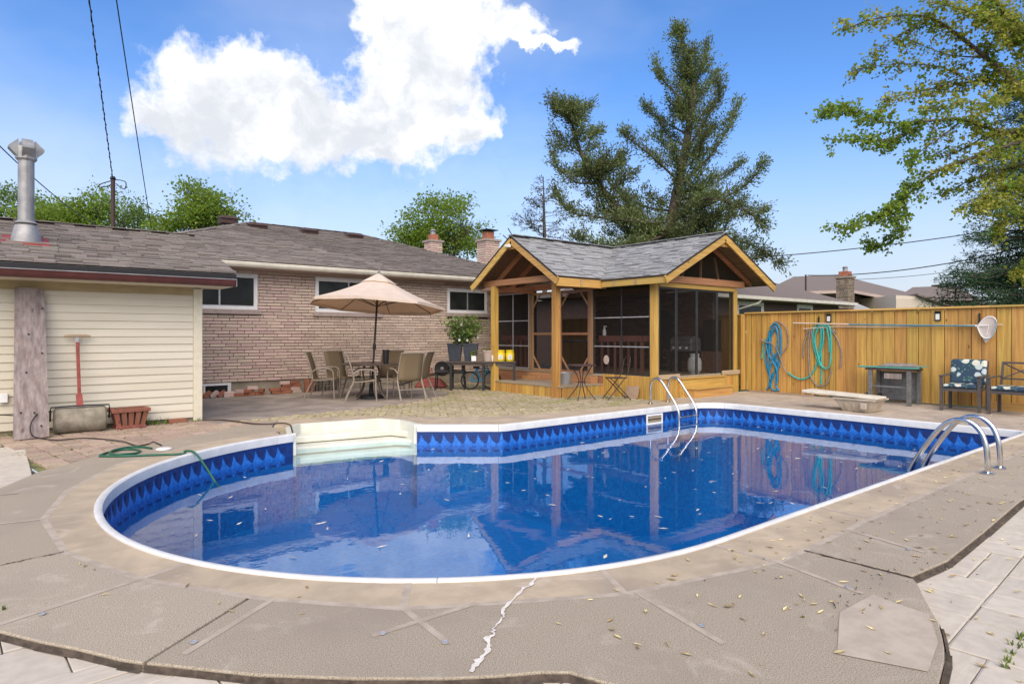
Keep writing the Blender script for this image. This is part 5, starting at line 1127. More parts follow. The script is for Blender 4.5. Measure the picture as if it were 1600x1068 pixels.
m = MB().lathe([(.04, 0), (.045, .02), (.045, .13), (.02, .17), (.018, .20)], 16); loc('body', 'white', t, m, True); m = MB().lathe([(.022, .2), (.022, .225), (.0, .226)], 12); loc('cap', 'white', t, m)
for u, lab in ((.475, 'left yellow pool chemical tub on the bench, half hidden by the post'), (.70, 'right yellow pool chemical tub with a white label on the bench')):
    t = thing('yellow_tub', lab, 'tub', bq(u, -.08, .70), BA, 'yellow tubs on the bench')
    m = MB().lathe([(.09, 0), (.105, .02), (.105, .19), (.09, .22), (.09, .225)], 24); loc('body', 'yellow', t, m, True)
    m = MB().lathe([(.098, .222), (.10, .225), (.10, .262), (.08, .27), (.0, .27)], 24); loc('lid', 'yellow', t, m, True)
    m = MB(); an = [R(-90 + d) for d in range(-30, 31, 10)]; m.add([(.1065 * math.cos(a), .1065 * math.sin(a), z) for z in (.05, .15) for a in an], [(i, i + 1, 7 + i + 1, 7 + i) for i in range(6)]); lb_ = loc('label', 'white', t, m)
    for i, (a0, a1, z) in enumerate(((-18, 18, .125), (-12, 14, .105), (-18, 10, .085), (-14, 16, .068))):
        m = MB(); m.add([(.1072 * math.cos(R(-90 + d)), .1072 * math.sin(R(-90 + d)), zz) for zz in (z, z + .008) for d in (a0, (a0 + a1) / 2, a1)], [(0, 1, 4, 3), (1, 2, 5, 4)]); o = loc('print_line', 'grey_pl', t, m); o.parent = lb_
# dark chair, bicycle under the bench
t = thing('stacking_chair', 'dark metal chair tucked under the left end of the bench', 'chair', bq(-.72, .22, 0), BA)
m = MB(); m.box(-.42, -.26, .40, .32, .2, .46); loc('seat', 'iron', t, m, bevel=.02); m = MB(); m.box(.24, -.26, .462, .30, .2, .66); loc('backrest', 'iron', t, m, bevel=.02)
for x in (-.38, .28):
    for y_ in (-.23, .17): m = MB().tube([(x, y_, .41), (x + (.04 if x > 0 else -.03), y_, 0)], .017, 6); loc('leg', 'iron', t, m)
t = thing('childs_bicycle', 'small blue bicycle parked under the potting bench', 'bicycle', bq(-.02, .05, 0), BA)
for x in (-.26, .28):
    m = MB().tube([(x + .21 * math.cos(a), 0, .22 + .21 * math.sin(a)) for a in (2 * math.pi * i / 24 for i in range(25))], .02, 6); w_ = loc('wheel', 'iron', t, m, True)
    m = MB()
    for a in range(8): m.tube([(x, 0, .22), (x + .2 * math.cos(a * .785), 0, .22 + .2 * math.sin(a * .785))], .003, 4)
    o = loc('spokes', 'metal', t, m); o.parent = w_
m = MB(); [m.tube([a, b2], .015, 6) for a, b2 in (((-.26, 0, .22), (-.1, 0, .5)), ((-.1, 0, .5), (.17, 0, .52)), ((.17, 0, .54), (.28, 0, .22)), ((0, 0, .22), (-.1, 0, .52)), ((0, 0, .22), (.18, 0, .48)), ((-.26, 0, .22), (0, 0, .22)))]; loc('frame', 'hose_b', t, m)
m = MB().tube([(.16, -.2, .6), (.16, 0, .56), (.16, .2, .6)], .012, 6); loc('handlebar', 'iron', t, m); m = MB(); m.box(-.18, -.05, .52, -.02, .05, .56); loc('saddle', 'iron', t, m, bevel=.015)

# ---- about the screen house
t = thing('grey_bucket', 'grey metal bucket on the porch deck behind the timber post', 'bucket', (9.86, 10.36, .24))
m = MB().lathe([(.125, .0), (.165, .25), (.172, .255), (.165, .26), (.155, .24), (.12, .01), (.0, .01)], 28); loc('pail', 'metal', t, m, True)
m = MB().tube(spline([(0, -.165, .25), (.09, -.12, .2), (.12, 0, .19), (.09, .12, .2), (0, .165, .25)], 4), .005, 5); loc('handle', 'iron', t, m)
t = thing('bistro_table', 'small round rusty folding bistro table by the porch', 'table', (9.45, 9.42, 0))
m = MB().lathe([(.0, .70), (.30, .70), (.305, .712), (.30, .722), (.0, .722)], 28); loc('top', 'rust', t, m, True)
for a in range(4):
    an = R(30 + 90 * a); c, s_ = math.cos(an), math.sin(an); m = MB().tube(spline([(.22 * c, .22 * s_, .70), (.10 * c, .10 * s_, .5), (.06 * c, .06 * s_, .36), (.14 * c, .14 * s_, .2), (.30 * c, .30 * s_, .0)], 4), .011, 6); loc('leg', 'rust', t, m, True)
m = MB().tube([(.08 * math.cos(a), .08 * math.sin(a), .36) for a in (2 * math.pi * i / 16 for i in range(17))], .008, 5); loc('ring', 'rust', t, m)
t = thing('bistro_chair', 'rusty folding bistro chair with crossed legs beside the bistro table', 'chair', (10.02, 8.98, 0), R(150))
m = MB()
for i in range(5): m.box(-.18, -.19 + i * .078, .44, .18, -.13 + i * .078, .455)
loc('seat', 'rust', t, m)
for s in (-1, 1):
    m = MB().tube([(.24, s * .19, 0), (.0, s * .19, .30), (-.18, s * .19, .52), (-.24, s * .19, .84)], .010, 6); loc('back_leg', 'rust', t, m); m = MB().tube([(-.26, s * .17, 0), (.0, s * .17, .28), (.17, s * .17, .445)], .010, 6); loc('front_leg', 'rust', t, m)
m = MB().tube(spline([(-.24, -.19, .82), (-.26, -.1, .88), (-.265, 0, .90), (-.26, .1, .88), (-.24, .19, .82)], 4), .009, 6); m.tube([(-.22, -.19, .72), (-.22, .19, .72)], .007, 6); loc('back_hoop', 'rust', t, m)
m = MB().tube([(.2, -.19, .05), (.2, .19, .05)], .008, 5); m.tube([(-.22, -.17, .05), (-.22, .17, .05)], .008, 5); loc('stretcher', 'rust', t, m)
t = thing('leaning_board', 'short bare offcut of board leaning on the screen house skirt', 'board', (10.6, 9.02, 0)); m = MB(); m.extr([(-.065, -.17, 0), (-.065, .17, 0), (.018, .17, .23), (.018, -.17, .25)], (-.02, 0, .006)); loc('offcut', 'weath_x', t, m)
t = thing('spray_bottle', 'clear spray bottle standing on the railing behind the screen', 'bottle', (10.87, 10.1, 1.32)); m = MB().lathe([(.038, 0), (.042, .02), (.042, .11), (.016, .17), (.016, .19)], 14); loc('body', 'white', t, m, True); m = MB(); m.box(-.015, -.06, .19, .015, .02, .225); loc('trigger', 'white', t, m, bevel=.006)
t = thing('hanging_plate', 'pale round plate hung on the porch-side screen', 'plate', (10.662, 9.84, .78)); m = MB().lathe([(.0, 0), (.075, .0), (.082, .012), (.0, .014)], 24, Matrix.Rotation(R(-90), 4, 'Y') @ Matrix.Diagonal((1.25, 1, 1, 1))); loc('dish', 'pot_be', t, m, True)
m = MB()
for i in range(9): y_ = 9.62 + i * .055 + rng.uniform(-.02, .02); z_ = .50 + rng.uniform(0, .05); m.lathe([(.025, z_), (.03, z_ + .1), (.012, z_ + rng.uniform(.16, .42)), (.012, z_ + .2)], 8, Matrix.Translation((10.80 + rng.uniform(-.03, .03), y_, 0)))
t = thing('gas_grill', 'stainless gas grill standing in the dark screen house', 'grill', (12.75, 9.25, .95)); 
m = MB(); m.box(-.2, -.30, .0, .2, .30, .16); loc('fire_box', 'bbq', t, m, bevel=.02); m = MB(); m.extr([(-.2, -.3, .162), (-.19, -.3, .3), (-.05, -.3, .36), (.18, -.3, .3), (.2, -.3, .162)], (0, .6, 0)); loc('hood', 'bbq', t, m, bevel=.02)
for y_ in (-.18, 0, .18): m = MB().lathe([(.03, 0), (.03, .025), (.0, .03)], 12, Matrix.Translation((-.2, y_, .08)) @ Matrix.Rotation(R(-90), 4, 'Y')); loc('knob', 'white', t, m)
m = MB().tube([(-.24, -.22, .26), (-.24, .22, .26)], .012, 6); loc('handle', 'steel', t, m)
m = MB(); m.box(-.2, -.3, -.5, -.16, -.26, -.002); m.box(-.2, .26, -.5, -.16, .3, -.002); m.box(.16, -.3, -.5, .2, -.26, -.002); m.box(.16, .26, -.5, .2, .3, -.002); loc('stand', 'iron', t, m)
t = thing('propane_tank', 'white propane tank on the floor behind the pool-side screens', 'tank', (12.45, 8.78, .45)); m = MB().lathe([(.0, .02), (.10, .02), (.15, .07), (.155, .12), (.155, .28), (.13, .36), (.05, .39), (.0, .39)], 28); loc('cylinder', 'tank', t, m, True)
m = MB().lathe([(.10, .37), (.105, .37), (.105, .46), (.10, .46)], 20); loc('collar', 'tank', t, m); m = MB().lathe([(.09, 0), (.11, 0), (.11, .03), (.09, .03)], 20); loc('foot_ring', 'tank', t, m); m = MB().lathe([(.02, .39), (.02, .43), (.035, .435), (.035, .45), (.0, .45)], 10); loc('valve', 'iron', t, m)
t = thing('dark_cabinet', 'tall black cabinet in the right corner of the screen house', 'cabinet', (13.2, 8.85, .45)); m = MB(); m.box(-.18, -.16, .5, .18, .1, 1.25); loc('upper_box', 'dark', t, m, bevel=.01); m = MB(); m.box(-.18, -.16, 0, .18, .1, .498); loc('lower_box', 'darkbrick', t, m)
t = thing('patio_heater_table', 'dark dining table with a black top inside the screen house behind the doors', 'table', (11.9, 11.4, .45)); m = MB(); m.box(-.55, -.8, .70, .55, .8, .74); loc('top', 'table', t, m)
for x in (-.48, .48):
    for y_ in (-.72, .72): m = MB(); m.box(x - .03, y_ - .03, 0, x + .03, y_ + .03, .699); loc('leg', 'table', t, m)

# ---- along the fence
FX = 13.905
for y_, lab in ((6.42, 'black solar light on the fence above the teal hose'), (4.38, 'black solar light on the fence above the long poles, midway to the net')):
    t = thing('solar_light', lab, 'fence light', (13.93, y_, 1.69), 0, 'solar lights on the fence'); m = MB(); m.box(-.035, -.05, -.085, -.001, .05, .085); loc('housing', 'iron', t, m, bevel=.008); m = MB(); m.box(-.042, -.033, -.065, -.0355, .033, .045); loc('lens', 'tank', t, m, bevel=.004); m = MB(); m.box(-.055, -.05, .086, -.001, .05, .097); loc('solar_cap', 'iron', t, m)
def hose(mt, pts, label, r_=.021, x=FX, sp=.0):
    r = random.Random(len(pts)); P = [(x + (p[2] if len(p) > 2 else r.uniform(-.012, .012)), p[0], p[1]) for p in pts]
    return wire('pool_hose', mt, r_, P, label, 'hose', 8, 10)
def hz(px, py): rr = FW + RT * ((px - 800) / FPX); k = FX / rr.x; return (rr.y * k, CAM_H - (py - HOR) / FPX * k)
m = MB()
def loop(pl, d): return [(FX + d, *hz(*p)) for p in pl]
bl = [[(1203, 515), (1199, 535), (1196, 560), (1200, 580), (1205, 596), (1198, 608)], [(1204, 512), (1211, 505), (1219, 513), (1221, 535), (1219, 560), (1214, 585), (1213, 602), (1217, 609), (1209, 609), (1205, 602), (1209, 585), (1215, 570)],
      [(1207, 518), (1200, 530), (1199, 545), (1206, 560), (1214, 575), (1216, 590), (1214, 600)], [(1206, 517), (1213, 510), (1217, 525), (1216, 548), (1209, 560), (1204, 578), (1205, 592)], [(1209, 516), (1204, 530), (1206, 550), (1212, 566), (1211, 578), (1203, 592), (1202, 604)], [(1210, 515), (1215, 520), (1216, 540), (1213, 560), (1219, 572)], [(1203, 520), (1203, 545), (1201, 570), (1204, 590)]]
for i, pl in enumerate(bl): m.tube(spline(loop(pl, -.014 * (i % 4)), 7), .0195, 8)
tag(m.build('pool_hose', C['hose_b'], smooth=True), 'blue corrugated pool hose hung in long loops on the fence', 'hose')
m = MB(); m.tube(spline(loop([(1196, 530), (1192, 545), (1191, 560)], -.01), 5), .016, 8); tag(m.build('hose_end', C['hose_t'], smooth=True), 'short dark green hose end hanging left of the blue hose', 'hose')
m = MB(); m.tube(spline(loop([(1205, 510), (1211, 503), (1220, 504), (1229, 514), (1232, 530), (1229, 543), (1222, 552)], -.01), 6), .013, 8); tag(m.build('grey_tube', C['hose_gr'], smooth=True), 'thin grey tube arching over the blue hose', 'hose')
m = MB(); m.tube(spline(loop([(1190, 530), (1198, 534), (1208, 537), (1216, 546), (1221, 560), (1226, 573), (1231, 582)], -.05), 6), .013, 8); tag(m.build('grey_tube', C['hose_gr'], smooth=True), 'grey tube crossing in front of the blue hose down to the teal hose', 'hose')
m = MB(); te = [[(1231, 582), (1240, 588), (1252, 592), (1264, 588), (1272, 578), (1277, 565), (1281, 545), (1283, 520), (1280, 509)], [(1283, 509), (1276, 508), (1271, 520), (1272, 540), (1277, 560), (1282, 572)], [(1280, 510), (1274, 530), (1280, 560), (1286, 573), (1295, 574), (1299, 560), (1297, 535), (1293, 512)], [(1288, 508), (1297, 510), (1300, 530), (1299, 560), (1298, 570)],
    [(1284, 512), (1283, 540), (1284, 575), (1283, 600)], [(1279, 509), (1286, 511), (1287, 530), (1283, 550), (1279, 565)], [(1287, 509), (1293, 512), (1296, 530), (1297, 550)]]
for i, pl in enumerate(te): m.tube(spline(loop(pl, -.014 * (i % 4)), 7), .0175, 8)
tag(m.build('pool_hose', C['hose_t'], smooth=True), 'teal pool hose looped on a hook below the long poles', 'hose')
m = MB()
for pl in ([(1266, 515), (1263, 540), (1264, 565), (1266, 585), (1275, 600), (1285, 603), (1294, 595), (1299, 575)], [(1263, 516), (1257, 535), (1255, 558)], [(1297, 513), (1306, 525), (1314, 545), (1315, 562), (1312, 575)], [(1268, 514), (1270, 540), (1276, 556)], [(1298, 512), (1306, 519)]): m.tube(spline(loop(pl, -.005), 6), .0155, 8)
tag(m.build('grey_tube', C['hose_gr'], smooth=True), 'grey vacuum tube hanging in loops round the teal hose', 'hose')
def pole(name, label, segs, d, r_):
    t = thing(name, label, 'pole', (FX + d, *hz(*segs[0][0])[:1], hz(*segs[0][0])[1]))
    for a, b2, mt in segs: m = MB().tube(loop([a, ((a[0] + b2[0]) / 2, (a[1] + b2[1]) / 2), b2], d), r_, 10); part('pole_section', mt, t, m, True)
    return t
pole('skimmer_pole', 'long pole on the fence, pale then blue, carrying the leaf net', [((1241, 504.5), (1328, 506.5), 'pole_w'), ((1328, 506.5), (1376, 507.5), 'pole_b'), ((1376, 507.5), (1525, 509), 'pole_b'), ((1525, 509), (1532, 509), 'white')], -.05, .0155)
pole('brush_pole', 'thin pale pole lying just below the blue skimmer pole', [((1256, 513.5), (1310, 510), 'pole_w'), ((1310, 510), (1380, 511), 'pole_w'), ((1380, 511), (1567, 507), 'pole_w')], -.025, .0115)
t = thing('leaf_net', 'white triangular leaf net hung at the right end of the pole on the fence', 'net', (FX - .08, *hz(1532, 509)))
rimp = spline(loop([(1530, 510), (1538, 500), (1546, 495), (1555, 496), (1559, 502), (1558, 513), (1553, 525), (1546, 528), (1538, 526), (1533, 518), (1530, 510)], -.10), 4)
m = MB().tube(rimp, .012, 8); part('rim', 'tank', t, m, True)
cen = Vector((FX - .05, *hz(1541, 535))); m = MB(); n_ = len(rimp)
m.add([tuple(p) for p in rimp] + [tuple(p.lerp(cen, .55) + Vector((.03, 0, -.02))) for p in rimp] + [tuple(cen)], [(i, i + 1, n_ + i + 1, n_ + i) for i in range(n_ - 1)] + [(n_ + i, n_ + i + 1, 2 * n_) for i in range(n_ - 1)]); part('bag', 'net_screen', t, m)
m = MB().tube(spline(loop([(1558, 499), (1560, 506), (1557, 518), (1552, 527), (1546, 530)], -.115), 4), .006, 6); part('blue_band', 'pole_b', t, m)
m = MB(); a, b2 = Vector((FX - .10, *hz(1530, 509))), Vector((FX - .11, *hz(1548, 508))); m.tube([a, b2], .01, 8); m.tube([b2, Vector((FX - .09, *hz(1544, 524)))], .006, 6); part('socket', 'white', t, m)
m = MB(); m.bar((13.86, 8.25, .02), (13.80, 6.7, .02), .045, .03); tag(m.build('batten', C['weath_x']), 'thin pale batten lying along the foot of the fence', 'batten')
# grey side table with boards
t = thing('workbench', 'low grey bench on wheels against the fence, with green boards on top', 'bench', (13.55, 5.02, 0))
for x, y_ in ((13.36, 4.68), (13.36, 5.36), (13.80, 4.66), (13.80, 5.38)): m = MB(); m.box(x - .03, y_ - .035, .0 if y_ < 5 else .06, x + .03, y_ + .035, .655); part('leg', 'grey_pl', t, m, bevel=.004)
m = MB(); m.box(13.33, 4.60, .657, 13.84, 5.45, .69); part('top', 'rust', t, m); m = MB(); m.box(13.345, 4.72, .33, 13.365, 5.32, .36); part('crossbar', 'grey_pl', t, m); m = MB(); m.box(13.81, 4.70, .06, 13.83, 5.34, .62); part('back_panel', 'grey_pl', t, m)
m = MB(); m.box(13.325, 4.80, .50, 13.345, 5.10, .60); part('plate', 'weath', t, m)
for y_ in (5.40, 5.22): m = MB().lathe([(.0, -.03), (.09, -.03), (.105, 0), (.09, .03), (.0, .03)], 20, Matrix.Translation((13.36 if y_ > 5.3 else 13.5, y_ + .03, .105)) @ Matrix.Rotation(R(90), 4, 'X')); part('wheel', 'iron', t, m, True)
t = thing('kneeling_board', 'long green foam board lying on the grey bench', 'board', (13.5, 5.0, .69)); m = MB(); m.prism([(-.16, -.46), (.10, -.46), (.16, -.3), (.12, .62), (-.12, .62)], .004, .034); loc('foam', 'teal_pl', t, m, bevel=.01)
t = thing('wrapped_board', 'grey tapered board on top of the green one', 'board', (13.58, 4.92, .73)); m = MB(); m.add([(-.14, -.40, .0), (.14, -.40, .0), (.14, .38, .0), (-.14, .38, .0), (-.08, -.2, .06), (.08, -.2, .06), (.08, .2, .06), (-.08, .2, .06)], [(3, 2, 1, 0), (4, 5, 6, 7), (0, 1, 5, 4), (1, 2, 6, 5), (2, 3, 7, 6), (3, 0, 4, 7)]); loc('cover', 'hose_gr', t, m, bevel=.02); m = MB(); m.box(-.10, -.46, .004, .10, .3, .018); loc('strap', 'teal_pl', t, m)
# armchairs with flowered cushions
C['chairgrey'] = mat('charcoal_brown_metal', (.095, .082, .075), (.07, .06, .055), rough=.5)
def armchair(label, x, y, rz, back):
    """Square-legged metal armchair facing local -x."""
    t = thing('patio_armchair', label, 'armchair', (x, y, 0), rz, 'armchairs by the fence')
    for s in (-1, 1):
        for xx, h in ((-.27, .60), (.25, .44)): m = MB(); m.box(xx - .024, s * .28 - .024, 0, xx + .024, s * .28 + .024, h); loc('leg', 'chairgrey', t, m, bevel=.003)
        m = MB(); m.bar((-.31, s * .28, .615), (.30, s * .28, .625), .06, .026); loc('armrest', 'chairgrey', t, m, bevel=.004)
        m = MB(); m.bar((.25, s * .26, .40), (.37, s * .26, .86), .032, .032, (0, 1, 0)); loc('back_post', 'chairgrey', t, m)
    m = MB(); m.box(-.29, -.256, .35, -.25, .256, .40); m.box(.22, -.256, .36, .26, .256, .40); m.box(-.25, -.27, .36, .22, -.235, .40); m.box(-.25, .235, .36, .22, .27, .40); loc('seat_frame', 'chairgrey', t, m)
    m = MB(); m.bar((.37, -.27, .855), (.37, .27, .855), .034, .034); m.bar((.30, -.26, .58), (.30, .26, .58), .028, .028); m.bar((.30, -.25, .585), (.365, .25, .845), .022, .022); m.bar((.30, .25, .585), (.365, -.25, .845), .02, .02); loc('back_frame', 'chairgrey', t, m)
    m = MB(); m.box(-.31, -.25, .405, .20, .25, .475); loc('seat_cushion', 'cushion', t, m, bevel=.03)
    if back:
        m = MB(); m.add([(.13, -.27, .47), (.13, .27, .47), (.245, .27, .90), (.245, -.27, .90), (.22, -.27, .45), (.22, .27, .45), (.335, .27, .90), (.335, -.27, .90)], [(0, 1, 2, 3), (7, 6, 5, 4), (0, 4, 5, 1), (1, 5, 6, 2), (2, 6, 7, 3), (3, 7, 4, 0)]); loc('back_cushion', 'cushion', t, m, bevel=.035)
    return t
armchair('metal armchair by the fence with flowered navy seat and back cushions', 13.38, 3.80, R(2), True)
armchair('metal armchair with crossed bars in its open back and only a seat cushion', 13.36, 3.08, R(-2), False)

# ================================================================== neighbouring houses
def hullbox(name, m, parent, pts_top, z0, depth, bevel=0):
    """A wall along the ground line pts_top[0] -> pts_top[1] with its own thickness, up to the height of each point."""
    a, b_ = Vector(pts_top[0]), Vector(pts_top[1]); d = (b_ - a); d.z = 0; d.normalize(); n = Vector((-d.y, d.x, 0)); n = n if n.dot(FW) > 0 else -n
    mb = MB(); lo = lambda p: Vector((p.x, p.y, z0))
    mb.add([lo(a), lo(b_), b_, a, lo(a) + n * depth, lo(b_) + n * depth, b_ + n * depth, a + n * depth], [(0, 1, 2, 3), (7, 6, 5, 4), (0, 4, 5, 1), (1, 5, 6, 2), (2, 6, 7, 3), (3, 7, 4, 0)])
    return mb.build(name, C[m], parent), n, d
h1 = thing('brown_bungalow', 'brown bungalow with cream gutter beyond the fence', 'house', (28, 18, 0))
GB('wall', 'farwall', (20, 15.5, -.1, 34.7, 23, 2.92), parent=h1)
m = MB(); m.add([(19.4, 14.9, 3.0), (35.3, 14.9, 2.98), (35.3, 23.6, 3.0), (19.4, 23.6, 3.0), (25, 19.2, 4.62), (31.2, 19.2, 4.62)], [(0, 1, 5, 4), (1, 2, 5), (2, 3, 4, 5), (3, 0, 4), (0, 3, 2, 1)]); rf1 = m.build('roof', C['shinglefar'], h1)
m = MB(); m.box(19.4, 14.80, 2.86, 35.35, 14.90, 3.0); m.build('gutter', C['whitegut'], h1)
m = MB(); m.box(19.4, 14.9, 2.84, 35.3, 15.5, 2.87); m.build('soffit', C['soffit'], h1)
for x0, x1 in ((25.0, 27.15), (30.2, 31.75)):
    m = MB(); m.box(x0, 15.44, 1.4, x1, 15.49, 1.5); m.box(x0, 15.44, 2.62, x1, 15.49, 2.80); m.box(x0, 15.44, 1.5, x0 + .12, 15.49, 2.62); m.box(x1 - .22, 15.44, 1.5, x1, 15.49, 2.62); w_ = m.build('window', C['whitegut'], h1)
    m = MB(); m.box(x0 + .12, 15.47, 1.5, x1 - .22, 15.48, 2.62); m.build('pane', C['glass'], w_)
m = MB(); m.tube([(25.9, 14.85, 2.86), (25.85, 14.95, 2.72), (24.95, 15.42, 2.42), (24.9, 15.42, 0)], .055, 8); m.build('downspout', C['whitegut'], h1)
h2 = thing('two_storey_house', 'mauve sided two storey house with hipped roof behind the brown bungalow', 'house', tuple(gd(1370, 522, 48)[:2]) + (0,))
EL, EM, ER, RL, RRr = gd(1196, 457, 45), gd(1330, 452.5, 44), gd(1478, 481, 53), gd(1240, 432, 52), gd(1309, 429, 52); EB = gd(1480, 472, 66); EK = gd(1180, 462, 62)
m = MB(); m.face([EL, EM, RRr, RL]); m.face([EM, ER, RRr]); m.face([ER, EB, RRr]); m.face([EB, EK, RL, RRr]); m.face([EK, EL, RL]); m.face([EL, EK, EB, ER, EM]); m.build('roof', C['shinglefar'], h2)
for a, b_ in ((EL, EM), (EM, ER)):
    m = MB(); m.bar(a - Vector((0, 0, .11)) - FW * .05, b_ - Vector((0, 0, .11)) - FW * .05, .10, .2); m.build('fascia', C['soffit'], h2)
wa, wb = gd(1296, 457, 46), gd(1409, 470, 49.5); wl2, n2, d2 = hullbox('wall', 'farpink', h2, (wa, wb), -.1, 9)
for k in range(14):
    z = 2.3 + k * .17; m = MB(); a = Vector((wa.x, wa.y, z)) - n2 * .012; b_ = Vector((wb.x, wb.y, z)) - n2 * .012
    if z < 4.0: m.bar(a, b_, .02, .155); m.build('siding_board', C['farpink'], wl2)
def face_box(px0, px1, py0, py1, D, name, m, parent, t=.05):
    p = [gd(px0, py0, D), gd(px1, py0, D), gd(px1, py1, D), gd(px0, py1, D)]; mb = MB(); mb.extr(p, -n2 * t); return mb.build(name, C[m], parent)
def on_wall(px): r_ = (px - 800) / FPX; d = FW + RT * r_; return (Vector((wa.x, wa.y, 0)) - n2 * .03).dot(n2) / d.dot(n2)
for px0, px1, py0, py1 in ((1368, 1376, 461, 479), (1393, 1406, 465, 487)):
    D = on_wall((px0 + px1) / 2); w_ = face_box(px0 - 1, px1 + 1, py0 - 1.5, py1 + 1.5, D, 'window', 'whitefr', h2); face_box(px0, px1, py0, py1, D - .06, 'pane', 'glass', w_, .02)
m = MB(); m.tube([gd(1432, 477, 50), gd(1430, 464 + 9, 49.6), gd(1413, 471 + 2, 49), gd(1413, 495, 49)], .06, 6) if 0 else m.tube([gd(1430, 472, 50), gd(1414, 478, 49), gd(1413, 500, 49)], .07, 6); m.build('downspout', C['rust'], h2)
m = MB(); a = gd(1300, 480, 40); m.add([gd(1298, 478, 40), gd(1335, 472, 44), gd(1372, 487, 44), gd(1372, 490, 40), gd(1298, 480, 40), gd(1335, 474.5, 44), gd(1372, 490, 44), gd(1372, 492, 40)], [(0, 1, 2, 3), (7, 6, 5, 4), (0, 4, 5, 1), (1, 5, 6, 2), (2, 6, 7, 3), (3, 7, 4, 0)]); m.build('porch_roof', C['shingleg'], h2)
st = thing('stone_chimney', 'stacked stone chimney with metal cowl rising over the bungalow roof', 'chimney', tuple(gd(1320.5, 522, 37)[:2]) + (0,)); cx, cy = st.location.x, st.location.y
ztop = gd(0, 435, 37).z; m = MB(); m.box(cx - .33, cy - .33, 0, cx + .33, cy + .33, ztop); m.build('core', C['mortar'], st)
cs = [unit_block('stone', C['chimstone'], (.05, .08, .2), 140 + k, .03) for k in range(3)]; items = []; r_ = random.Random(4)
z = ztop - 1.75
while z < ztop - .05:
    h = r_.uniform(.07, .13)
    for side in (0, 1):
        s = -.36
        while s < .34:
            w = min(r_.uniform(.15, .34), .36 - s)
            c_ = (cx + s + w / 2, cy - .335, z + h / 2) if side == 0 else (cx - .335, cy + s + w / 2, z + h / 2)
            items.append((c_, rot if side == 0 else Matrix(((0, 0, -1), (-1, 0, 0), (0, 1, 0))), (w - .012, h - .012, r_.uniform(.06, .1)), r_.randrange(3))); s += w
    z += h
pieces('stone', st, cs, items)
m = MB(); m.box(cx - .43, cy - .43, ztop, cx + .43, cy + .43, ztop + .13); m.build('cap', C['chimstone'], st); m = MB(); m.box(cx - .26, cy - .26, ztop + .131, cx + .26, cy + .26, ztop + .40); m.build('flue_tile', C['clay'], st)
m = MB(); m.lathe([(.13, ztop + .4), (.13, ztop + .62), (.17, ztop + .63), (.1, ztop + .70)], 12, Matrix.Translation((cx, cy, 0))); m.build('cowl', C['metal'], st)
h3 = thing('gabled_garage', 'cream sided garage with mauve sloping roof beyond the fence', 'garage', tuple(gd(1450, 522, 44)[:2]) + (0,))
gp_ = [gd(1400, 461, 43), gd(1438, 463, 43), gd(1508, 488, 43), gd(1508, 560, 43), gd(1400, 560, 43)]
m = MB(); m.extr(gp_, FW * 9); m.build('wall', C['farbeige'], h3)
for k in range(9):
    z = gd(0, 487, 43).z + k * .125; m = MB(); xr = 1438 + (z - gd(0, 463, 43).z) / (gd(0, 488, 43).z - gd(0, 463, 43).z) * 70; a = gd(1400, 500, 42.98); b_ = gd(min(1506, xr), 500, 42.98); a.z = b_.z = z
    if xr > 1410 and z < gd(0, 464, 43).z: m.bar(a, b_, .02, .11); m.build('siding_board', C['farbeige'], h3)
m = MB(); a, b_ = gd(1434, 461, 42.6), gd(1516, 489.5, 42.6); m.extr([a, b_, b_ + Vector((0, 0, .12)), a + Vector((0, 0, .12))], FW * 10.5 + RT * 3.2); m.build('roof', C['shinglefar'], h3)
h4 = thing('distant_house', 'furthest house with brown hipped roof near the dark spruce', 'house', tuple(gd(1470, 522, 64)[:2]) + (0,))
q = [gd(1394, 469, 60), gd(1536, 469, 60), gd(1536, 473, 75), gd(1394, 473, 75), gd(1426, 448.5, 67), gd(1490, 446, 67)]
m = MB(); m.add(q, [(0, 1, 5, 4), (1, 2, 5), (2, 3, 4, 5), (3, 0, 4), (0, 3, 2, 1)]); m.build('roof', C['shinglefar'], h4)
hullbox('wall', 'farpink', h4, (gd(1400, 470, 61.5), gd(1530, 470, 61.5)), -.1, 10)
p = gd(1463, 446.5, 67); m = MB(); m.box(p.x - .35, p.y - .35, p.z - .15, p.x + .35, p.y + .35, p.z + .10); m.build('roof_vent', C['rust'], h4)

# ================================================================== poles and wires
def pole_thing(name, label, cat, px, y0, y1, D, r0, arm=None):
    a, b_ = gd(px, y1, D), gd(px, y0, D); t = thing(name, label, cat, tuple(a)); m = MB().tube([a, b_], r0, 10); part('mast', 'rust', t, m, True); return t, b_
mast, mt_ = pole_thing('service_mast', 'brown electrical service mast rising behind the shed roof', 'utility mast', 176.5, 281, 372, 17.2, .055)
m = MB().tube(spline([mt_ + Vector((0, 0, -.08)), mt_ - RT * .12 + Vector((0, 0, -.16)), mt_ - RT * .36 + Vector((0, 0, -.2)), mt_ - RT * .34 + Vector((0, 0, -.12)), mt_ - RT * .1 + Vector((0, 0, -.04)), mt_ + RT * .1 + Vector((0, 0, .0)), mt_ + RT * .34 + Vector((0, 0, -.06)), mt_ + RT * .30 + Vector((0, 0, -.25)), mt_ + RT * .08 + Vector((0, 0, -.1))], 5), .013, 6); part('drip_loop', 'cable', mast, m, True)
m = MB().lathe([(.06, 0), (.075, .03), (.05, .09), (.0, .1)], 10, Matrix.Translation(mt_)); part('weather_head', 'iron', mast, m, True)
pole_thing('service_mast', 'dark service mast on the brown bungalow roof beyond the fence', 'utility mast', 1259, 429, 454, 38, .05)
pole_thing('service_mast', 'thin mast on the furthest house near the dark spruce', 'utility mast', 1493, 443, 480, 58, .06)
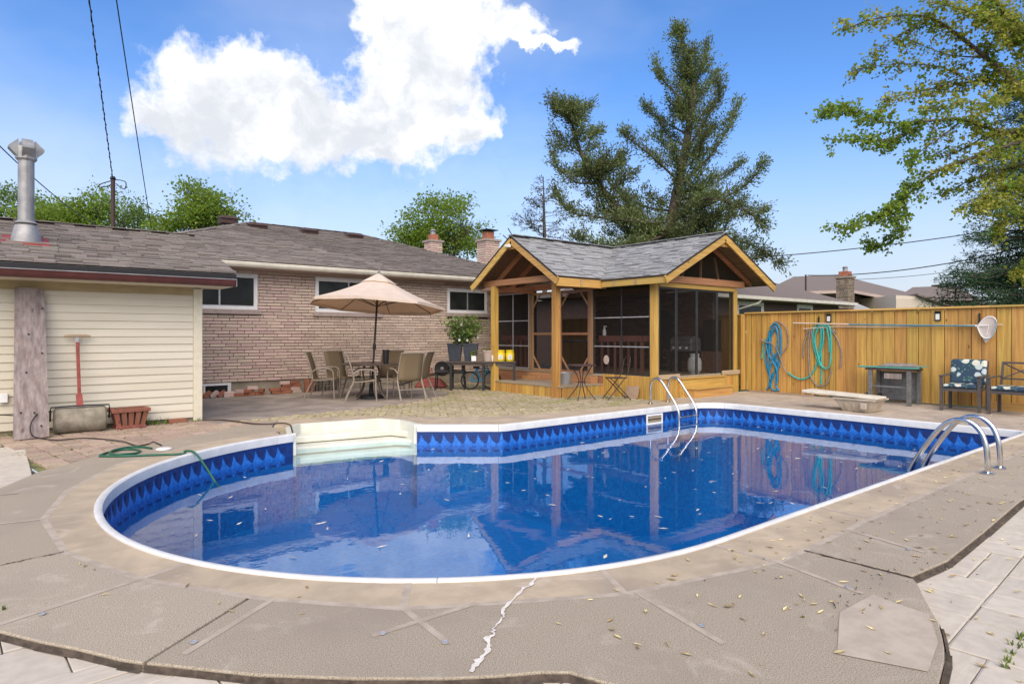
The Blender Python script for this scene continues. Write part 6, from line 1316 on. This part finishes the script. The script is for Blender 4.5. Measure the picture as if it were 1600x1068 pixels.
def sag(a, b_, s, n=12): return [Vector(a).lerp(Vector(b_), i / n) + Vector((0, 0, -s * 4 * (i / n) * (1 - i / n))) for i in range(n + 1)]
def wiret(label, a, b_, s, r_, twist=False):
    P = sag(a, b_, s, 40 if twist else 14); m = MB().tube(P, r_, 5)
    if twist: m.tube([p + RT * .022 * math.cos(i * 1.9) + Vector((0, 0, .022 * math.sin(i * 1.9))) for i, p in enumerate(sag(a, b_, s, 60))], r_ * .8, 5)
    tag(m.build('overhead_wire', C['cable'], smooth=True), label, 'wire', 'overhead wires')
wiret('twisted service wire coming down to the brown mast', gd(132, -60, 12), mt_, .05, .011, True)
wiret('straight wire crossing the sky right of the brown mast, down to the roof', gd(170, -80, 10), gd(238, 366, 19.5), .04, .011)
wiret('dark wire passing in front of the metal flue', gd(-60, 168, 8), gd(150, 352, 13.6), .12, .009)
wiret('upper wire right of the big evergreen, sloping up to the maple', gd(1150, 404, 34), gd(1545, 361, 30), .15, .024)
wiret('lower thicker wire running from the stone chimney to the spruce', gd(1262, 430, 39), gd(1560, 396, 30), .3, .026)
wiret('faint lowest wire between the stone chimney and the spruce', gd(1320, 437, 46), gd(1560, 413, 42), .2, .018)

# ================================================================== trees and plants
def leaf_mesh(name, pts, size, asp, m, seed, droop=0.0, dirs=None, jit=.3, parent=None, up=0.0):
    g_ = np.random.default_rng(seed); P = np.asarray(pts, float); n = len(P)
    if n == 0: return None
    d = g_.normal(size=(n, 3)) if dirs is None else np.asarray(dirs, float) + g_.normal(size=(n, 3)) * jit
    d[:, 2] += up - droop; d /= np.linalg.norm(d, axis=1)[:, None] + 1e-9
    a = g_.normal(size=(n, 3)); s = np.cross(d, a); s /= np.linalg.norm(s, axis=1)[:, None] + 1e-9
    nn = np.cross(d, s)
    L = size * g_.uniform(.65, 1.3, n)[:, None]; Wd = L * asp
    V = np.stack([P, P + d * L * .45 + s * Wd * .5 + nn * L * .05, P + d * L, P + d * L * .45 - s * Wd * .5 + nn * L * .05], 1).reshape(-1, 3)
    off_ = np.array(wloc(parent)) if parent else np.zeros(3); V = V - off_
    me = bpy.data.meshes.new(name); me.vertices.add(4 * n); me.vertices.foreach_set('co', V.ravel()); me.loops.add(4 * n); me.loops.foreach_set('vertex_index', np.arange(4 * n, dtype=np.int32))
    me.polygons.add(n); me.polygons.foreach_set('loop_start', np.arange(0, 4 * n, 4, dtype=np.int32)); me.polygons.foreach_set('loop_total', np.full(n, 4, dtype=np.int32)); me.update(calc_edges=True)
    me.materials.append(C[m]); o = bpy.data.objects.new(name, me); col.objects.link(o)
    if parent: o.parent = parent
    return o
def wig(a, b_, r, n=6, amp=.06, sagk=0.0):
    a, b_ = Vector(a), Vector(b_); L = (b_ - a).length
    return [a.lerp(b_, i / n) + (Vector((r.gauss(0, 1), r.gauss(0, 1), r.gauss(0, 1))) * amp * L * math.sin(math.pi * i / n) if 0 < i < n else Vector()) + Vector((0, 0, -sagk * L * 4 * (i / n) * (1 - i / n))) for i in range(n + 1)]
def along(P, t):
    k = len(P) - 1; i = min(int(t * k), k - 1); return P[i].lerp(P[i + 1], t * k - i)

from mathutils import noise as mnoise
def broadleaf(label, base, blobs, seed, mleaf, lsize, nclust, per, mbark='bark', group='trees beyond the roofs', tr=.16, spread=.35):
    """Crown of leaf clumps over limbs; blobs are (centre, radius xyz) in the world."""
    r = random.Random(seed); t = thing('broadleaf_tree', label, 'tree', base, 0, group); b0 = Vector(base)
    m = MB(); cs_ = [Vector(c) for c, _ in blobs]; mid = sum(cs_, Vector()) / len(cs_); fork = Vector((mid.x, mid.y, b0.z + (mid.z - b0.z) * .55))
    m.tube(wig(b0, fork, r, 5, .02), [tr * (1 - .08 * i) for i in range(6)], 8)
    lp = []
    for c in cs_: P = wig(fork, c, r, 5, .05); m.tube(P, [tr * .55 * (1 - .15 * i) for i in range(6)], 6); lp.append(P)
    pts, dirs = [], []
    for k in range(nclust):
        i = r.choices(range(len(blobs)), [rr[0] * rr[1] + rr[0] * rr[2] for _, rr in blobs])[0]; c, rr = blobs[i]
        while True:
            v = Vector((r.gauss(0, 1), r.gauss(0, 1), r.gauss(0, 1))).normalized(); 
            if v.z > -.75: break
        q = r.uniform(.5, 1.12); e = Vector(c) + Vector((v.x * rr[0], v.y * rr[1], v.z * rr[2])) * q
        if r.random() < .45: P = wig(along(lp[i], r.uniform(.5, 1)), e, r, 3, .08); m.tube(P, [tr * .13, tr * .1, tr * .07, tr * .04], 4)
        if mnoise.noise(e * (.55 / max(.5, spread) * .6) + Vector((seed * 3.1, 0, 0))) < -.10: continue
        for _ in range(int(per * r.uniform(.4, 1.7))):
            o_ = Vector((r.gauss(0, spread), r.gauss(0, spread), r.gauss(0, spread * .55))); pts.append(e + o_); dirs.append(o_ + v * .3)
    m.build('trunk', C[mbark], t, smooth=True); leaf_mesh('crown', pts, lsize, .7, mleaf, seed, droop=.15, dirs=dirs, jit=.35, parent=t)
    return t
def blob(px, py, D, rx, ry, rd=None): c = gd(px, py, D); s = D / FPX; return (c, (rx * s, (rd or rx) * s, ry * s))
base = lambda px, D: (gd(px, 522, D).x, gd(px, 522, D).y, -.1)
broadleaf('dark green rounded tree behind the shed at the far left', base(40, 40), [blob(20, 330, 40, 45, 34), blob(75, 335, 40, 45, 30), blob(-60, 330, 40, 60, 40)], 1, 'leaf_green', .15, 330, 44)
broadleaf('light green tree just left of the brown service mast', base(120, 33), [blob(70, 342, 33, 40, 26), blob(120, 345, 33, 42, 26), blob(152, 322, 33, 22, 26)], 2, 'leaf_maple', .135, 280, 42)
broadleaf('thin loose tree right of the brown service mast', base(215, 36), [blob(195, 335, 36, 30, 32), blob(225, 350, 36, 26, 18), blob(170, 350, 36, 28, 14)], 3, 'leaf_green', .125, 120, 36, spread=.3)
broadleaf('bright green maple rising at the left end of the house roof', base(330, 30), [blob(310, 308, 30, 30, 22), blob(350, 325, 30, 34, 20), blob(300, 345, 30, 40, 16), blob(260, 356, 30, 24, 10), blob(330, 340, 30, 30, 20)], 4, 'leaf_maple', .135, 230, 44, spread=.28)
broadleaf('full round green tree behind the two chimneys', base(690, 38), [blob(690, 345, 38, 55, 42), blob(640, 378, 38, 32, 26), blob(730, 365, 38, 34, 40), blob(675, 385, 38, 55, 30)], 5, 'leaf_maple', .15, 560, 44)
broadleaf('small tree top just showing over the house ridge', base(515, 44), [blob(515, 366, 44, 15, 8)], 6, 'leaf_green', .15, 30, 34)

def evergreen(label, name, base_, trunk, limbs, seed, mleaf, mbark, tr, lsize, asp, step, spread, group, up=.35, side=.35, twig=.55, dens=1.0, gap=.15):
    r = random.Random(seed); t = thing(name, label, 'tree', base_, 0, group); m = MB()
    for P, r0 in trunk: k = len(P); m.tube(P, [max(.015, r0 * (1 - .93 * i / (k - 1))) for i in range(k)], 8)
    pts, dirs = [], []
    for P in limbs:
        L = sum((b_ - a).length for a, b_ in zip(P, P[1:])); k = len(P); m.tube(P, [max(.008, tr * .22 * min(1, L / 3) * (1 - .85 * i / (k - 1))) for i in range(k)], 5)
        n_ = max(2, int(L / step))
        for i in range(n_):
            f = gap + (1.02 - gap) * (i + r.random()) / n_; f = min(f, 1)
            a = along(P, f); d = (along(P, min(1, f + .05)) - along(P, max(0, f - .05))).normalized()
            for _ in range(max(1, int(2 * dens))):
                v = Vector((r.gauss(0, side), r.gauss(0, side), r.gauss(0, side) + up)) + d * .6; v.normalize(); l = twig * r.uniform(.4, 1.2) * (1.1 - .4 * f)
                nn_ = max(3, int(l / .05 * dens))
                for j in range(nn_):
                    pts.append(a + v * l * (j + r.random()) / nn_ + Vector((r.gauss(0, spread), r.gauss(0, spread), r.gauss(0, spread)))); dirs.append(v + d * .2)
    m.build('trunk', C[mbark], t, smooth=True); leaf_mesh('crown', pts, lsize, asp, mleaf, seed, dirs=dirs, jit=.55, parent=t); return t
# the big old cedar behind the screen house
def gpath(L, D, r=None, n=4): return spline([gd(p[0], p[1], D + (p[2] if len(p) > 2 else 0)) for p in L], n)
DC = 25; r9 = random.Random(9)
tk = gpath([(1040, 530), (1040, 420), (1046, 360), (1062, 280), (1078, 190), (1082, 130), (1068, 70), (1059, 47)], DC)
tk2 = gpath([(1040, 420), (1000, 360, -.3), (945, 300, -.8), (908, 240, -.8), (893, 190, -.8), (888, 175, -.8)], DC)
limbs = [gpath(L, DC) for L in ([(1050, 345), (1110, 318, -1), (1165, 290, -1.6), (1192, 255, -2)], [(1062, 290), (1105, 250, .6), (1135, 205, .9), (1152, 165, 1)], [(1046, 360), (1120, 345, 1.4), (1196, 328, 2)], [(1042, 380), (1120, 372, -1.4), (1180, 385, -2), (1218, 412, -2.2)],
    [(1062, 285), (1025, 250, -.8), (990, 222, -1), (975, 210, -1)], [(1075, 210), (1045, 195, .6), (1020, 180, .9), (1008, 168, 1)], [(1080, 170), (1050, 140, -.5), (1032, 120, -.6), (1026, 100, -.6)], [(1082, 140), (1098, 105, .3), (1106, 68, .4)], [(1070, 240), (1100, 190, -.9), (1125, 150, -1.2), (1122, 130, -1.2)],
    [(1080, 160), (1105, 140, .3), (1120, 115, .5)], [(1052, 330), (1000, 320, 1.2), (955, 290, 1.8), (935, 250, 2)], [(1048, 350), (990, 345, -1.5), (940, 340, -2), (890, 330, -2.2), (868, 300, -2.3)], [(930, 285, -.8), (900, 285, -.8), (872, 262, -.9), (866, 240, -1)], [(910, 245, -.8), (925, 215, -.5), (938, 205, -.4)],
    [(950, 305, -.8), (970, 270, -.6), (976, 240, -.5)], [(1045, 365), (1000, 380, -2), (950, 385, -2.5), (900, 370, -3)], [(1060, 300), (1110, 290, 2), (1160, 255, 2.6)], [(1055, 320), (1120, 310, -2), (1175, 335, -2.6), (1190, 350, -2.8)], [(1044, 380), (1090, 400, -1.5), (1150, 410, -2), (1190, 400, -2)], [(1072, 230), (1048, 215, 1), (1030, 195, 1.4)], [(1044, 385), (960, 400, 1), (900, 385, 1.5)])]
def sil(y): 
    T = [(48, 4, 4), (100, 34, 30), (150, 44, 44), (200, 52, 66), (250, 74, 76), (300, 96, 98), (350, 130, 118), (410, 130, 128)]
    for (a, l, q), (b_, l2, q2) in zip(T, T[1:]):
        if a <= y <= b_: f = (y - a) / (b_ - a); return l + (l2 - l) * f, q + (q2 - q) * f
    return 10, 10
for k in range(78):
    f = r9.uniform(.22, .97); a = along(tk, f); ya = HOR - (a.z - CAM_H) / DC * FPX; l, q = sil(max(50, min(405, ya))); an = r9.uniform(0, 6.283); w = (l if math.cos(an) < 0 else q) * r9.uniform(.35, .82) * DC / FPX
    e = a + RT * math.cos(an) * w + FW * math.sin(an) * w + Vector((0, 0, w * r9.uniform(.15, .75))); limbs.append(wig(a, e, r9, 4, .05, .06))
for k in range(46):
    f2 = r9.uniform(.12, .97); a = along(tk2, f2); an = r9.uniform(0, 6.283); w = r9.uniform(.45, 1.1) * (1.75 - 1.05 * f2); limbs.append(wig(a, a + RT * math.cos(an) * w + FW * math.sin(an) * w + Vector((0, 0, w * r9.uniform(.2, .8))), r9, 4, .05))
for k in range(26):
    a = gd(r9.uniform(900, 1180), r9.uniform(330, 410), DC + r9.uniform(-1.5, 1.8)); limbs.append(wig(tk[3].lerp(a, .35), a + Vector((0, 0, r9.uniform(0, .5))), r9, 4, .05, .05))
limbs += [tk[int(len(tk) * .55):], tk2[int(len(tk2) * .5):]]
evergreen('tall old cedar with two leaders rising behind the screen house', 'cedar_tree', base(1040, DC), [(tk, .30), (tk2, .17)], limbs, 10, 'leaf_cedar', 'barkg', .26, .115, .36, .15, .07, None, up=.42, side=.5, twig=.58, dens=2.1, gap=.2)
# thin half-bare spruce beside it
r9 = random.Random(19); DS = 34; tk = gpath([(851, 530), (851, 400), (850, 330), (849, 276)], DS); limbs = []
for k in range(60):
    f = r9.uniform(.42, .97); a = along(tk, f); w = (1 - f) * 3.3 + .12; an = r9.uniform(0, 6.283); limbs.append(wig(a, a + RT * math.cos(an) * w + FW * math.sin(an) * w + Vector((0, 0, w * r9.uniform(.05, .5))), r9, 4, .03, .08))
evergreen('thin half bare spruce top left of the cedar', 'spruce_tree', base(851, DS), [(tk, .16)], limbs, 20, 'leaf_dry', 'bark', .14, .15, .26, .13, .05, 'spruces', up=.0, side=.35, twig=.30, dens=.9, gap=.34)
# dark spruce by the right edge
r9 = random.Random(29); DS = 21; tk = gpath([(1640, 530), (1640, 400), (1640, 250), (1640, 90)], DS); limbs = []
for k in range(380):
    f = r9.uniform(.04, .97); a = along(tk, f); w = ((1 - f) * 3.0 + 1.0) * r9.uniform(.75, 1.08); an = r9.uniform(0, 6.283)
    if math.cos(an) > .5: continue
    limbs.append(wig(a, a + RT * math.cos(an) * w + FW * math.sin(an) * w + Vector((0, 0, -w * r9.uniform(.0, .25))), r9, 4, .03, .05))
evergreen('dark dense spruce standing at the right edge behind the fence', 'spruce_tree', base(1640, DS), [(tk, .2)], limbs, 30, 'leaf_spruce', 'bark', .2, .12, .24, .13, .05, 'spruces', up=-.12, side=.4, twig=.5, dens=1.35, gap=.2)
# young-leaved maple reaching in from the right
r9 = random.Random(39); DM = 14
t = thing('maple_tree', 'tall maple with sparse young yellow green leaves reaching in from the right', 'tree', base(1760, DM)); m = MB()
tk = gpath([(1760, 545), (1755, 400), (1740, 300), (1735, 200), (1700, 60), (1660, -120), (1630, -260)], DM); m.tube(tk, [max(.05, .24 * (1 - .8 * i / (len(tk) - 1))) for i in range(len(tk))], 10)
LM = [[(1738, 260), (1660, 190), (1598, 140), (1540, 90), (1495, 54), (1450, 27), (1382, 27), (1328, 42)], [(1715, 110), (1650, 30), (1600, -60), (1553, -130)], [(1737, 290), (1660, 165), (1585, 130), (1517, 128), (1450, 140), (1382, 155)], [(1740, 300), (1670, 230), (1598, 209), (1553, 203), (1504, 187), (1450, 189), (1382, 191), (1328, 168), (1290, 178)],
      [(1742, 310), (1680, 240), (1600, 223), (1531, 243), (1468, 265), (1432, 292), (1405, 315), (1382, 335), (1315, 357)], [(1735, 210), (1660, 110), (1600, 60), (1560, 10), (1500, -30), (1420, -40)], [(1745, 320), (1680, 300), (1610, 290), (1560, 300), (1520, 330)], [(1742, 330), (1660, 340), (1590, 330), (1560, 360)], [(1740, 290), (1650, 250), (1580, 262), (1520, 280), (1480, 300)], [(1725, 160), (1640, 60), (1580, 50), (1520, 20), (1460, 5)],
      [(1504, 187), (1470, 215), (1440, 235), (1425, 250)], [(1553, 203), (1500, 235), (1460, 240)], [(1450, 189), (1400, 215), (1370, 218), (1300, 218)], [(1382, 335), (1400, 345), (1385, 375), (1360, 382)], [(1450, 27), (1400, 60), (1370, 82)], [(1517, 128), (1470, 105), (1400, 100), (1340, 108)], [(1540, 90), (1480, 85), (1420, 62)], [(1600, 130), (1560, 160), (1500, 160), (1450, 170)], [(1740, 280), (1690, 330), (1630, 380), (1590, 420)], [(1700, 220), (1640, 150), (1570, 60), (1540, 5)]]
gold, green = [], []; gd_, gr_ = [], []
for li, L in enumerate(LM):
    ph = r9.uniform(-1.2, 1.2) if li > 4 else r9.uniform(-.4, .4)
    P = spline([gd(p[0], p[1], DM + ph * min(1, i / 2.0)) for i, p in enumerate(L)], 4); k = len(P); r0 = (.085, .08, .05, .06, .055, .06, .04, .04, .05, .05)[li] if li < 10 else .02
    m.tube(P, [max(.006, r0 * (1 - .92 * i / (k - 1))) for i in range(k)], 6)
    Ln = sum((b_ - a).length for a, b_ in zip(P, P[1:])); nt = int(Ln / .085)
    for j in range(nt):
        f = .22 + .78 * (j + r9.random()) / nt if li < 10 else (j + r9.random()) / nt; f = min(f, 1); a = along(P, f); d = (along(P, min(1, f + .04)) - along(P, max(0, f - .04))).normalized()
        l = r9.uniform(.18, .62) * (1.2 - .5 * f); v = (d * .9 + Vector((r9.gauss(0, .6), r9.gauss(0, .6), r9.gauss(-.12, .5)))).normalized(); Q = wig(a, a + v * l, r9, 3, .06, .05)
        m.tube(Q, [.006, .005, .004, .003], 3)
        px_ = 800 + FPX * (a - cam.location).dot(RT) / (a - cam.location).dot(FW); py_ = HOR - FPX * (a.z - CAM_H) / (a - cam.location).dot(FW)
        isg = (px_ < 1460 and py_ > 165) or r9.random() < .2
        nl = r9.randint(12, 24) + (12 if px_ < 1440 and py_ > 160 else 0) + (16 if px_ > 1530 else 0)
        for _ in range(nl):
            g0 = .25 + .8 * r9.random(); c = along(Q, min(1, g0)) + Vector((r9.gauss(0, .055), r9.gauss(0, .055), r9.gauss(0, .055)))
            (green if isg else gold).append(c); (gr_ if isg else gd_).append((r9.gauss(0, 1), r9.gauss(0, 1), r9.gauss(-.3, .7)))
m.build('trunk', C['barkg'], t, smooth=True); leaf_mesh('crown', gold, .078, .75, 'leaf_gold', 40, dirs=gd_, parent=t); leaf_mesh('green_foliage', green, .085, .75, 'leaf_maple', 41, dirs=gr_, parent=t)

# ---- small plants
def bush(label, name, base_, h, w, seed, n, ls, blooms=0, ml='leaf_maple', par=None):
    r = random.Random(seed); t = thing(name, label, 'plant', base_); b0 = Vector(base_); m = MB(); pts, dirs, bl = [], [], []
    for k in range(max(3, n // 14)):
        e = b0 + Vector((r.gauss(0, w * .5), r.gauss(0, w * .4), h * r.uniform(.45, 1))); P = wig(b0 + Vector((r.gauss(0, w * .12), r.gauss(0, w * .1), 0)), e, r, 4, .06); m.tube(P, [.008, .007, .006, .004, .003], 4)
        for _ in range(14): q = along(P, r.uniform(.3, 1)) + Vector((r.gauss(0, w * .14), r.gauss(0, w * .14), r.gauss(0, h * .06))); pts.append(q); dirs.append((r.gauss(0, 1), r.gauss(0, 1), r.gauss(.1, .6)))
    m.build('stem', C['bark'], t); leaf_mesh('foliage', pts, ls, .55, ml, seed, dirs=dirs, parent=t)
    for k in range(blooms):
        c = b0 + Vector((r.uniform(-w * .55, w * .55), r.uniform(-w * .5, 0), h * r.uniform(.1, .75))); mm = MB()
        for j in range(5): a = 1.2566 * j; mm.face([c, c + Vector((.03 * math.cos(a - .5), -.012, .03 * math.sin(a - .5))), c + Vector((.04 * math.cos(a), -.02, .04 * math.sin(a))), c + Vector((.03 * math.cos(a + .5), -.012, .03 * math.sin(a + .5)))])
        mm.build('bloom', C['rose'], t)
    return t
b1 = bq(-.45, 0, 1.06); bush('bushy green plant with white blooms growing in the charcoal planters', 'flowering_plant', b1, 0.74, .50, 51, 2000, .085, 14, 'leaf_green')
bush('tiny leafy seedling in the small white pot', 'seedling', bq(-.17, -.2, .82), .16, .13, 52, 60, .05); bush('low sprouts in the beige round pot', 'pot_sprouts', bq(.17, -.05, .93), .09, .18, 53, 50, .04)
# grass tufts along the shed, in the brick joints and in the paver joint at the right
r9 = random.Random(60); bl = MB()
def tuft(x, y, z, h, n, sp=.03):
    for _ in range(n):
        a = r9.uniform(0, 6.283); q = Vector((x + r9.gauss(0, sp), y + r9.gauss(0, sp), z)); l = h * r9.uniform(.4, 1.1); tip = q + Vector((math.cos(a) * l * .6, math.sin(a) * l * .6, l)); s = Vector((-math.sin(a), math.cos(a), 0)) * .004
        mid = q.lerp(tip, .5) + Vector((0, 0, l * .12)); bl.add([q - s, q + s, mid + s * .8, mid - s * .8, tip], [(0, 1, 2, 3), (3, 2, 4)])
for i in range(70): tuft(r9.uniform(-.2, 2.55), 10.83 + r9.gauss(0, .035), -.01, r9.uniform(.03, .09), 7)
for i in range(16): tuft(r9.uniform(1.75, 2.1), 10.84 + r9.gauss(0, .03), 0, r9.uniform(.06, .13), 7)
for i in range(60): 
    x, y = r9.uniform(.1, 1.6), r9.uniform(8.6, 10.6)
    if inside((x, y), RB): tuft(x, y, -.02, r9.uniform(.02, .045), 6, .03)
for i in range(120):
    x, y = r9.uniform(3.5, 10.4), r9.uniform(8.4, 13)
    if inside((x, y), RC): tuft(x, y, -.02, r9.uniform(.015, .035), 5, .04)
for px, py in ((1595, 1000), (1590, 1010), (1582, 1022), (1576, 1034), (1570, 1042), (1598, 994)): tuft(*gp(px, py, -.034)[:2], -.035, .035, 10, .012)
tuft(*gp(7, 952)[:2], 0, .03, 8, .008); tuft(*gp(1255, 964)[:2], 0, .012, 8, .006)
C['grassb'] = mat('grass_blade', (.16, .20, .04), (.10, .14, .03), rough=.9, island=.35)
bl.build('weeds', C['grassb'], kind='stuff', fix=False)
# fallen leaves on the deck and drifting on the water
def litter(name, spots, m, L=(.03, .065), flat=True):
    mb = MB()
    for x, y, z in spots:
        a = r9.uniform(0, 6.283); l = r9.uniform(*L); w = l * r9.uniform(.16, .34); c, s = math.cos(a), math.sin(a); cu = r9.uniform(-.006, .008)
        q = lambda u, v, dz: (x + u * c - v * s, y + u * s + v * c, z + dz)
        mb.add([q(-l / 2, 0, .002), q(-l * .1, w / 2, .004 + cu * .5), q(l / 2, 0, .003 + abs(cu)), q(-l * .1, -w / 2, .004), q(0, 0, .001)], [(0, 4, 1), (1, 4, 2), (2, 4, 3), (3, 4, 0)])
    return mb.build(name, m, kind='stuff', fix=False)
sp_ = []
while len(sp_) < 330:
    x = 2.0 + 8.0 * r9.random() ** 1.1; y = r9.uniform(.7, 2.36)
    if r9.random() < .6 and x < 2.7: continue
    dk = in_deck(x, y); sp_.append((x, y, .0045 if dk else -.029))
sp_ += [(*gp(r9.uniform(1150, 1560), r9.uniform(632, 650), 0)[:2], .003) for _ in range(40)] + [(*gp(r9.uniform(0, 500), r9.uniform(850, 960), 0)[:2], .003) for _ in range(14)] + [(*gp(r9.uniform(20, 1000), r9.uniform(1035, 1066), -.032)[:2], -.029) for _ in range(10)]
sp_ = [p for p in sp_ if not inside((p[0], p[1]), [(q.x, q.y) for q in off(-.06)])]
litter('fallen_leaves', sp_, C['leaf_lit'])
wp_ = [(q.x, q.y) for q in off(.15)]; sp_ = []
while len(sp_) < 170:
    x, y = r9.uniform(1, 10.9), r9.uniform(2.5, 8.0)
    if inside((x, y), wp_) and (r9.random() < .75 or x > 4): sp_.append((x, y, WZ + .002))
C['leaf_float'] = mat('floating_leaf', (.62, .58, .46), (.5, .44, .3), rough=.7, island=.3)
litter('floating_leaves', sp_, C['leaf_float'], (.04, .10))
# dark seeds scattered on the deck
litter('seed_litter', [(r9.uniform(3, 9), r9.uniform(1.4, 2.3), .0045) for _ in range(60)] + [(r9.uniform(3.2, 4.3), r9.gauss(1.42, .08), .0045) for _ in range(40)] + [(r9.uniform(11.3, 13.6), r9.uniform(2, 7), .001) for _ in range(60)], C['soil'], (.012, .028))
